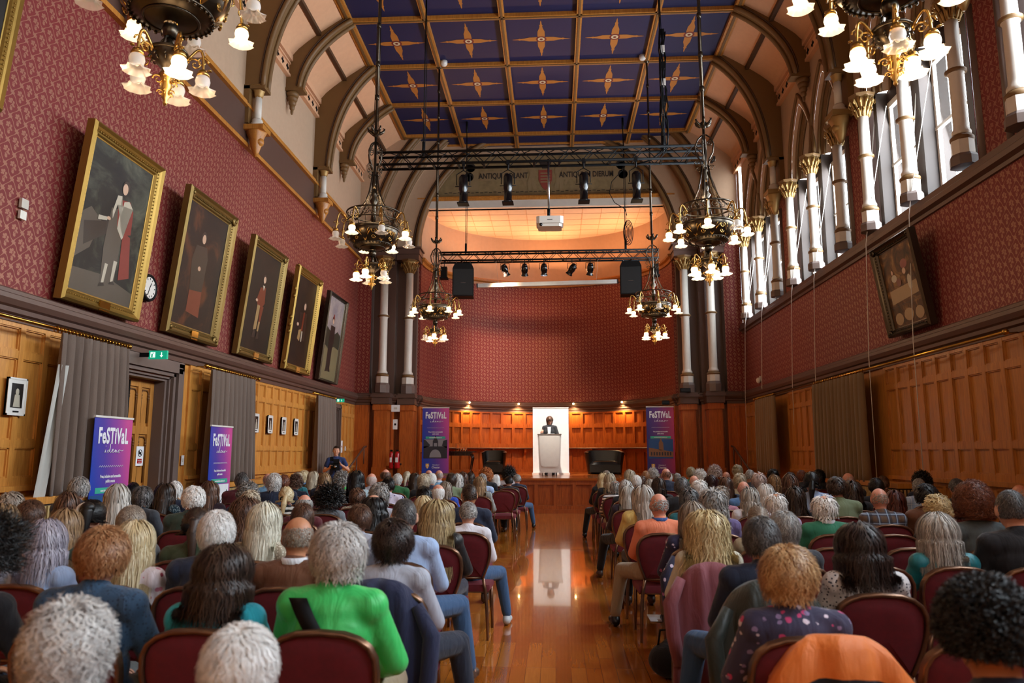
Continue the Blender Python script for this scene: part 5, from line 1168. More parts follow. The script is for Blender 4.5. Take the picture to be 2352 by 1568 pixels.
def cloth(name, col, pat=None, cols=(), sc=1.0, rough=.85, sheen=.15):
    t = NT(name); p = t.coord(); c = rgb(col); n = t.noise(p, 5, 3); w_ = t.noise(t.mapv(p, scale=(1,1,1)), 260, 2)
    base = t.mix(t.math('MULTIPLY', n, .5), c, tuple(x*.7 for x in c))
    if pat == 'stripe':
        s = t.n('ShaderNodeSeparateXYZ', None, Vector=p); f = t.math('GREATER_THAN', t.math('SINE', t.math('MULTIPLY', s.outputs[2], 110*sc)), .35); base = t.mix(f, base, cols[0])
    elif pat == 'vstripe':
        s = t.n('ShaderNodeSeparateXYZ', None, Vector=p); f = t.math('GREATER_THAN', t.math('SINE', t.math('MULTIPLY', s.outputs[0], 260*sc)), 0); base = t.mix(f, base, cols[0])
    elif pat == 'plaid':
        s = t.n('ShaderNodeSeparateXYZ', None, Vector=p)
        for i, (ax, fr, th, cc) in enumerate(((0,70,.3,cols[0]),(2,70,.3,cols[0]),(0,70,.93,cols[1]),(2,70,.93,cols[1]),(0,35,.9,cols[2]))):
            f = t.math('GREATER_THAN', t.math('SINE', t.math('MULTIPLY', s.outputs[ax], fr*sc)), th); base = t.mix(t.math('MULTIPLY', f, .6), base, cc)
    elif pat == 'floral':
        for i, cc in enumerate(cols):
            v = t.n('ShaderNodeTexVoronoi', {'feature': 'F1'}, Vector=t.mapv(p, loc=(i*3.1, i, i*2)), Scale=16*sc); nz = t.noise(p, 40*sc, 2); f = t.math('LESS_THAN', t.math('ADD', v.outputs[0], t.math('MULTIPLY', nz, .35)), .42-.03*i); base = t.mix(f, base, cc)
    elif pat == 'dots':
        v = t.n('ShaderNodeTexVoronoi', {'feature': 'F1'}, Vector=p, Scale=70*sc, Randomness=.6); f = t.math('LESS_THAN', v.outputs[0], .3); base = t.mix(f, base, cols[0])
    elif pat == 'wave':
        v = t.n('ShaderNodeTexWave', {'wave_type': 'RINGS'}, Vector=p, Scale=7*sc, Distortion=3); f = t.math('GREATER_THAN', v.outputs[1], .5); base = t.mix(f, base, cols[0])
    folds = t.noise(t.mapv(p, scale=(9,9,3)), 1, 3, .6, .8)
    t.out(Base_Color=base, Roughness=rough, Sheen_Weight=sheen); t.bump(t.math('ADD', t.math('MULTIPLY', folds, 2.4), t.math('MULTIPLY', w_, .12)), .55, .014); return t.m
TOPS = dict(black=('black top','14141a'), maroon=('maroon top','5a1a24'), turq=('bright turquoise jumper','2ab4cc'), green=('bright green zip jacket','3fd069'), ltblue=('pale blue shirt','a8c0e6'), navy=('navy jumper','18233c'), brown=('brown jumper','6a3e22'), ltgrey=('light grey jumper','b4b8c6'),
    greytee=('grey t-shirt','74787e'), olive=('olive green top','3c4a30'), dkgreen=('dark green top','2c4034'), dkplum=('dark plum top','2e2030'), blackj=('black leather jacket','17181a'), white=('white t-shirt','e8e6ee'), charcoal=('charcoal jacket','30343c'), navysuit=('dark blue suit jacket','222838'), mint=('mint top','8cc4bc'),
    dkred=('dark red fleece','5a0c18'), green2=('green top','2c6a3c'), skyblue=('sky blue shirt','74a8d0'), beige=('beige top','b4a688'), royal=('royal blue hoodie','1f48b8'), sage=('sage green shirt','7c8c6c'), teal=('teal top','1c6c78'), olive2=('olive top','4a4a2c'), blue=('blue shirt','5c86b8'), orange=('orange polo shirt','f08c66'), cream=('cream hooded jacket','d0cdbc'),
    tealpuff=('teal padded jacket','12808e'), purple=('purple cardigan','6a5c8c'), greensw=('green jumper','2c7a5c'), yellow=('yellow cardigan','e0c474'), lilac=('lilac shirt','b8a8cc'), rose=('rose top','b07888'), grey=('grey top','6c6c72'), camel=('camel coat','9a7c4c'), greyplaid=('dark grey plaid jacket','4c5456'))
for k, (d, c) in TOPS.items(): M['t_'+k] = cloth(d, c, rough=.45 if k in ('blackj','green','tealpuff') else .85)
PAT = dict(pinkflor=('white and pink floral blouse','e8dce2','floral',('a83a58','c87a90')), denimdot=('dotted denim blue shirt','2c4a66','dots',('1c3048',)), sequin=('sequinned pale cardigan','b4aa94','dots',('e8e2d0',)), pinkflor2=('pink floral top','c88ab8','floral',('f0e4f0','8a3a78')), tealdot=('dark teal speckled dress','1f3c4a','dots',('b8ccd0',)),
    bluefloral=('blue patterned top','2c4470','floral',('7c94b8',)), zigzag=('black and white swirled top','e8e8e4','wave',('101010',)), ltbluestrap=('pale blue top','a4c4d4','vstripe',('b8ccd0',)), purpflor=('white and purple floral top','d8d0e4','floral',('2a1c6c',)), stripegrey=('grey striped shawl','a8aca8','vstripe',('6c706e',)),
    floralnavy=('navy floral blouse','3c3a58','floral',('e4d8e8','c8447c','8c7ca8')), floralbw=('white blouse with small black print','e4e2e2','dots',('2c303c',)), dkflor=('navy floral coat','2c2848','floral',('d0c4d8','a85c84')), plaid=('brown and blue plaid shirt','6a5240','plaid',('2c3c54','a8c0dc','1c2028')), bluecheck=('pale blue checked shirt','b8d0ec','plaid',('8cacd8','dce8f4','8cacd8')), stripew=('black and white striped top','e4e0e0','stripe',('1a1a20',)))
for k, (d, c, pt, cs) in PAT.items(): M['t_'+k] = cloth(d, c, pt, cs, 1.0 if pt != 'dots' else .8); TOPS[k] = (d, c)
M['jeans'] = cloth('blue denim jeans', '34567e'); M['darktr'] = cloth('dark trousers', '16171c'); M['beigetr'] = cloth('beige chinos', 'a08e72'); M['greytr'] = cloth('grey trousers', '5c6262'); M['navytr'] = cloth('navy trousers', '1c2436')
M['shoebrown'] = plain('brown leather shoe', '4c3426', .5); M['shoeblack'] = plain('black shoe', '141214', .4); M['shoewhite'] = plain('white trainer', 'c8ced2', .5)

def remesh(name, mb, voxel, it=6, fac=.5, disp=None):
    me = bpy.data.meshes.new(name+'_src'); me.from_pydata(mb.v, [], mb.f); me.update()
    o = bpy.data.objects.new(name+'_src', me); C.objects.link(o)
    md = o.modifiers.new('r', 'REMESH'); md.mode = 'VOXEL'; md.voxel_size = voxel; md.use_smooth_shade = True
    md = o.modifiers.new('s', 'SMOOTH'); md.factor = fac; md.iterations = it
    dg = bpy.context.evaluated_depsgraph_get(); r = bpy.data.meshes.new_from_object(o.evaluated_get(dg)); r.name = name
    bpy.data.objects.remove(o); bpy.data.meshes.remove(me)
    r.polygons.foreach_set('use_smooth', [True]*len(r.polygons)); r.materials.clear(); r.materials.append(None); return r
def cap_(b, p0, p1, r0, r1, n=10):
    p0, p1 = Vector(p0), Vector(p1); d = (p1-p0); L = d.length
    if L < 1e-5: return
    pts, rs = [], []
    for i in range(5): a = PI/2*i/4; pts.append(p0-d/L*r0*math.cos(a)); rs.append(max(r0*math.sin(a), .001))
    for i in range(5): a = PI/2*i/4; pts.append(p1+d/L*r1*math.sin(a)); rs.append(max(r1*math.cos(a), .001))
    b.tube([tuple(p) for p in pts], rs, n)
HEADC = Vector((0, -.075, 1.155)); HE = (.081, .101, .105)
def head(b, c, yaw, tilt=0):
    m = Matrix.Translation(c) @ Matrix.Rotation(yaw, 4, 'Z') @ Matrix.Rotation(tilt, 4, 'X')
    b.ball((0,0,0), HE, 20, 14, m); b.ball((0,.022,-.05), (.064,.074,.07), 14, 10, m); b.ball((0,.078,-.1), (.026,.02,.02), 8, 6, m)
    b.ball((0,.104,-.03), (.012,.018,.02), 8, 6, m); b.ball((0,.1,-.008), (.008,.012,.022), 6, 5, m); b.ball((0,.088,.022), (.05,.018,.012), 10, 6, m)
    b.ball((0,.092,-.062), (.024,.012,.009), 8, 5, m)
    for s in (-1, 1): b.ball((s*.083,-.004,-.018), (.009,.02,.034), 8, 6, m); b.ball((s*.045,.068,-.04), (.022,.02,.02), 8, 6, m)
def hand(b, wrist, d, up, curl=.6, side=1):
    w_ = Vector(wrist); d = Vector(d).normalized(); up = Vector(up).normalized(); s = d.cross(up).normalized()
    m = Matrix(((s.x,d.x,up.x,w_.x),(s.y,d.y,up.y,w_.y),(s.z,d.z,up.z,w_.z),(0,0,0,1)))
    b.ball((0,.045,0), (.04,.05,.015), 10, 8, m)
    for k, (x, L) in enumerate(((-.03,.062),(-.01,.074),(.01,.07),(.029,.055))):
        p0 = m @ Vector((x,.08,0)); p1 = m @ Vector((x*1.08,.08+L*.55,-.25*L*curl)); p2 = m @ Vector((x*1.1,.08+L*(1-.25*curl),-.85*L*curl))
        cap_(b, p0, p1, .0088, .0082, 8); cap_(b, p1, p2, .0082, .007, 8)
    cap_(b, m @ Vector((side*.03,.02,0)), m @ Vector((side*.055,.055,-.01)), .012, .01, 8); cap_(b, m @ Vector((side*.055,.055,-.01)), m @ Vector((side*.058,.09,-.02)), .01, .008, 8)
SIT = dict(hip=(.085,-.06,.555), knee=(.12,.42,.52), ank=(.12,.43,.1), toe=(.135,.58,.045), sh=(.165,-.125,.955), el=(.235,-.03,.72), wr=(.1,.2,.62))
VAR = {}
def sit_prims(sex, legs, kind, infl=0):
    b = MB(); f = .94 if sex == 'f' else 1.0; S = SIT
    def X(p, s): return (p[0]*s, p[1], p[2])
    tor = [((0,-.06,.57),(.168+infl,.118+infl,.11+infl)), ((0,-.095,.70),(.145*f+infl,.105+infl,.13+infl)), ((0,-.125,.84),(.168*f+infl,.112+infl,.15+infl)), ((0,-.125,.93),(.15*f+infl,.095+infl,.085+infl))]
    legsx = {s: (.0 if legs*s <= 0 else .2) for s in (-1, 1)}
    if kind in ('body', 'top'):
        for c, r in tor[(0 if kind == 'body' else 0):]: b.ball(c, r, 16, 12)
        for s in (-1, 1):
            sh = X(S['sh'], s*f); el = X(S['el'], s); wr = X(S['wr'], s)
            b.ball(sh, (.062*f+infl,.06+infl,.058+infl), 12, 9); cap_(b, (sh[0]*.5, sh[1], sh[2]+.012), sh, .06+infl, .055+infl)
            cap_(b, sh, el, .05*f+infl, .041+infl)
            if kind == 'body' or sex_long[0]: cap_(b, el, wr, .04+infl, .027+infl)
            else: pass
        cap_(b, (0,-.12,.965), (0,-.115,1.0), .085+infl, .062+infl)
    if kind == 'body':
        cap_(b, (0,-.12,.98), (0,-.085,1.1), .054*f, .054*f)
        for s in (-1, 1): wr = X(S['wr'], s); hand(b, wr, (-s*.35,.75,-.25), (0,.25,.97), .5, -s)
    if kind in ('body', 'trousers'):
        if kind == 'trousers': b.ball((0,-.06,.57), (.172+infl,.122+infl,.105+infl), 16, 12)
        for s in (-1, 1):
            hp = X(S['hip'], s); kn = X(S['knee'], s); an = X(S['ank'], s); kn = (kn[0]+s*legsx[s]*.9, kn[1]-legsx[s]*.35, kn[2]); an = (an[0]+s*legsx[s]*1.25, an[1]-legsx[s]*.4, an[2])
            cap_(b, hp, kn, .082+infl, .06+infl); cap_(b, kn, (an[0], an[1], an[2]+(.02 if kind == 'trousers' else 0)), .058+infl, (.046 if kind == 'trousers' else .034)+infl*.5)
            if kind == 'body': cap_(b, an, (an[0]+s*.01, an[1]+.1, .05), .034, .03)
    return b, legsx
sex_long = [True]
def variant(sex, yaw, legs, near):
    key = (sex, yaw, legs, near)
    if key in VAR: return VAR[key]
    vx = .0085 if near else .013
    b, lx = sit_prims(sex, legs, 'body'); head(b, HEADC, math.radians(yaw), -.12); VAR[key] = remesh('person_body', b, vx, 5, .5); return VAR[key]
CL = {}
def clothmesh(kind, sex, legs, long, near):
    key = (kind, sex, legs, long, near)
    if key not in CL:
        sex_long[0] = long; b, lx = sit_prims(sex, legs, kind, .014 if kind == 'top' else .012); CL[key] = remesh(kind, b, .011 if near else .015, 4, .5); sex_long[0] = True
    return CL[key]
def shoemesh(s, legs):
    key = ('shoe', s, legs)
    if key not in CL:
        b = MB(); lx = .2 if legs*s > 0 else 0; x = s*(.12+lx*1.25); y = .43-lx*.4
        cap_(b, (x, y-.03, .05), (x, y, .075), .042, .045); cap_(b, (x, y-.02, .042), (x+s*.012, y+.15, .035), .042, .036); b.ball((x+s*.012, y+.15, .036), (.046,.06,.034), 12, 8)
        q = MB(); q.v, q.f = b.v, b.f; CL[key] = remesh('shoe', b, .01, 3)
        for v in CL[key].vertices:
            if v.co.z < .004: v.co.z = .004
    return CL[key]
def collarmesh():
    if 'collar' not in CL:
        b = MB(); b.lathe([(.068,.0),(.078,.02),(.07,.048),(.062,.05),(.06,.02)], 20, (0,-.108,1.0), cap=False); me = bpy.data.meshes.new('collar'); me.from_pydata(b.v, [], b.f); me.polygons.foreach_set('use_smooth', [True]*len(me.polygons)); me.materials.append(None); CL['collar'] = me
    return CL['collar']
# ---- hair: ribbons of strands flowing from crown or parting over the skull, over a close cap
HS = dict(  # length, layer offset, gravity, curl, density, width
    short=(.042,.05,.16,.25,.010,1.3), crop=(.016,.02,.06,.2,.003,1.3), shortf=(.062,.08,.26,.25,.012,1.3), wavy=(.085,.10,.32,.3,.028,1.2), bob=(.20,.08,.36,.75,.008,1), bobm=(.17,.06,.24,.7,.014,1.1), wavybob=(.16,.1,.4,.5,.035,1), speaker=(.115,.06,.18,.6,.008,1.2),
    long=(.40,.06,.36,.85,.01,1.1), longw=(.40,.08,.46,.8,.03,1.1), baldlong=(.36,.04,.26,.85,.012,1), curly=(.10,.15,.62,.1,.06,1.5), curlyg=(.06,.08,.34,.2,.04,1.4), curlylong=(.2,.10,.26,.8,.04,1.3), ring=(.05,.03,.12,.4,.008,.6), thin=(.08,.04,.2,.35,.014,.6), recede=(.06,.04,.14,.25,.01,.9),
    bald=(.012,.01,.03,.2,.003,.35), pony=(.13,.03,.14,.35,.006,1), clip=(.15,.03,.16,.3,.008,1), scrunch=(.15,.04,.2,.3,.01,1), updo=(.14,.06,.3,.2,.03,1), shortcurl=(.03,.05,.15,.1,.025,1.7))
HM = {}
def hair_mesh(style, seed, near):
    key = (style, seed, near)
    if key in HM: return HM[key]
    L, o0, o1, grav, curl, dens = HS[style]; rs = np.random.RandomState(seed*77+len(style)+ord(style[0])); N = int((3000 if near else 560)*dens*(1.5 if L > .2 else 1)); E = np.array(HE)
    def keep(d, loose=0):
        face = (d[:,1] > .42-loose) & (d[:,2] < .52) ; low = d[:,2] < -.62; ear = (np.abs(d[:,0]) > .82) & (d[:,2] < -.12) & (L < .12) & (d[:,1] > -.2)
        side = (d[:,1] > .1) & (d[:,2] < -.25)
        k = ~(face | low | ear | side)
        if style in ('ring', 'bald'): k &= (d[:,2] < .42)
        if style == 'baldlong': k &= ~((d[:,2] > .72) & (np.abs(d[:,0]) < .55))
        if style == 'recede': k &= ~((d[:,2] > .5) & (d[:,1] > -.1) & (np.abs(d[:,0]) < .9))
        if style == 'thin': k &= (d[:,2] < .75) | (rs.rand(len(d)) < .35)
        if L < .12: k &= ~((d[:,2] < -.46))
        return k
    d = rs.randn(N*4, 3); d /= np.linalg.norm(d, axis=1)[:,None]; d = d[keep(d)][:N]; n = len(d)
    p = d*E*1.0; K = 5 if L < .06 else (8 if L < .2 else 13); h = L*(.75+.5*rs.rand(n))/K; off = o0*.3+(o1-o0*.3)*rs.rand(n)**1.2
    c0 = np.array((0.,-.42,.9)); c0 /= np.linalg.norm(c0)
    tie = None
    if style in ('pony', 'clip', 'scrunch', 'updo'): tie = np.array((0,-.13, .0 if style == 'pony' else (.05 if style == 'clip' else .02)))
    def flow(p):
        nn = p/E**2; nn /= np.linalg.norm(nn, axis=1)[:,None]; q = p/E; q /= np.linalg.norm(q, axis=1)[:,None]
        a = q-c0 if tie is None else (tie/E-q)
        if style in ('long', 'longw', 'bob', 'bobm', 'speaker', 'baldlong'): a = np.stack([q[:,0]*1.0+.12*rs.randn(len(q)), q[:,1]*.25-.12, q[:,2]*0-.75], 1)
        if style in ('curly', 'curlyg', 'shortcurl', 'curlylong'): a = a*.3+nn*(.8 if style != 'curlylong' else .5)+rs.randn(*p.shape)*.5; return a/np.linalg.norm(a, axis=1)[:,None], nn
        a = a/np.maximum(np.linalg.norm(a, axis=1), 1e-6)[:,None]; a[:,2] -= grav*.9; a -= nn*(a*nn).sum(1)[:,None]*.92
        return a/np.maximum(np.linalg.norm(a, axis=1), 1e-6)[:,None], nn
    dirv, nn = flow(p); path = [p.copy()]; norms = [nn]; ph = rs.rand(n)*6.28; cr = rs.randn(n, 3)*(.05 if curl < .012 or style in ('short','shortf','long','bobm') else .11)
    side_c = np.sign(rs.randn(n))
    for k in range(K):
        t_, nn = flow(p); lowm = (p[:,2] < -.07)[:,None]*1.0
        if tie is None: t_ = t_*(1-lowm)+lowm*np.array((0,-.06,-1.0))
        dirv = dirv*.45+t_*.55+cr*.5; dirv /= np.linalg.norm(dirv, axis=1)[:,None]
        p = p+dirv*h[:,None]
        q = p/(E*(1+off[:,None])); r = np.linalg.norm(q, axis=1); up = p[:,2] > -.06
        tgt = 1.0
        m_ = (r < tgt) & up; p[m_] = p[m_]/r[m_][:,None]
        if style not in ('curly', 'curlyg', 'curlylong', 'shortcurl'):
            far_ = (r > 1.12) & up; p[far_] = p[far_]/r[far_][:,None]*1.12
        else:
            far_ = r > 1+o1; p[far_] = p[far_]/r[far_][:,None]*(1+o1)
        lowp = (p[:,2] <= -.06) & (L >= .12)      # hanging hair keeps clear of neck and shoulders
        rad = np.hypot(p[:,0], p[:,1]+.02); mn = .078+.05*off/o1; mm = lowp & (rad < mn); f = (mn/np.maximum(rad, 1e-4))[mm]; p[mm,0] *= f; p[mm,1] = (p[mm,1]+.02)*f-.02
        sl = (p[:,2] < -.16) & (p[:,1] < .02); yl = np.minimum(p[:,1], -.105-.25*np.clip(-.17-p[:,2], 0, .2)+.1*0); p[sl,1] = np.where(np.abs(p[sl,0]) < .17, yl[sl], p[sl,1])
        cc = curl*np.sin(ph+k*1.5)*(.3+k/K); nn2 = np.cross(dirv, nn); pp = p+nn2*cc[:,None]*.6+nn*np.abs(cc)[:,None]*.3
        path.append(pp); norms.append(nn)
    P = np.stack(path, 1); NN = np.stack(norms, 1); D = np.gradient(P, axis=1); S = np.cross(D, NN); S /= np.maximum(np.linalg.norm(S, axis=2), 1e-6)[:,:,None]
    wd = (.0024 if near else .0065)*(1.25 if L > .2 else 1); wk = wd*(1-.75*(np.arange(K+1)/K)**2)[None,:,None]; A = P-S*wk; B = P+S*wk
    V = np.stack([A, B], 2).reshape(-1, 3); base = (np.arange(n)*(K+1)*2)[:,None]; kk = np.arange(K)[None,:]*2; i0 = base+kk
    F = np.stack([i0, i0+1, i0+3, i0+2], 2).reshape(-1, 4); rnd = np.repeat(rs.rand(n), K); U = np.stack([np.repeat(rnd, 4), np.tile([0,1,1,0], len(rnd))], 1)
    V = list(map(tuple, V)); F = list(map(tuple, F)); U = list(map(tuple, U))
    # close cap under the strands
    if style != 'bald':
        nu, nv = (36, 24); o_ = len(V); g = []
        for j in range(nv+1):
            for i in range(nu):
                a, e = 2*PI*i/nu, -PI/2+PI*j/nv; g.append((math.cos(a)*math.cos(e), math.sin(a)*math.cos(e), math.sin(e)))
        g = np.array(g); kp = keep(g, .0) if style != 'thin' else keep(g) & (g[:,2] < .7); sc = 1+o0*.75+rs.rand(len(g))*.012; V += list(map(tuple, g*E*sc[:,None]))
        for j in range(nv):
            for i in range(nu):
                q = [j*nu+i, j*nu+(i+1) % nu, (j+1)*nu+(i+1) % nu, (j+1)*nu+i]
                if all(kp[z] for z in q): F.append(tuple(o_+z for z in q)); r_ = rs.rand(); U += [(r_*.6, 0)]*4
        if L > .2 or style in ('pony', 'clip', 'scrunch', 'updo', 'curlylong'):       # body of the hanging hair or the knot
            mb = MB()
            if tie is None:
                rows = []; Z0 = -.03; nseg = 6
                for j in range(nseg+1):
                    z = Z0-(L-.11)*j/nseg; r1 = .083+o1*.04*min(1, j*.5); row = []
                    for i in range(13): a = PI+PI*i/12; yy_ = math.sin(a)*(r1+.01)-.01; yy_ = min(yy_, -.09-.2*max(0, -.17-z)) if z < -.15 else yy_; row.append((math.cos(a)*r1*(1.0 if z > -.15 else .95), yy_, z))
                    rows.append(row)
                mb.sheet(rows)
            elif style == 'pony': cap_(mb, (0,-.115,-.02), (-.01,-.15,-.1), .03, .036); cap_(mb, (-.01,-.15,-.1), (-.02,-.14,-.24), .036, .012)
            elif style == 'clip': cap_(mb, (0,-.11,.02), (0,-.13,-.05), .04, .036); cap_(mb, (0,-.13,-.05), (.01,-.13,-.24), .036, .02)
            elif style == 'scrunch': mb.ball((-.0,-.12,.05), (.05,.045,.05), 12, 8); cap_(mb, (0,-.13,.02), (0,-.13,-.16), .045, .02)
            else: mb.ball((.05,-.105,-.045), (.045,.035,.04), 12, 8); mb.ball((.02,-.115,-.02), (.04,.03,.04), 12, 8)
            o_ = len(V); V += mb.v
            for f in mb.f: F.append(tuple(i+o_ for i in f)); r_ = rs.rand(); U += [(r_*.8, 0)]*len(f)
    me = bpy.data.meshes.new('hair'); me.from_pydata(V, [], F); me.polygons.foreach_set('use_smooth', [True]*len(me.polygons)); lay = me.uv_layers.new(name='UVMap'); lay.data.foreach_set('uv', np.array(U, dtype=np.float32).ravel()); me.materials.append(None); me.update()
    HM[key] = me; return me
def child(name, me, mat, parent, loc=None, rot=None, label=None):
    o = bpy.data.objects.new(name, me); C.objects.link(o); setp(o, parent)
    o.material_slots[0].link = 'OBJECT'; o.material_slots[0].material = M[mat]
    if loc is not None: o.location = loc
    if rot is not None: o.rotation_euler = rot
    if label: o['label'] = label
    return o
FEM = ('wavy','bob','bobm','long','longw','shortf','clip','scrunch','pony','updo','curlylong','wavybob','curly')
HW = dict(short='short', crop='cropped', shortf='short', wavy='wavy', bob='bobbed', bobm='bobbed', wavybob='wavy', long='long', longw='long wavy', baldlong='long thinning', curly='big curly', curlyg='curly', curlylong='long curly', ring='balding', thin='thin', recede='receding', bald='shaven', pony='ponytailed', clip='clipped up', scrunch='tied up', updo='pinned up', shortcurl='short curly')
CN = dict(silver='silver', silver2='silver grey', white='white', grey='grey', dkgrey='dark grey', black='black', brown='brown', dkbrown='dark brown', dkbrown2='dark brown', ginger='ginger', blonde='blonde', blonde2='golden blonde', dkblonde='dark blonde', platinum='platinum blonde', lilac='lilac grey', ashblonde='ash blonde', brownblonde='light brown', greybrown='grey brown', greypink='pale grey', pinkbald='faint', auburn='auburn', auburn2='dark auburn', maroonblack='dark plum', strawb='strawberry blonde', orange='orange', sand='sandy')
ORD = ['zeroth','first','second','third','fourth','fifth','sixth','seventh','eighth','ninth','tenth','eleventh','twelfth','thirteenth','fourteenth','fifteenth','sixteenth','seventeenth']
SHORTSL = {('L',2,'ltblue'), ('L',4,'white'), ('L',2,'greytee')}
def seat_person(side, n, X, Z, style, hc, top, yaw, k, legs, W):
    Yo = 3.12+.9*n+.075 if n >= 0 else 2.03; s = Z/1.272; near = n <= 3
    if near and style in ('wavy',): pass
    r = R.Random(int(n*100+k+7)) if hasattr(R, 'Random') else random.Random(n*100+k+7)
    sex = 'f' if style in FEM else 'm'; block = 'left' if side == 'L' else 'right'
    top = 'olive2' if top == 'olive' and side == 'L' and n > 8 else top
    loc = '%s block, %s row from viewer, %s from aisle' % (block, ORD[n+2], ORD[k])
    who = '%s %s hair' % (HW[style], CN[hc]); lab = 'person, %s, %s, %s' % (who, TOPS[top][0], loc)
    if len(lab.replace(',', '').split()) > 16: lab = 'person, %s hair, %s, %s' % (CN[hc], TOPS[top][0], loc)
    if len(lab.replace(',', '').split()) > 16: lab = 'person, %s, %s' % (TOPS[top][0], loc)
    if len(lab.replace(',', '').split()) > 16: lab = 'person in %s, %s' % (' '.join(TOPS[top][0].split()[-2:]), loc)
    t_ = empty('person', (X, Yo, 0), r.uniform(-.05, .05), lab, 'person', 'seated audience'); t_.scale = (s*r.uniform(.98,1.03), s, s)
    yb_ = min((-45, -30, -15, 0, 15, 30), key=lambda q: abs(q+yaw)); yb_ = int(yb_)
    lg = legs
    sk = r.choice(('skin', 'skin', 'skin3', 'skin2')) if hc not in ('black',) else r.choice(('skin', 'skin2'))
    if style == 'bald' and n == 1: sk = 'skin2'
    if style in ('bald', 'ring') and n > 1: sk = 'skin3'
    child('body', variant(sex, yb_, lg, near), sk, t_)
    hy = math.radians(yb_); seed = r.randint(0, 3) if near else r.randint(0, 1)
    if style == 'bald' and n <= 4 or style != 'bald':
        h = child('hair', hair_mesh(style, seed, near), 'h_'+hc, t_, HEADC, (-.12, 0, hy))
        wf = min(1.18, max(.95, W/s/{True: .235, False: .195}[HS[style][2] > .3]))
        h.scale = (wf, 1+.5*(wf-1), 1.02)
    else: h = child('hair', hair_mesh('bald', 0, False), 'h_'+hc, t_, HEADC, (-.12, 0, hy))
    short = (side, n, top) in SHORTSL
    child('top', clothmesh('top', sex, 0, not short, near), 't_'+top, t_)
    tr = r.choice(('darktr', 'jeans', 'darktr', 'greytr', 'navytr', 'beigetr'))
    tr = {('L',4,1): 'jeans', ('L',2,1): 'jeans', ('R',4,1): 'beigetr', ('R',1,1): 'jeans', ('L',14,1): 'jeans', ('L',1,1): 'navytr', ('R',7,1): 'darktr', ('R',12,1): 'darktr', ('R',11,1): 'darktr'}.get((side, n, k), tr)
    child('trousers', clothmesh('trousers', sex, lg, True, near), tr, t_)
    sh = {('L',4,1): 'shoewhite', ('L',2,1): 'shoebrown'}.get((side, n, k), r.choice(('shoeblack', 'shoebrown', 'shoeblack')))
    for q in (-1, 1): child('shoe', shoemesh(q, lg), sh, t_)
    if (side, n, top) in (('R',4,'orange'), ('R',4,'greensw'), ('L',1,'navy'), ('L',1,'brown'), ('R',7,'black'), ('L',13,'skyblue'), ('R',10,'navy')):
        M.setdefault('collar_navy', cloth('blue collar', '3a5a9a')); M.setdefault('collar_white', cloth('white collar', 'e4e4ea'))
        child('collar', collarmesh(), 'collar_navy' if top == 'orange' else 'collar_white', t_, label='shirt collar')
    if (side, n) in (('L',0), ('L',4), ('R',0)) and style in ('short', 'bob', 'shortf', 'long') and abs(yaw) >= 25:
        m = Matrix.Translation(HEADC) @ Matrix.Rotation(hy, 4, 'Z') @ Matrix.Rotation(-.12, 4, 'X'); b = MB()
        for q in (-1, 1): b.tube([(q*.09,-.01,.0),(q*.088,.06,.0),(q*.07,.108,-.0)], .0025, 5, mtx=m); b.tube([(q*.038+.026*math.cos(2*PI*i/14),.112,-.004+.02*math.sin(2*PI*i/14)) for i in range(14)], .0022, 5, closed=True, mtx=m)
        b.tube([(-.012,.114,0),(.012,.114,0)], .002, 4, mtx=m); b.build('spectacles', 'black', t_)
    if style == 'scrunch': b = MB(); b.tube([(.05*math.cos(2*PI*i/14),-.125+.02*math.sin(2*PI*i/14),.045+.05*math.sin(2*PI*i/14)) for i in range(14)], .02, 6, closed=True, mtx=Matrix.Translation(HEADC)); b.build('hair_scrunchie', 'white', t_)
    if style == 'clip': b = MB(); b.ball((0,-.14,.0), (.045,.02,.03), 10, 6, Matrix.Translation(HEADC)); b.build('hair_clip', 'black', t_)
    if style == 'pony': b = MB(); b.tube([(.03*math.cos(2*PI*i/12),-.12,-.03+.03*math.sin(2*PI*i/12)) for i in range(12)], .007, 5, closed=True, mtx=Matrix.Translation(HEADC)); b.build('hair_band', 'black', t_)
    if top == 'green': b = MB(); b.sheet([[(-.11+.24*u-q*.036, -.215-.055*math.sin(PI*min(1,u*1.3)), 1.0-.33*u) for q in (-1, 1)] for u in [i/10 for i in range(11)]]); o_ = b.build('bag_strap', 'black', t_); md = o_.modifiers.new('s', 'SOLIDIFY'); md.thickness = .006
    chair(X, Yo, 'burgundy banquet chair, %s' % loc.replace('from aisle', 'seat from aisle'))
    return t_
def seat_all(side, data):
    rows = {}
    for d in data: rows.setdefault(d[0], []).append(d)
    for n, r_ in rows.items():
        r_ = sorted(r_, key=lambda d: abs(d[1]))
        off = 1 if (side, n) in (('L',12),) else 0
        if off: chair(-.93, 3.12+.9*n+.075-.05, 'empty burgundy banquet chair on the left of the aisle, four rows from the front')
        for i, (n_, X, Z, st_, hc, top, yaw, W) in enumerate(r_):
            legs = 0
            if i == 0 and side == 'L' and n in (1, 2, 4, 14) : legs = 1
            if i == 0 and side == 'R' and n in (1, 4, 7, 12): legs = -1
            seat_person(side, n, X, Z, st_, hc, top, yaw, i+1+off, legs, W)
seat_all('L', PEOPLE_L); seat_all('R', PEOPLE_R)
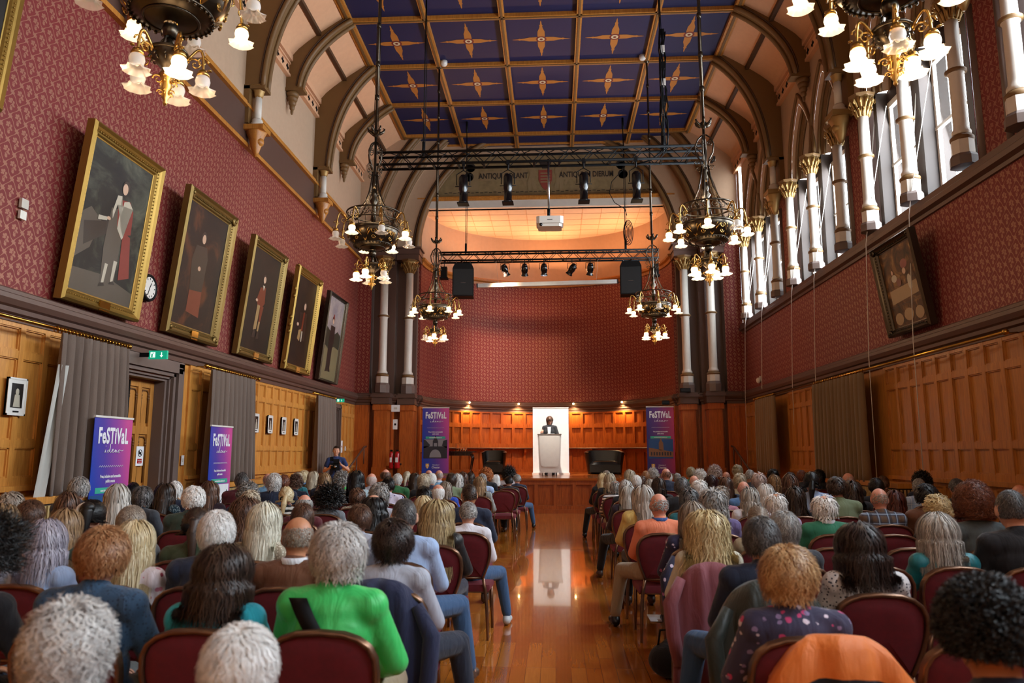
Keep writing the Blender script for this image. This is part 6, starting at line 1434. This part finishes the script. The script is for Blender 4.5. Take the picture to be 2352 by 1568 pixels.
for n, X, lab in ((1,2.07,'empty burgundy chair beside the woman in the black and white blouse'), (1,2.6,'empty burgundy chair near the right edge, third row from viewer'), (2,1.93,'empty burgundy chair left of the woman in the teal padded jacket'), (3,2.02,'empty burgundy chair two rows before the teal padded jacket, nearer the aisle'), (3,2.56,'empty burgundy chair directly in front of the teal padded jacket'), (4,2.83,'empty burgundy chair behind the man in the plaid shirt'),
                  (-1,1.53,'burgundy chair at the lower right with a burgundy seat left empty'), (3,3.62,'empty burgundy chair at the far right, fifth row from viewer'), (8,-3.4,'empty burgundy chair behind the row with the long black haired woman'), (0,1.55,'empty burgundy chair behind the woman in the black and white blouse, near row')):
    if (n, X) == (-1, 1.53): continue
    chair(X, 3.12+.9*n+.075, lab)
# ---- coats hung on chair backs
def coat(X, Y, mat, lab, hem=.25, wid=.26, bulge=.03, lining=None, stripes=None, seed=0, top=.93):
    t_ = empty('coat', (X, Y, 0), 0, lab, 'coat', 'coats hung over chair backs'); rr = np.random.RandomState(seed); rows = []; a1, a2, a3 = rr.rand(3)*6
    prof = [(-.17,.55),(-.19,.75),(-.205,.86),(-.235,top),(-.29,top+.015),(-.335,top-.03),(-.35,top-.12),(-.355,.7),(-.36,.55),(-.36,.4),(-.36,hem)]
    for j, (y, z) in enumerate(prof):
        row = []; fl = 1+.10*max(0, j-4)/6
        for i in range(25):
            u = -1+i/12; zz = z-(.16*abs(u)**3 if z > .6 else .02*math.sin(9*u+a1)) ; yy_ = y-(bulge*math.cos(u*1.5)+.014*math.sin(8*u+a1+z*2)+.008*math.sin(17*u+a2)) *(1 if j > 3 else .3)
            row.append((u*wid*fl*(1-.10*(z > .88)), yy_, zz))
        rows.append(row)
    mats = [mat]+([lining] if lining else [])+([x for x in (stripes or [])])
    b = MB(); b.sheet(rows)
    if lining:
        for k in range(len(b.f)):
            if k//24 < lining_rows: b.m[k] = 1
    if stripes:
        for k in range(len(b.f)):
            if k//24 >= 9: b.m[k] = 1
    o = b.build('coat_body', mats, t_, fix=False); md = o.modifiers.new('s', 'SOLIDIFY'); md.thickness = .018; md.offset = 1
    for s in (() if lining else (-1, 1)):
        b = MB(); b.tube([(s*wid*.8,-.33,.82),(s*(wid+.03),-.36,.68),(s*(wid+.02),-.38,.5),(s*(wid-.01),-.38,.34)], [.03,.045,.042,.036], 10); b.build('sleeve', mat, t_)
    return t_
lining_rows = 6
M['c_fleece'] = cloth('navy fleece', '1c2244'); M['c_mauve'] = cloth('dusty mauve jacket', '8a4a52'); M['c_green'] = cloth('dark green padded coat', '232a22', rough=.5); M['c_orange'] = cloth('orange coat lining', 'f0802c', rough=.6); M['c_pat'] = cloth('black coat with white and pink print', '1c1a20', 'floral', ('e0d8dc', 'c070a8'), .6); M['c_stripe'] = cloth('purple and pink fleece hem', '8a5ca0', 'stripe', ('e89a70',), .35)
M['c_navyf'] = cloth('navy coat with pink flowers', '24203c', 'floral', ('d8c8dc', 'b06090'), 1.2)
yo = lambda n: 3.12+.9*n+.075
coat(-.88, yo(1), 'c_fleece', 'navy fleece with striped hem over the chair of the grey jumper wearer', .3, .25, .03, None, ['c_stripe'], 1)
coat(.93, yo(2)-.02, 'c_mauve', 'dusty mauve jacket hanging behind the golden blonde woman', .12, .22, .03, None, None, 2, .9)
coat(1.05, yo(1), 'c_green', 'dark green padded coat over the chair of the man in navy', .35, .27, .07, None, None, 3, .95)
t_ = coat(1.02, yo(0)-.01, 'c_pat', 'patterned coat with bright orange lining over the nearest right aisle chair', .2, .27, .04, 'c_orange', None, 4, .90)
coat(1.05, yo(3), 'c_navyf', 'navy flowered coat on the chair beside the orange polo shirt', .45, .23, .02, None, None, 5, .9)
# bags and papers on the floor
t_ = empty('handbag', (.8, 5.55, 0), 0, 'black bag on the floor at the right of the aisle', 'bag'); b = MB(); b.ball((0,0,.12), (.15,.12,.12), 14, 10); b.ball((.04,.02,.2), (.1,.08,.07), 12, 8); me = remesh('pouch', b, .012, 4); M['bagfab'] = cloth('black bag fabric', '0e0e10'); child('pouch', me, 'bagfab', t_); b = MB(); b.tube([(-.08,0,.2),(-.06,0,.32),(.06,0,.33),(.1,0,.22)], .008, 6); b.build('strap', 'black', t_)
t_ = empty('leaflet', (1.0, 7.45, .31), 0, 'printed white leaflet under a chair beside the orange polo shirt', 'leaflet'); b = MB(); b.box(-.11,-.15,0,.11,.15,.004).mat(1).box(.02,-.05,.004,.09,.06,.005); b.build('sheet', ['paper', 'darkp'], t_); t_.location.z = .004

# ================================================================ STANDING FIGURES
def standing(name, X, Y, Z, rz, s, style, hc, top, tr, lab, arms, yaw=0, extra=None, sleeves=True):
    t_ = empty('person', (X, Y, Z), rz, lab, 'person'); t_.scale = (s, s, s); hc_ = Vector((0, .0, 1.635))
    def prims(kind, infl):
        b = MB()
        if kind != 'trousers':
            for c, r in (((0,0,.98),(.155,.11,.12)), ((0,0,1.12),(.135,.1,.14)), ((0,0,1.27),(.16,.11,.15)), ((0,0,1.37),(.15,.09,.08))): b.ball(c, tuple(q+infl for q in r), 16, 12)
            for q in (-1, 1):
                sh, el, wr = (q*.165,0,1.4), arms[q][0], arms[q][1]
                b.ball(sh, (.055+infl,)*3, 10, 8); cap_(b, (sh[0]*.5,0,1.42), sh, .055+infl, .052+infl)
                if kind == 'top' and not sleeves: mid = tuple((a+c)/2 for a, c in zip(sh, el)); cap_(b, sh, mid, .05+infl, .05+infl)
                else: cap_(b, sh, el, .047+infl, .038+infl); cap_(b, el, wr, .038+infl, .027+infl)
            cap_(b, (0,0,1.4), (0,.0,1.45), .08+infl, .058+infl)
        if kind == 'body':
            cap_(b, (0,0,1.42), (0,.01,1.56), .054, .052)
            for q in (-1, 1): d = Vector(arms[q][2]); hand(b, arms[q][1], d, arms[q][3], arms[q][4] if len(arms[q]) > 4 else .5, -q)
        if kind != 'top':
            if kind == 'trousers': b.ball((0,0,.95), (.158+infl,.112+infl,.12+infl), 14, 10)
            for q in (-1, 1): cap_(b, (q*.085,0,.92), (q*.1,.01,.5), .08+infl, .055+infl); cap_(b, (q*.1,.01,.5), (q*.11,-.02,.1), .053+infl, .036+infl)
            if kind == 'body':
                for q in (-1, 1): cap_(b, (q*.11,-.02,.08), (q*.12,.1,.04), .034, .03)
        return b
    b = prims('body', 0); head(b, hc_, math.radians(-yaw), 0); child('body', remesh('person_body', b, .0085, 4), 'skin', t_)
    b = prims('top', .014); child('top', remesh('top', b, .012, 4), top, t_); b = prims('trousers', .012); child('trousers', remesh('trousers', b, .013, 4), tr, t_)
    child('hair', hair_mesh(style, 2, True), 'h_'+hc, t_, hc_, (0, 0, math.radians(-yaw)))
    for q in (-1, 1):
        b = MB(); cap_(b, (q*.11,-.04,.05), (q*.125,.13,.036), .045, .036); child('shoe', remesh('shoe', b, .012, 3), 'shoeblack', t_)
        m = Matrix.Translation(hc_) @ Matrix.Rotation(math.radians(-yaw), 4, 'Z'); b = MB(); b.ball((q*.032,.094,-.002), (.012,.008,.007), 10, 6, m).mat(1).ball((q*.032,.1,-.002), (.005,.004,.005), 8, 6, m); b.build('eye', ['white', 'black'], t_)
    return t_, hc_
M['t_blazer'] = cloth('dark open blazer', '1c1c22'); M['t_navytee'] = cloth('navy blue t-shirt', '1c3266')
A = {1: ((.25,.06,1.14), (.2,.26,1.2), (-.1,.2,.95), (-.2,.9,.1), .5), -1: ((-.26,.04,1.14), (-.3,.24,1.02), (0,.95,-.1), (0,.1,1), .5)}
t_, hc_ = standing('p', -.13, 22.9, .91, PI-.1, 1.02, 'speaker', 'brown', 't_blazer', 'darktr', 'person in dark blazer and glasses speaking behind the white lectern, right hand raised', A, -30)
b = MB(); b.prism([(-.05,1.42),(.05,1.42),(.03,1.12),(0,1.05),(-.03,1.12)], .108, .125, lambda u, v, w_: (u, w_+(1.42-v)*.06*0+.012, v)); b.build('shirt_front', 'paper', t_)
m = Matrix.Translation(hc_) @ Matrix.Rotation(math.radians(30), 4, 'Z'); b = MB()
for q in (-1, 1): b.tube([(q*.088,-.01,.0),(q*.07,.108,0)], .003, 5, mtx=m); b.tube([(q*.036+.026*math.cos(2*PI*i/14),.112,-.004+.02*math.sin(2*PI*i/14)) for i in range(14)], .004, 5, closed=True, mtx=m)
b.build('spectacles', 'black', t_)
A = {1: ((.27,.05,1.14), (.12,.26,1.22), (-.3,.6,.6), (0,-.5,.8), .8), -1: ((-.3,.06,1.16), (-.12,.27,1.3), (.5,.4,.6), (0,-.5,.8), .8)}
t_, hc_ = standing('p', -5.28, 17.9, 0, PI+.25, 1.0, 'crop', 'dkbrown', 't_navytee', 'darktr', 'person in navy t-shirt standing by the left wall with a camera rig', A, 0, None, False)
t2 = empty('video_camera', (-5.2, 17.6, 1.28), .25, 'black video camera rig held by the person at the left wall', 'camera')
b = MB(); b.box(-.1,-.06,-.12,.1,.06,.05); b.box(-.05,-.1,.05,.09,.04,.15); b.tube([(0,-.06,-.03),(0,-.16,-.03)], .045, 12); b.build('camera_body', 'black', t2); b = MB(); b.tube([(.0,-.165,-.03),(.0,-.17,-.03)], .03, 12); b.build('lens', 'steel', t2)
b = MB(); b.tube([(0,0,-.12),(0,.02,-.75)], .012, 6); b.build('monopod', 'black', t2); b = MB(); b.box(-.13,-.03,.1,-.05,.0,.2); b.build('monitor', 'black', t2)

# ================================================================ STAGE FURNITURE
t_ = empty('lectern', (-.135, 22.28, .91), 0, 'tall white lectern on castors in front of the speaker', 'lectern')
def rr(w0, w1, z0, z1, n=5):
    o = [(-w1, z1), (w1, z1)]
    for i in range(n+1): a = PI/2*i/n; o.append((w0-.1+.1*math.cos(a), z0+.12-.12*math.sin(a)))
    for i in range(n+1): a = PI/2*i/n; o.append((-w0+.1-.1*math.sin(a), z0+.12-.12*math.cos(a)))
    return o
M['lect'] = plain('off white lectern panel', 'ddd8d2', .45)
b = MB(); b.prism(rr(.31, .35, .09, 1.2), -.06, .28, lambda u, v, w_: (u, w_, v)); b.build('body', 'lect', t_)
b = MB(); b.prism(rr(.27, .305, .26, 1.17), -.075, -.06, lambda u, v, w_: (u, w_, v)); b.build('front_panel', 'whitepl', t_)
b = MB(); b.box(-.36,-.08,1.2,.36,.3,1.225); b.build('top', 'steel', t_)
for x in (-.2, -.08, .08, .2): b = MB(); b.tube([(x-.015,.0,.035),(x+.015,.0,.035)], .035, 10); b.box(x-.01,-.01,.035,x+.01,.01,.1); b.build('castor', 'black', t_)
b = MB(); b.box(-.1,.02,1.226,.12,.2,1.236); tag(b.build('notes', 'paper', None, (-.1, 22.3, .91)), 'white sheets of notes lying on the lectern top', 'papers')
t_ = empty('backdrop_banner', (-.1, 23.35, .91), 0, 'brightly lit plain white roller banner behind the speaker', 'banner')
M['whiteprint'] = plain('white backdrop print', 'f4f2f0', .5)
b = MB(); b.box(-.56,0,.06,.56,.01,2.05); b.build('panel', 'whiteprint', t_); b = MB(); b.box(-.58,-.08,0,.58,.08,.06); b.build('base', 'whitepl', t_); b = MB(); b.box(-.565,-.01,2.05,.565,.015,2.08); b.build('top_rail', 'whitepl', t_); b = MB(); b.tube([(0,.03,.05),(0,.03,2.05)], .012, 6); b.build('pole', 'steel', t_)
o = light('backdrop_spot', 'SPOT', (-.25, 21.1, 6.85), (0,0,0), 5200, (1, .92, .82), spot_size=.48, spot_blend=.5, shadow_soft_size=.08); aim(o, (-.1, 23.3, 1.9))
o = light('added_speaker_beam', 'SPOT', (-.25, 21.1, 6.85), (0,0,0), 1300, (1, .85, .68), spot_size=.2, spot_blend=.6, shadow_soft_size=.08); aim(o, (-.13, 22.75, 2.3))  # extra beam added at the middle lamp to brighten the speaker's face
o = light('lit_stage_lamp', 'SPOT', (-1.45, 21.1, 6.8), (0,0,0), 2400, (1, .55, .32), spot_size=1.25, spot_blend=.9, shadow_soft_size=.08); aim(o, (-.7, 26.4, 4.4))
def tub(x, y, w_, lab):
    t_ = empty('tub_chair', (x, y, .91), 0, lab, 'armchair'); d = .33
    rows_o, rows_i = [], []
    for z, f in ((.0,.86),(.3,.93),(.55,1.0),(.68,1.04)):
        rows_o.append([(f*(w_/2)*math.copysign(abs(math.cos(a))**.45, math.cos(a)), .02+f*d*math.copysign(abs(math.sin(a))**.5, math.sin(a)) if math.sin(a) > 0 else .02+f*d*1.0*math.sin(a), z+(.06*max(0, math.sin(a)) if z > .6 else 0)) for a in [-PI*.28+(PI*1.56)*i/24 for i in range(25)]])
    inner = [[(p[0]*.84, (p[1]-.02)*.8+.02, p[2]) for p in r] for r in rows_o]
    b = MB(); b.sheet(rows_o); b.sheet(inner); b.sheet([rows_o[-1], [((p[0]+q[0])/2, (p[1]+q[1])/2, p[2]+.02) for p, q in zip(rows_o[-1], inner[-1])], inner[-1]])
    for k in (0, -1): b.sheet([[r[k] for r in rows_o], [r[k] for r in inner]], False)
    b.build('shell', 'leather', t_)
    n = 1 if w_ < 1 else 1
    b = MB(); wi = w_*.39; b.box(-wi,-d*.75,.06,wi,d*.7,.3); b.build('base', 'leather', t_)
    b = MB(); b.sheet([[(u*wi, v*d*.76-.01, .3+.13*(1-abs(u)**6)*(1-abs(v)**6)) for u in [-1+i/6 for i in range(13)]] for v in [-1+j/6 for j in range(13)]]); b.build('seat_cushion', 'leather', t_)
    return t_
tub(-1.93, 24.0, .78, 'black leather tub armchair left of the white backdrop'); tub(1.6, 24.0, 1.24, 'black leather two seat tub sofa right of the white backdrop')
t_ = empty('side_table', (-3.05, 24.0, .91), 0, 'dark wooden side table with curved legs beside the left banner', 'table'); M['mahog'] = wood('dark mahogany', '3a1c10', '1e0e08', .25)
b = MB(); b.box(-.55,-.26,.68,.55,.26,.72); b.box(-.42,-.22,.58,.42,.22,.68); b.build('table_top', 'mahog', t_)
for sx in (-1, 1):
    for sy in (-1, 1): b = MB(); b.tube([(sx*.4,sy*.2,.62),(sx*.44,sy*.22,.5),(sx*.4,sy*.2,.28),(sx*.38,sy*.19,.1),(sx*.44,sy*.22,.0)], [.035,.03,.02,.016,.025], 8); b.build('leg', 'mahog', t_)
t_ = empty('water_jug', (-3.12, 23.95, 1.63), 0, 'glass water jug on the dark side table', 'jug'); b = MB(); b.lathe([(.05,0),(.06,.08),(.05,.16),(.035,.2),(.045,.25)], 16, cap=False); b.build('jug_body', 'tumbler', t_); b = MB(); b.tube([(.05,0,.05),(.1,0,.1),(.09,0,.19),(.04,0,.2)], .008, 6); b.build('handle', 'tumbler', t_)
for i, x in enumerate((-2.98, -2.9, -2.82)): b = MB(); b.lathe([(.027,0),(.034,.11)], 14, cap=False); tag(b.build('drinking_glass', 'tumbler', None, (x, 23.93, 1.632)), 'small water glass on the side table, %s in the row of three' % ('left', 'middle', 'right')[i], 'glass', 'water glasses on the side table')
for i, (x, sp) in enumerate(((-2.92, 1), (-1.25, 1), (.7, 1), (2.35, 1))):
    yy_ = 23.2+B_*math.sqrt(1-((x-CX)/A_)**2)-.28
    t_ = empty('downlight', (x, yy_, 3.34), 0, 'small bright downlight clipped to the cornice behind the stage, %s' % ('far left', 'left of the speaker', 'right of the speaker', 'far right')[i], 'spotlight', 'small downlights behind the stage')
    b = MB(); b.tube([(0,.28,.0),(0,.05,.03),(0,0,0)], .008, 5); b.build('arm', 'black', t_); M.setdefault('spotlit', emit('glowing downlight', 'ffd890', 45)); b = MB(); b.ball((0,0,-.03), (.03,.03,.03), 10, 8); b.build('lamp', 'spotlit', t_)
    o = light('downlight_beam', 'SPOT', (x, yy_-.02, 3.22), (0,0,0), 75, (1, .66, .32), spot_size=2.6, spot_blend=.8, shadow_soft_size=.03); aim(o, (x*1.03, yy_+.25, 2.0))
# fire extinguishers, notices, small boxes
for i, (x, r_) in enumerate(((CX-4.62, .06), (CX-4.44, .08))):
    t_ = empty('fire_extinguisher', (x, 22.1, 1.12), 0, ('slim' if i == 0 else 'large') + ' red fire extinguisher hung on the left stage pilasters', 'fire extinguisher', 'red fire extinguishers')
    b = MB(); b.lathe([(r_*.9,0),(r_,.03),(r_,.42),(r_*.6,.48),(r_*.3,.5)], 16); b.build('cylinder', 'red', t_); b = MB(); b.box(-.03,-.03,.5,.03,.03,.55); b.tube([(0,0,.53),(.08,-.03,.5),(.09,-.05,.2)], .01, 6); b.build('valve_hose', 'black', t_); b = MB(); b.box(-r_*.5,-r_-.004,.18,r_*.5,-r_*.86,.32); b.build('label_plate', 'paper', t_); b = MB(); b.box(-.03,.05,.1,.03,.5,.14); b.build('bracket', 'black', t_)
def notice(o_, X_, lab, w_, h, parts, cat='notice'):
    t_ = empty('notice', o_, 0, lab, cat); m = frame_to(None, X_, (0,0,1), (0,0,0)); b = MB(); b.box(-w_/2,-h/2,0,w_/2,h/2,.003,m); b.build('sheet', 'paper', t_)
    for i, (mt, fn) in enumerate(parts): b = MB(); fn(b, m); b.build('symbol' if i else 'pictogram', mt, t_)
    return t_
def noph(b, m):
    b.tube([(.05*math.cos(2*PI*i/20), .045+.05*math.sin(2*PI*i/20), .006) for i in range(20)], .005, 5, closed=True, mtx=m); b.box(-.028,.025,.003,.028,.06,.006,m); b.tube([(-.033,.078,.007),(.033,.012,.007)], .005, 5, mtx=m)
nt = notice((XL-.215+.03, 11.0, 1.52), (0,1,0), 'white no photography notice on the oak door', .2, .29, [('black', noph), ('red', lambda b, m: b.box(-.06,-.11,.003,.06,-.04,.005,m))]); nt.location.x = XL-.185
text_mesh('PHOTOGRAPHY', .014, 'lettering', 'paper', nt, frame_to(None, (0,1,0), (0,0,1), (0,0,0)) @ Matrix.Translation((0,-.07,.006))); text_mesh('IN THIS AREA', .012, 'lettering', 'paper', nt, frame_to(None, (0,1,0), (0,0,1), (0,0,0)) @ Matrix.Translation((0,-.095,.006)))
notice((XL+.04, 20.98, 1.75), (0,1,0), 'white paper notice on the pine panel right of the far doorway', .16, .34, [('red', lambda b, m: b.box(-.03,-.02,.003,.03,.03,.005,m))])
notice((XL+.04, 21.35, 1.7), (0,1,0), 'small pale switch plate right of the far doorway', .12, .12, [('greypl', lambda b, m: b.box(-.02,-.03,.003,.02,.03,.006,m))], 'switch')
notice((XL+.03, 11.9, 1.45), (0,1,0), 'white switch plate on the pine post beside the double doors', .09, .16, [('greypl', lambda b, m: b.box(-.015,-.03,.003,.015,.03,.006,m))], 'switch')
notice((CX-4.52, 22.08, 2.9), (1,0,0), 'white sign between the left stage pilasters, upper one', .26, .2, [('greypl', lambda b, m: b.box(-.05,-.03,.003,.05,.03,.005,m))])
notice((CX-4.52, 22.08, 2.42), (1,0,0), 'small white safety notice above the fire extinguishers', .14, .3, [('black', lambda b, m: b.box(-.03,-.03,.003,.03,.03,.005,m))])
for (x, y, z, w_, lab) in ((CX+4.15, 22.3, 3.42, .3, 'black box on the right cornice above the right banner'), (CX+3.65, 22.9, 3.1, .22, 'small black box under the right cornice behind the banner')):
    t_ = empty('equipment_box', (x, y, z), 0, lab, 'box'); b = MB(); b.box(-w_/2,-.06,-.06,w_/2,.06,.06); b.build('case', 'black', t_); b = MB(); b.box(-w_/2+.02,-.064,-.03,w_/2-.02,-.06,.03); b.build('front_panel', 'grille', t_)
t_ = empty('wall_sensor', (XR-.06, 20.7, 3.55), 0, 'small white dome sensor on the right wall above the cornice', 'sensor'); b = MB(); b.ball((0,0,0), (.07,.07,.08), 12, 8); b.build('dome', 'whitepl', t_); b = MB(); b.box(.03,-.05,-.02,.06,.05,.12); b.build('bracket', 'whitepl', t_)
for i, (x, y) in enumerate(((XC[1]+.15, 17.75), (XC[4]-.12, 17.75))):
    t_ = empty('smoke_detector', (x, y, ZC-.12), 0, 'white smoke detector on the blue ceiling, %s one' % ('left', 'right')[i], 'smoke detector', 'ceiling smoke detectors'); b = MB(); b.lathe([(.09,.12),(.09,.04),(.06,0)], 16); b.build('casing', 'whitepl', t_)
t_ = empty('wall_socket', (XL+.02, 7.82, 4.28), 0, 'small cream and grey socket plates on the wallpaper at far left', 'socket'); b = MB(); b.box(0,-.05,-.08,.03,.05,.02); b.build('plate', 'whitepl', t_); b = MB(); b.box(0,-.05,.05,.035,.06,.16); b.build('plate', 'greypl', t_)

# ================================================================ FESTIVAL BANNERS
def banner_mat(name, stops, tilt):
    t = NT(name); p = t.coord('Generated'); s = t.n('ShaderNodeSeparateXYZ', None, Vector=p); f = t.math('ADD', t.math('MULTIPLY', s.outputs[0], 1.0), t.math('MULTIPLY', t.math('SUBTRACT', s.outputs[2], .6), tilt))
    t.out(Base_Color=t.ramp(f, stops), Roughness=.45); return t.m
M['ban1'] = banner_mat('blue to magenta banner print', [(.05,'1a3ea8'),(.35,'4a3a9c'),(.7,'8c3f9a'),(1,'c84a90')], .35); M['ban2'] = banner_mat('violet to crimson banner print', [(.0,'22246e'),(.4,'5a2a74'),(.75,'8a2c64'),(1,'b0305c')], .1)
M['mintp'] = plain('mint green strip', '3cb496', .5); M['ink'] = plain('white lettering', 'f2f2f6', .5); M['photogrey'] = plain('banner photo grey', '8c8c92', .5); M['photodk'] = plain('banner photo dark', '2a2a34', .5); M['photoblue'] = plain('banner photo sky', '1f4f86', .5); M['photostone'] = plain('banner photo sandstone', '8a6040', .5); M['yellowp'] = plain('yellow shield', 'e0b040', .5)
def banner(x, y, z, rz, pic, lab, H=2.02, mat='ban1'):
    t_ = empty('roller_banner', (x, y, z), rz, lab, 'banner', 'purple festival banners'); W = .41
    b = MB(); b.box(-W,0,.06,W,.008,H); b.build('printed_panel', mat, t_); b = MB(); b.box(-W-.01,-.1,0,W+.01,.12,.06); b.build('base', 'steel', t_); b = MB(); b.box(-W-.005,-.012,H,W+.005,.016,H+.025); b.build('top_rail', 'whitepl', t_)
    b = MB(); b.tube([(0,.05,.05),(0,.03,H)], .012, 6); b.build('pole', 'steel', t_)
    def T(s, size, zc, cond, bold, nm, mt='ink', xc=0, sp=1.0): return text_mesh(s, size, nm, mt, t_, frame_to(None, (1,0,0), (0,0,1), (xc,-.004,zc)), cond, bold, spacing=sp)
    T('FeSTiVaL', .27, H-.31, .58, .009, 'festival_lettering', sp=1.1)
    # handwritten word
    pts = []
    def st(*q): pts.append([(a*.001, c*.001) for a, c in q])
    st((-150,30),(-140,45),(-135,70),(-138,35),(-120,30)); st((-60,60),(-90,60),(-105,42),(-90,30),(-65,45),(-50,140),(-55,100),(-60,40),(-40,30),(-20,45),(5,62),(0,75),(-18,60),(-15,35),(10,32),(40,50),(62,62),(45,66),(32,48),(45,32),(62,48),(66,62),(64,36),(90,36),(118,66),(112,45),(125,38),(115,28),(100,34)); st((118,66),(135,60),(170,50),(200,62))
    b = MB()
    for q in pts: b.tube([(a*1.15, -.006, H-.46+c) for a, c in q], .0045, 4)
    b.ball((-.155,-.006,H-.35), .006, 6, 5); b.build('ideas_lettering', 'ink', t_)
    b = MB(); b.tube([(-.26+i*.0217, -.005, H-.60+(.012 if i % 2 else -.012)) for i in range(25)], .0028, 4); b.build('zigzag_line', 'ink', t_)
    T('Free, inclusive and accessible', .052, H-.74, .72, .0012, 'lettering'); T('public events', .052, H-.80, .72, .0012, 'lettering')
    b = MB(); b.box(-.3,-.004,H-.93,.3,0,H-.86); b.build('web_strip', 'mintp', t_)
    tx = text_mesh('www.festivalofideas.chester.ac.uk', .04, 'web_lettering', 'ink', t_, frame_to(None, (1,0,0), (0,0,1), (0,-.0065,H-.91)), .72, .0008)
    b = MB(); z0, z1 = .5, H-.95
    if pic == 'arch':
        b.mat(0).box(-.36,-.003,z0,.36,0,z1).mat(1)
        for poly in ([(-.36,z1),(-.3,z1-.02),(-.16,z0+.4),(-.2,z0+.36),(-.36,z0+.3)], [(.36,z1),(.24,z1-.04),(.2,z0+.38),(.36,z0+.3)], [(-.36,z0),(.36,z0),(.36,z0+.36),(-.36,z0+.36)], [(-.08,z0+.36),(-.08,z0+.52),(-.04,z0+.6),(0,z0+.7),(.04,z0+.6),(.08,z0+.52),(.08,z0+.36),(.05,z0+.36),(.05,z0+.46),(-.05,z0+.46),(-.05,z0+.36)]): b.add([(u,-.0045,v) for u, v in poly], [tuple(range(len(poly)))])
        b.mat(0).add([(.18*math.cos(PI*i/12)+.0,-.006,z0+.03+.24*math.sin(PI*i/12)) for i in range(13)], [tuple(range(13))])
    elif pic == 'tower':
        b.mat(0).box(-.36,-.003,z0,.36,0,z1).mat(1)
        for poly in ([(-.36,z0+.06),(.36,z0+.04),(.36,z0+.2),(.1,z0+.24),(-.36,z0+.32)], [(-.06,z0+.24),(-.06,z0+.46),(-.03,z0+.52),(0,z0+.62),(.03,z0+.52),(.07,z0+.46),(.08,z0+.24)]): b.add([(u,-.0045,v) for u, v in poly], [tuple(range(len(poly)))])
        b.mat(2)
        for k in range(8): b.box(-.3+k*.08,-.006,z0+.09,-.26+k*.08,-.004,z0+.19)
    elif pic == 'spire':
        b.mat(0).box(-.4,-.003,.1,.4,0,z1).mat(1)
        poly = [(-.12,.5),(-.1,.7),(-.03,.8),(0,.92),(.03,.8),(.1,.7),(.12,.5)]; b.add([(u-.1,-.0045,v) for u, v in poly], [tuple(range(len(poly)))])
    else:
        b.mat(0).box(-.36,-.003,z0,.36,0,z1).mat(1).tube([(-.3,-.006,z0+.5),(-.1,-.006,z0+.2),(0,-.006,z0+.0)], .008, 4); b.tube([(-.2,-.006,z0+.05),(.3,-.006,z0+.45)], .008, 4); b.mat(2).box(-.36,-.004,z0+.3,-.2,0,z1-.02)
    b.build('printed_photo', {'arch': ['photogrey', 'photodk', 'ink'], 'tower': ['photoblue', 'photostone', 'photodk'], 'spire': ['photoblue', 'photostone', 'photodk'], 'frame': ['paper', 'photodk', 'photostone']}[pic], t_)
    if pic in ('arch', 'tower'):
        T('University of', .05, .29, .8, .0005, 'lettering', xc=.02); T('Chester', .085, .205, .9, .001, 'lettering', xc=.02)
        b = MB(); P = [(-.29,.34),(-.19,.34),(-.19,.25),(-.24,.19),(-.29,.25)]; b.add([(u,-.004,v) for u, v in P], [tuple(range(5))]).mat(1).box(-.245,-.006,.2,-.235,-.004,.34); b.box(-.29,-.006,.275,-.19,-.004,.285); b.build('crest', ['yellowp', 'ink'], t_)
    return t_
banner(-3.6, 22.55, .91, 0, 'arch', 'purple festival banner with a grey bridge photo, left end of the stage'); banner(3.18, 22.5, .91, 0, 'tower', 'purple festival banner with a town hall photo, right end of the stage', mat='ban2')
banner(-5.6, 9.2, 0, PI/2, 'spire', 'purple and blue festival banner standing before the double doors', 2.0); banner(-5.6, 12.3, 0, PI/2, 'frame', 'purple festival banner standing before the second left curtain', 2.0)
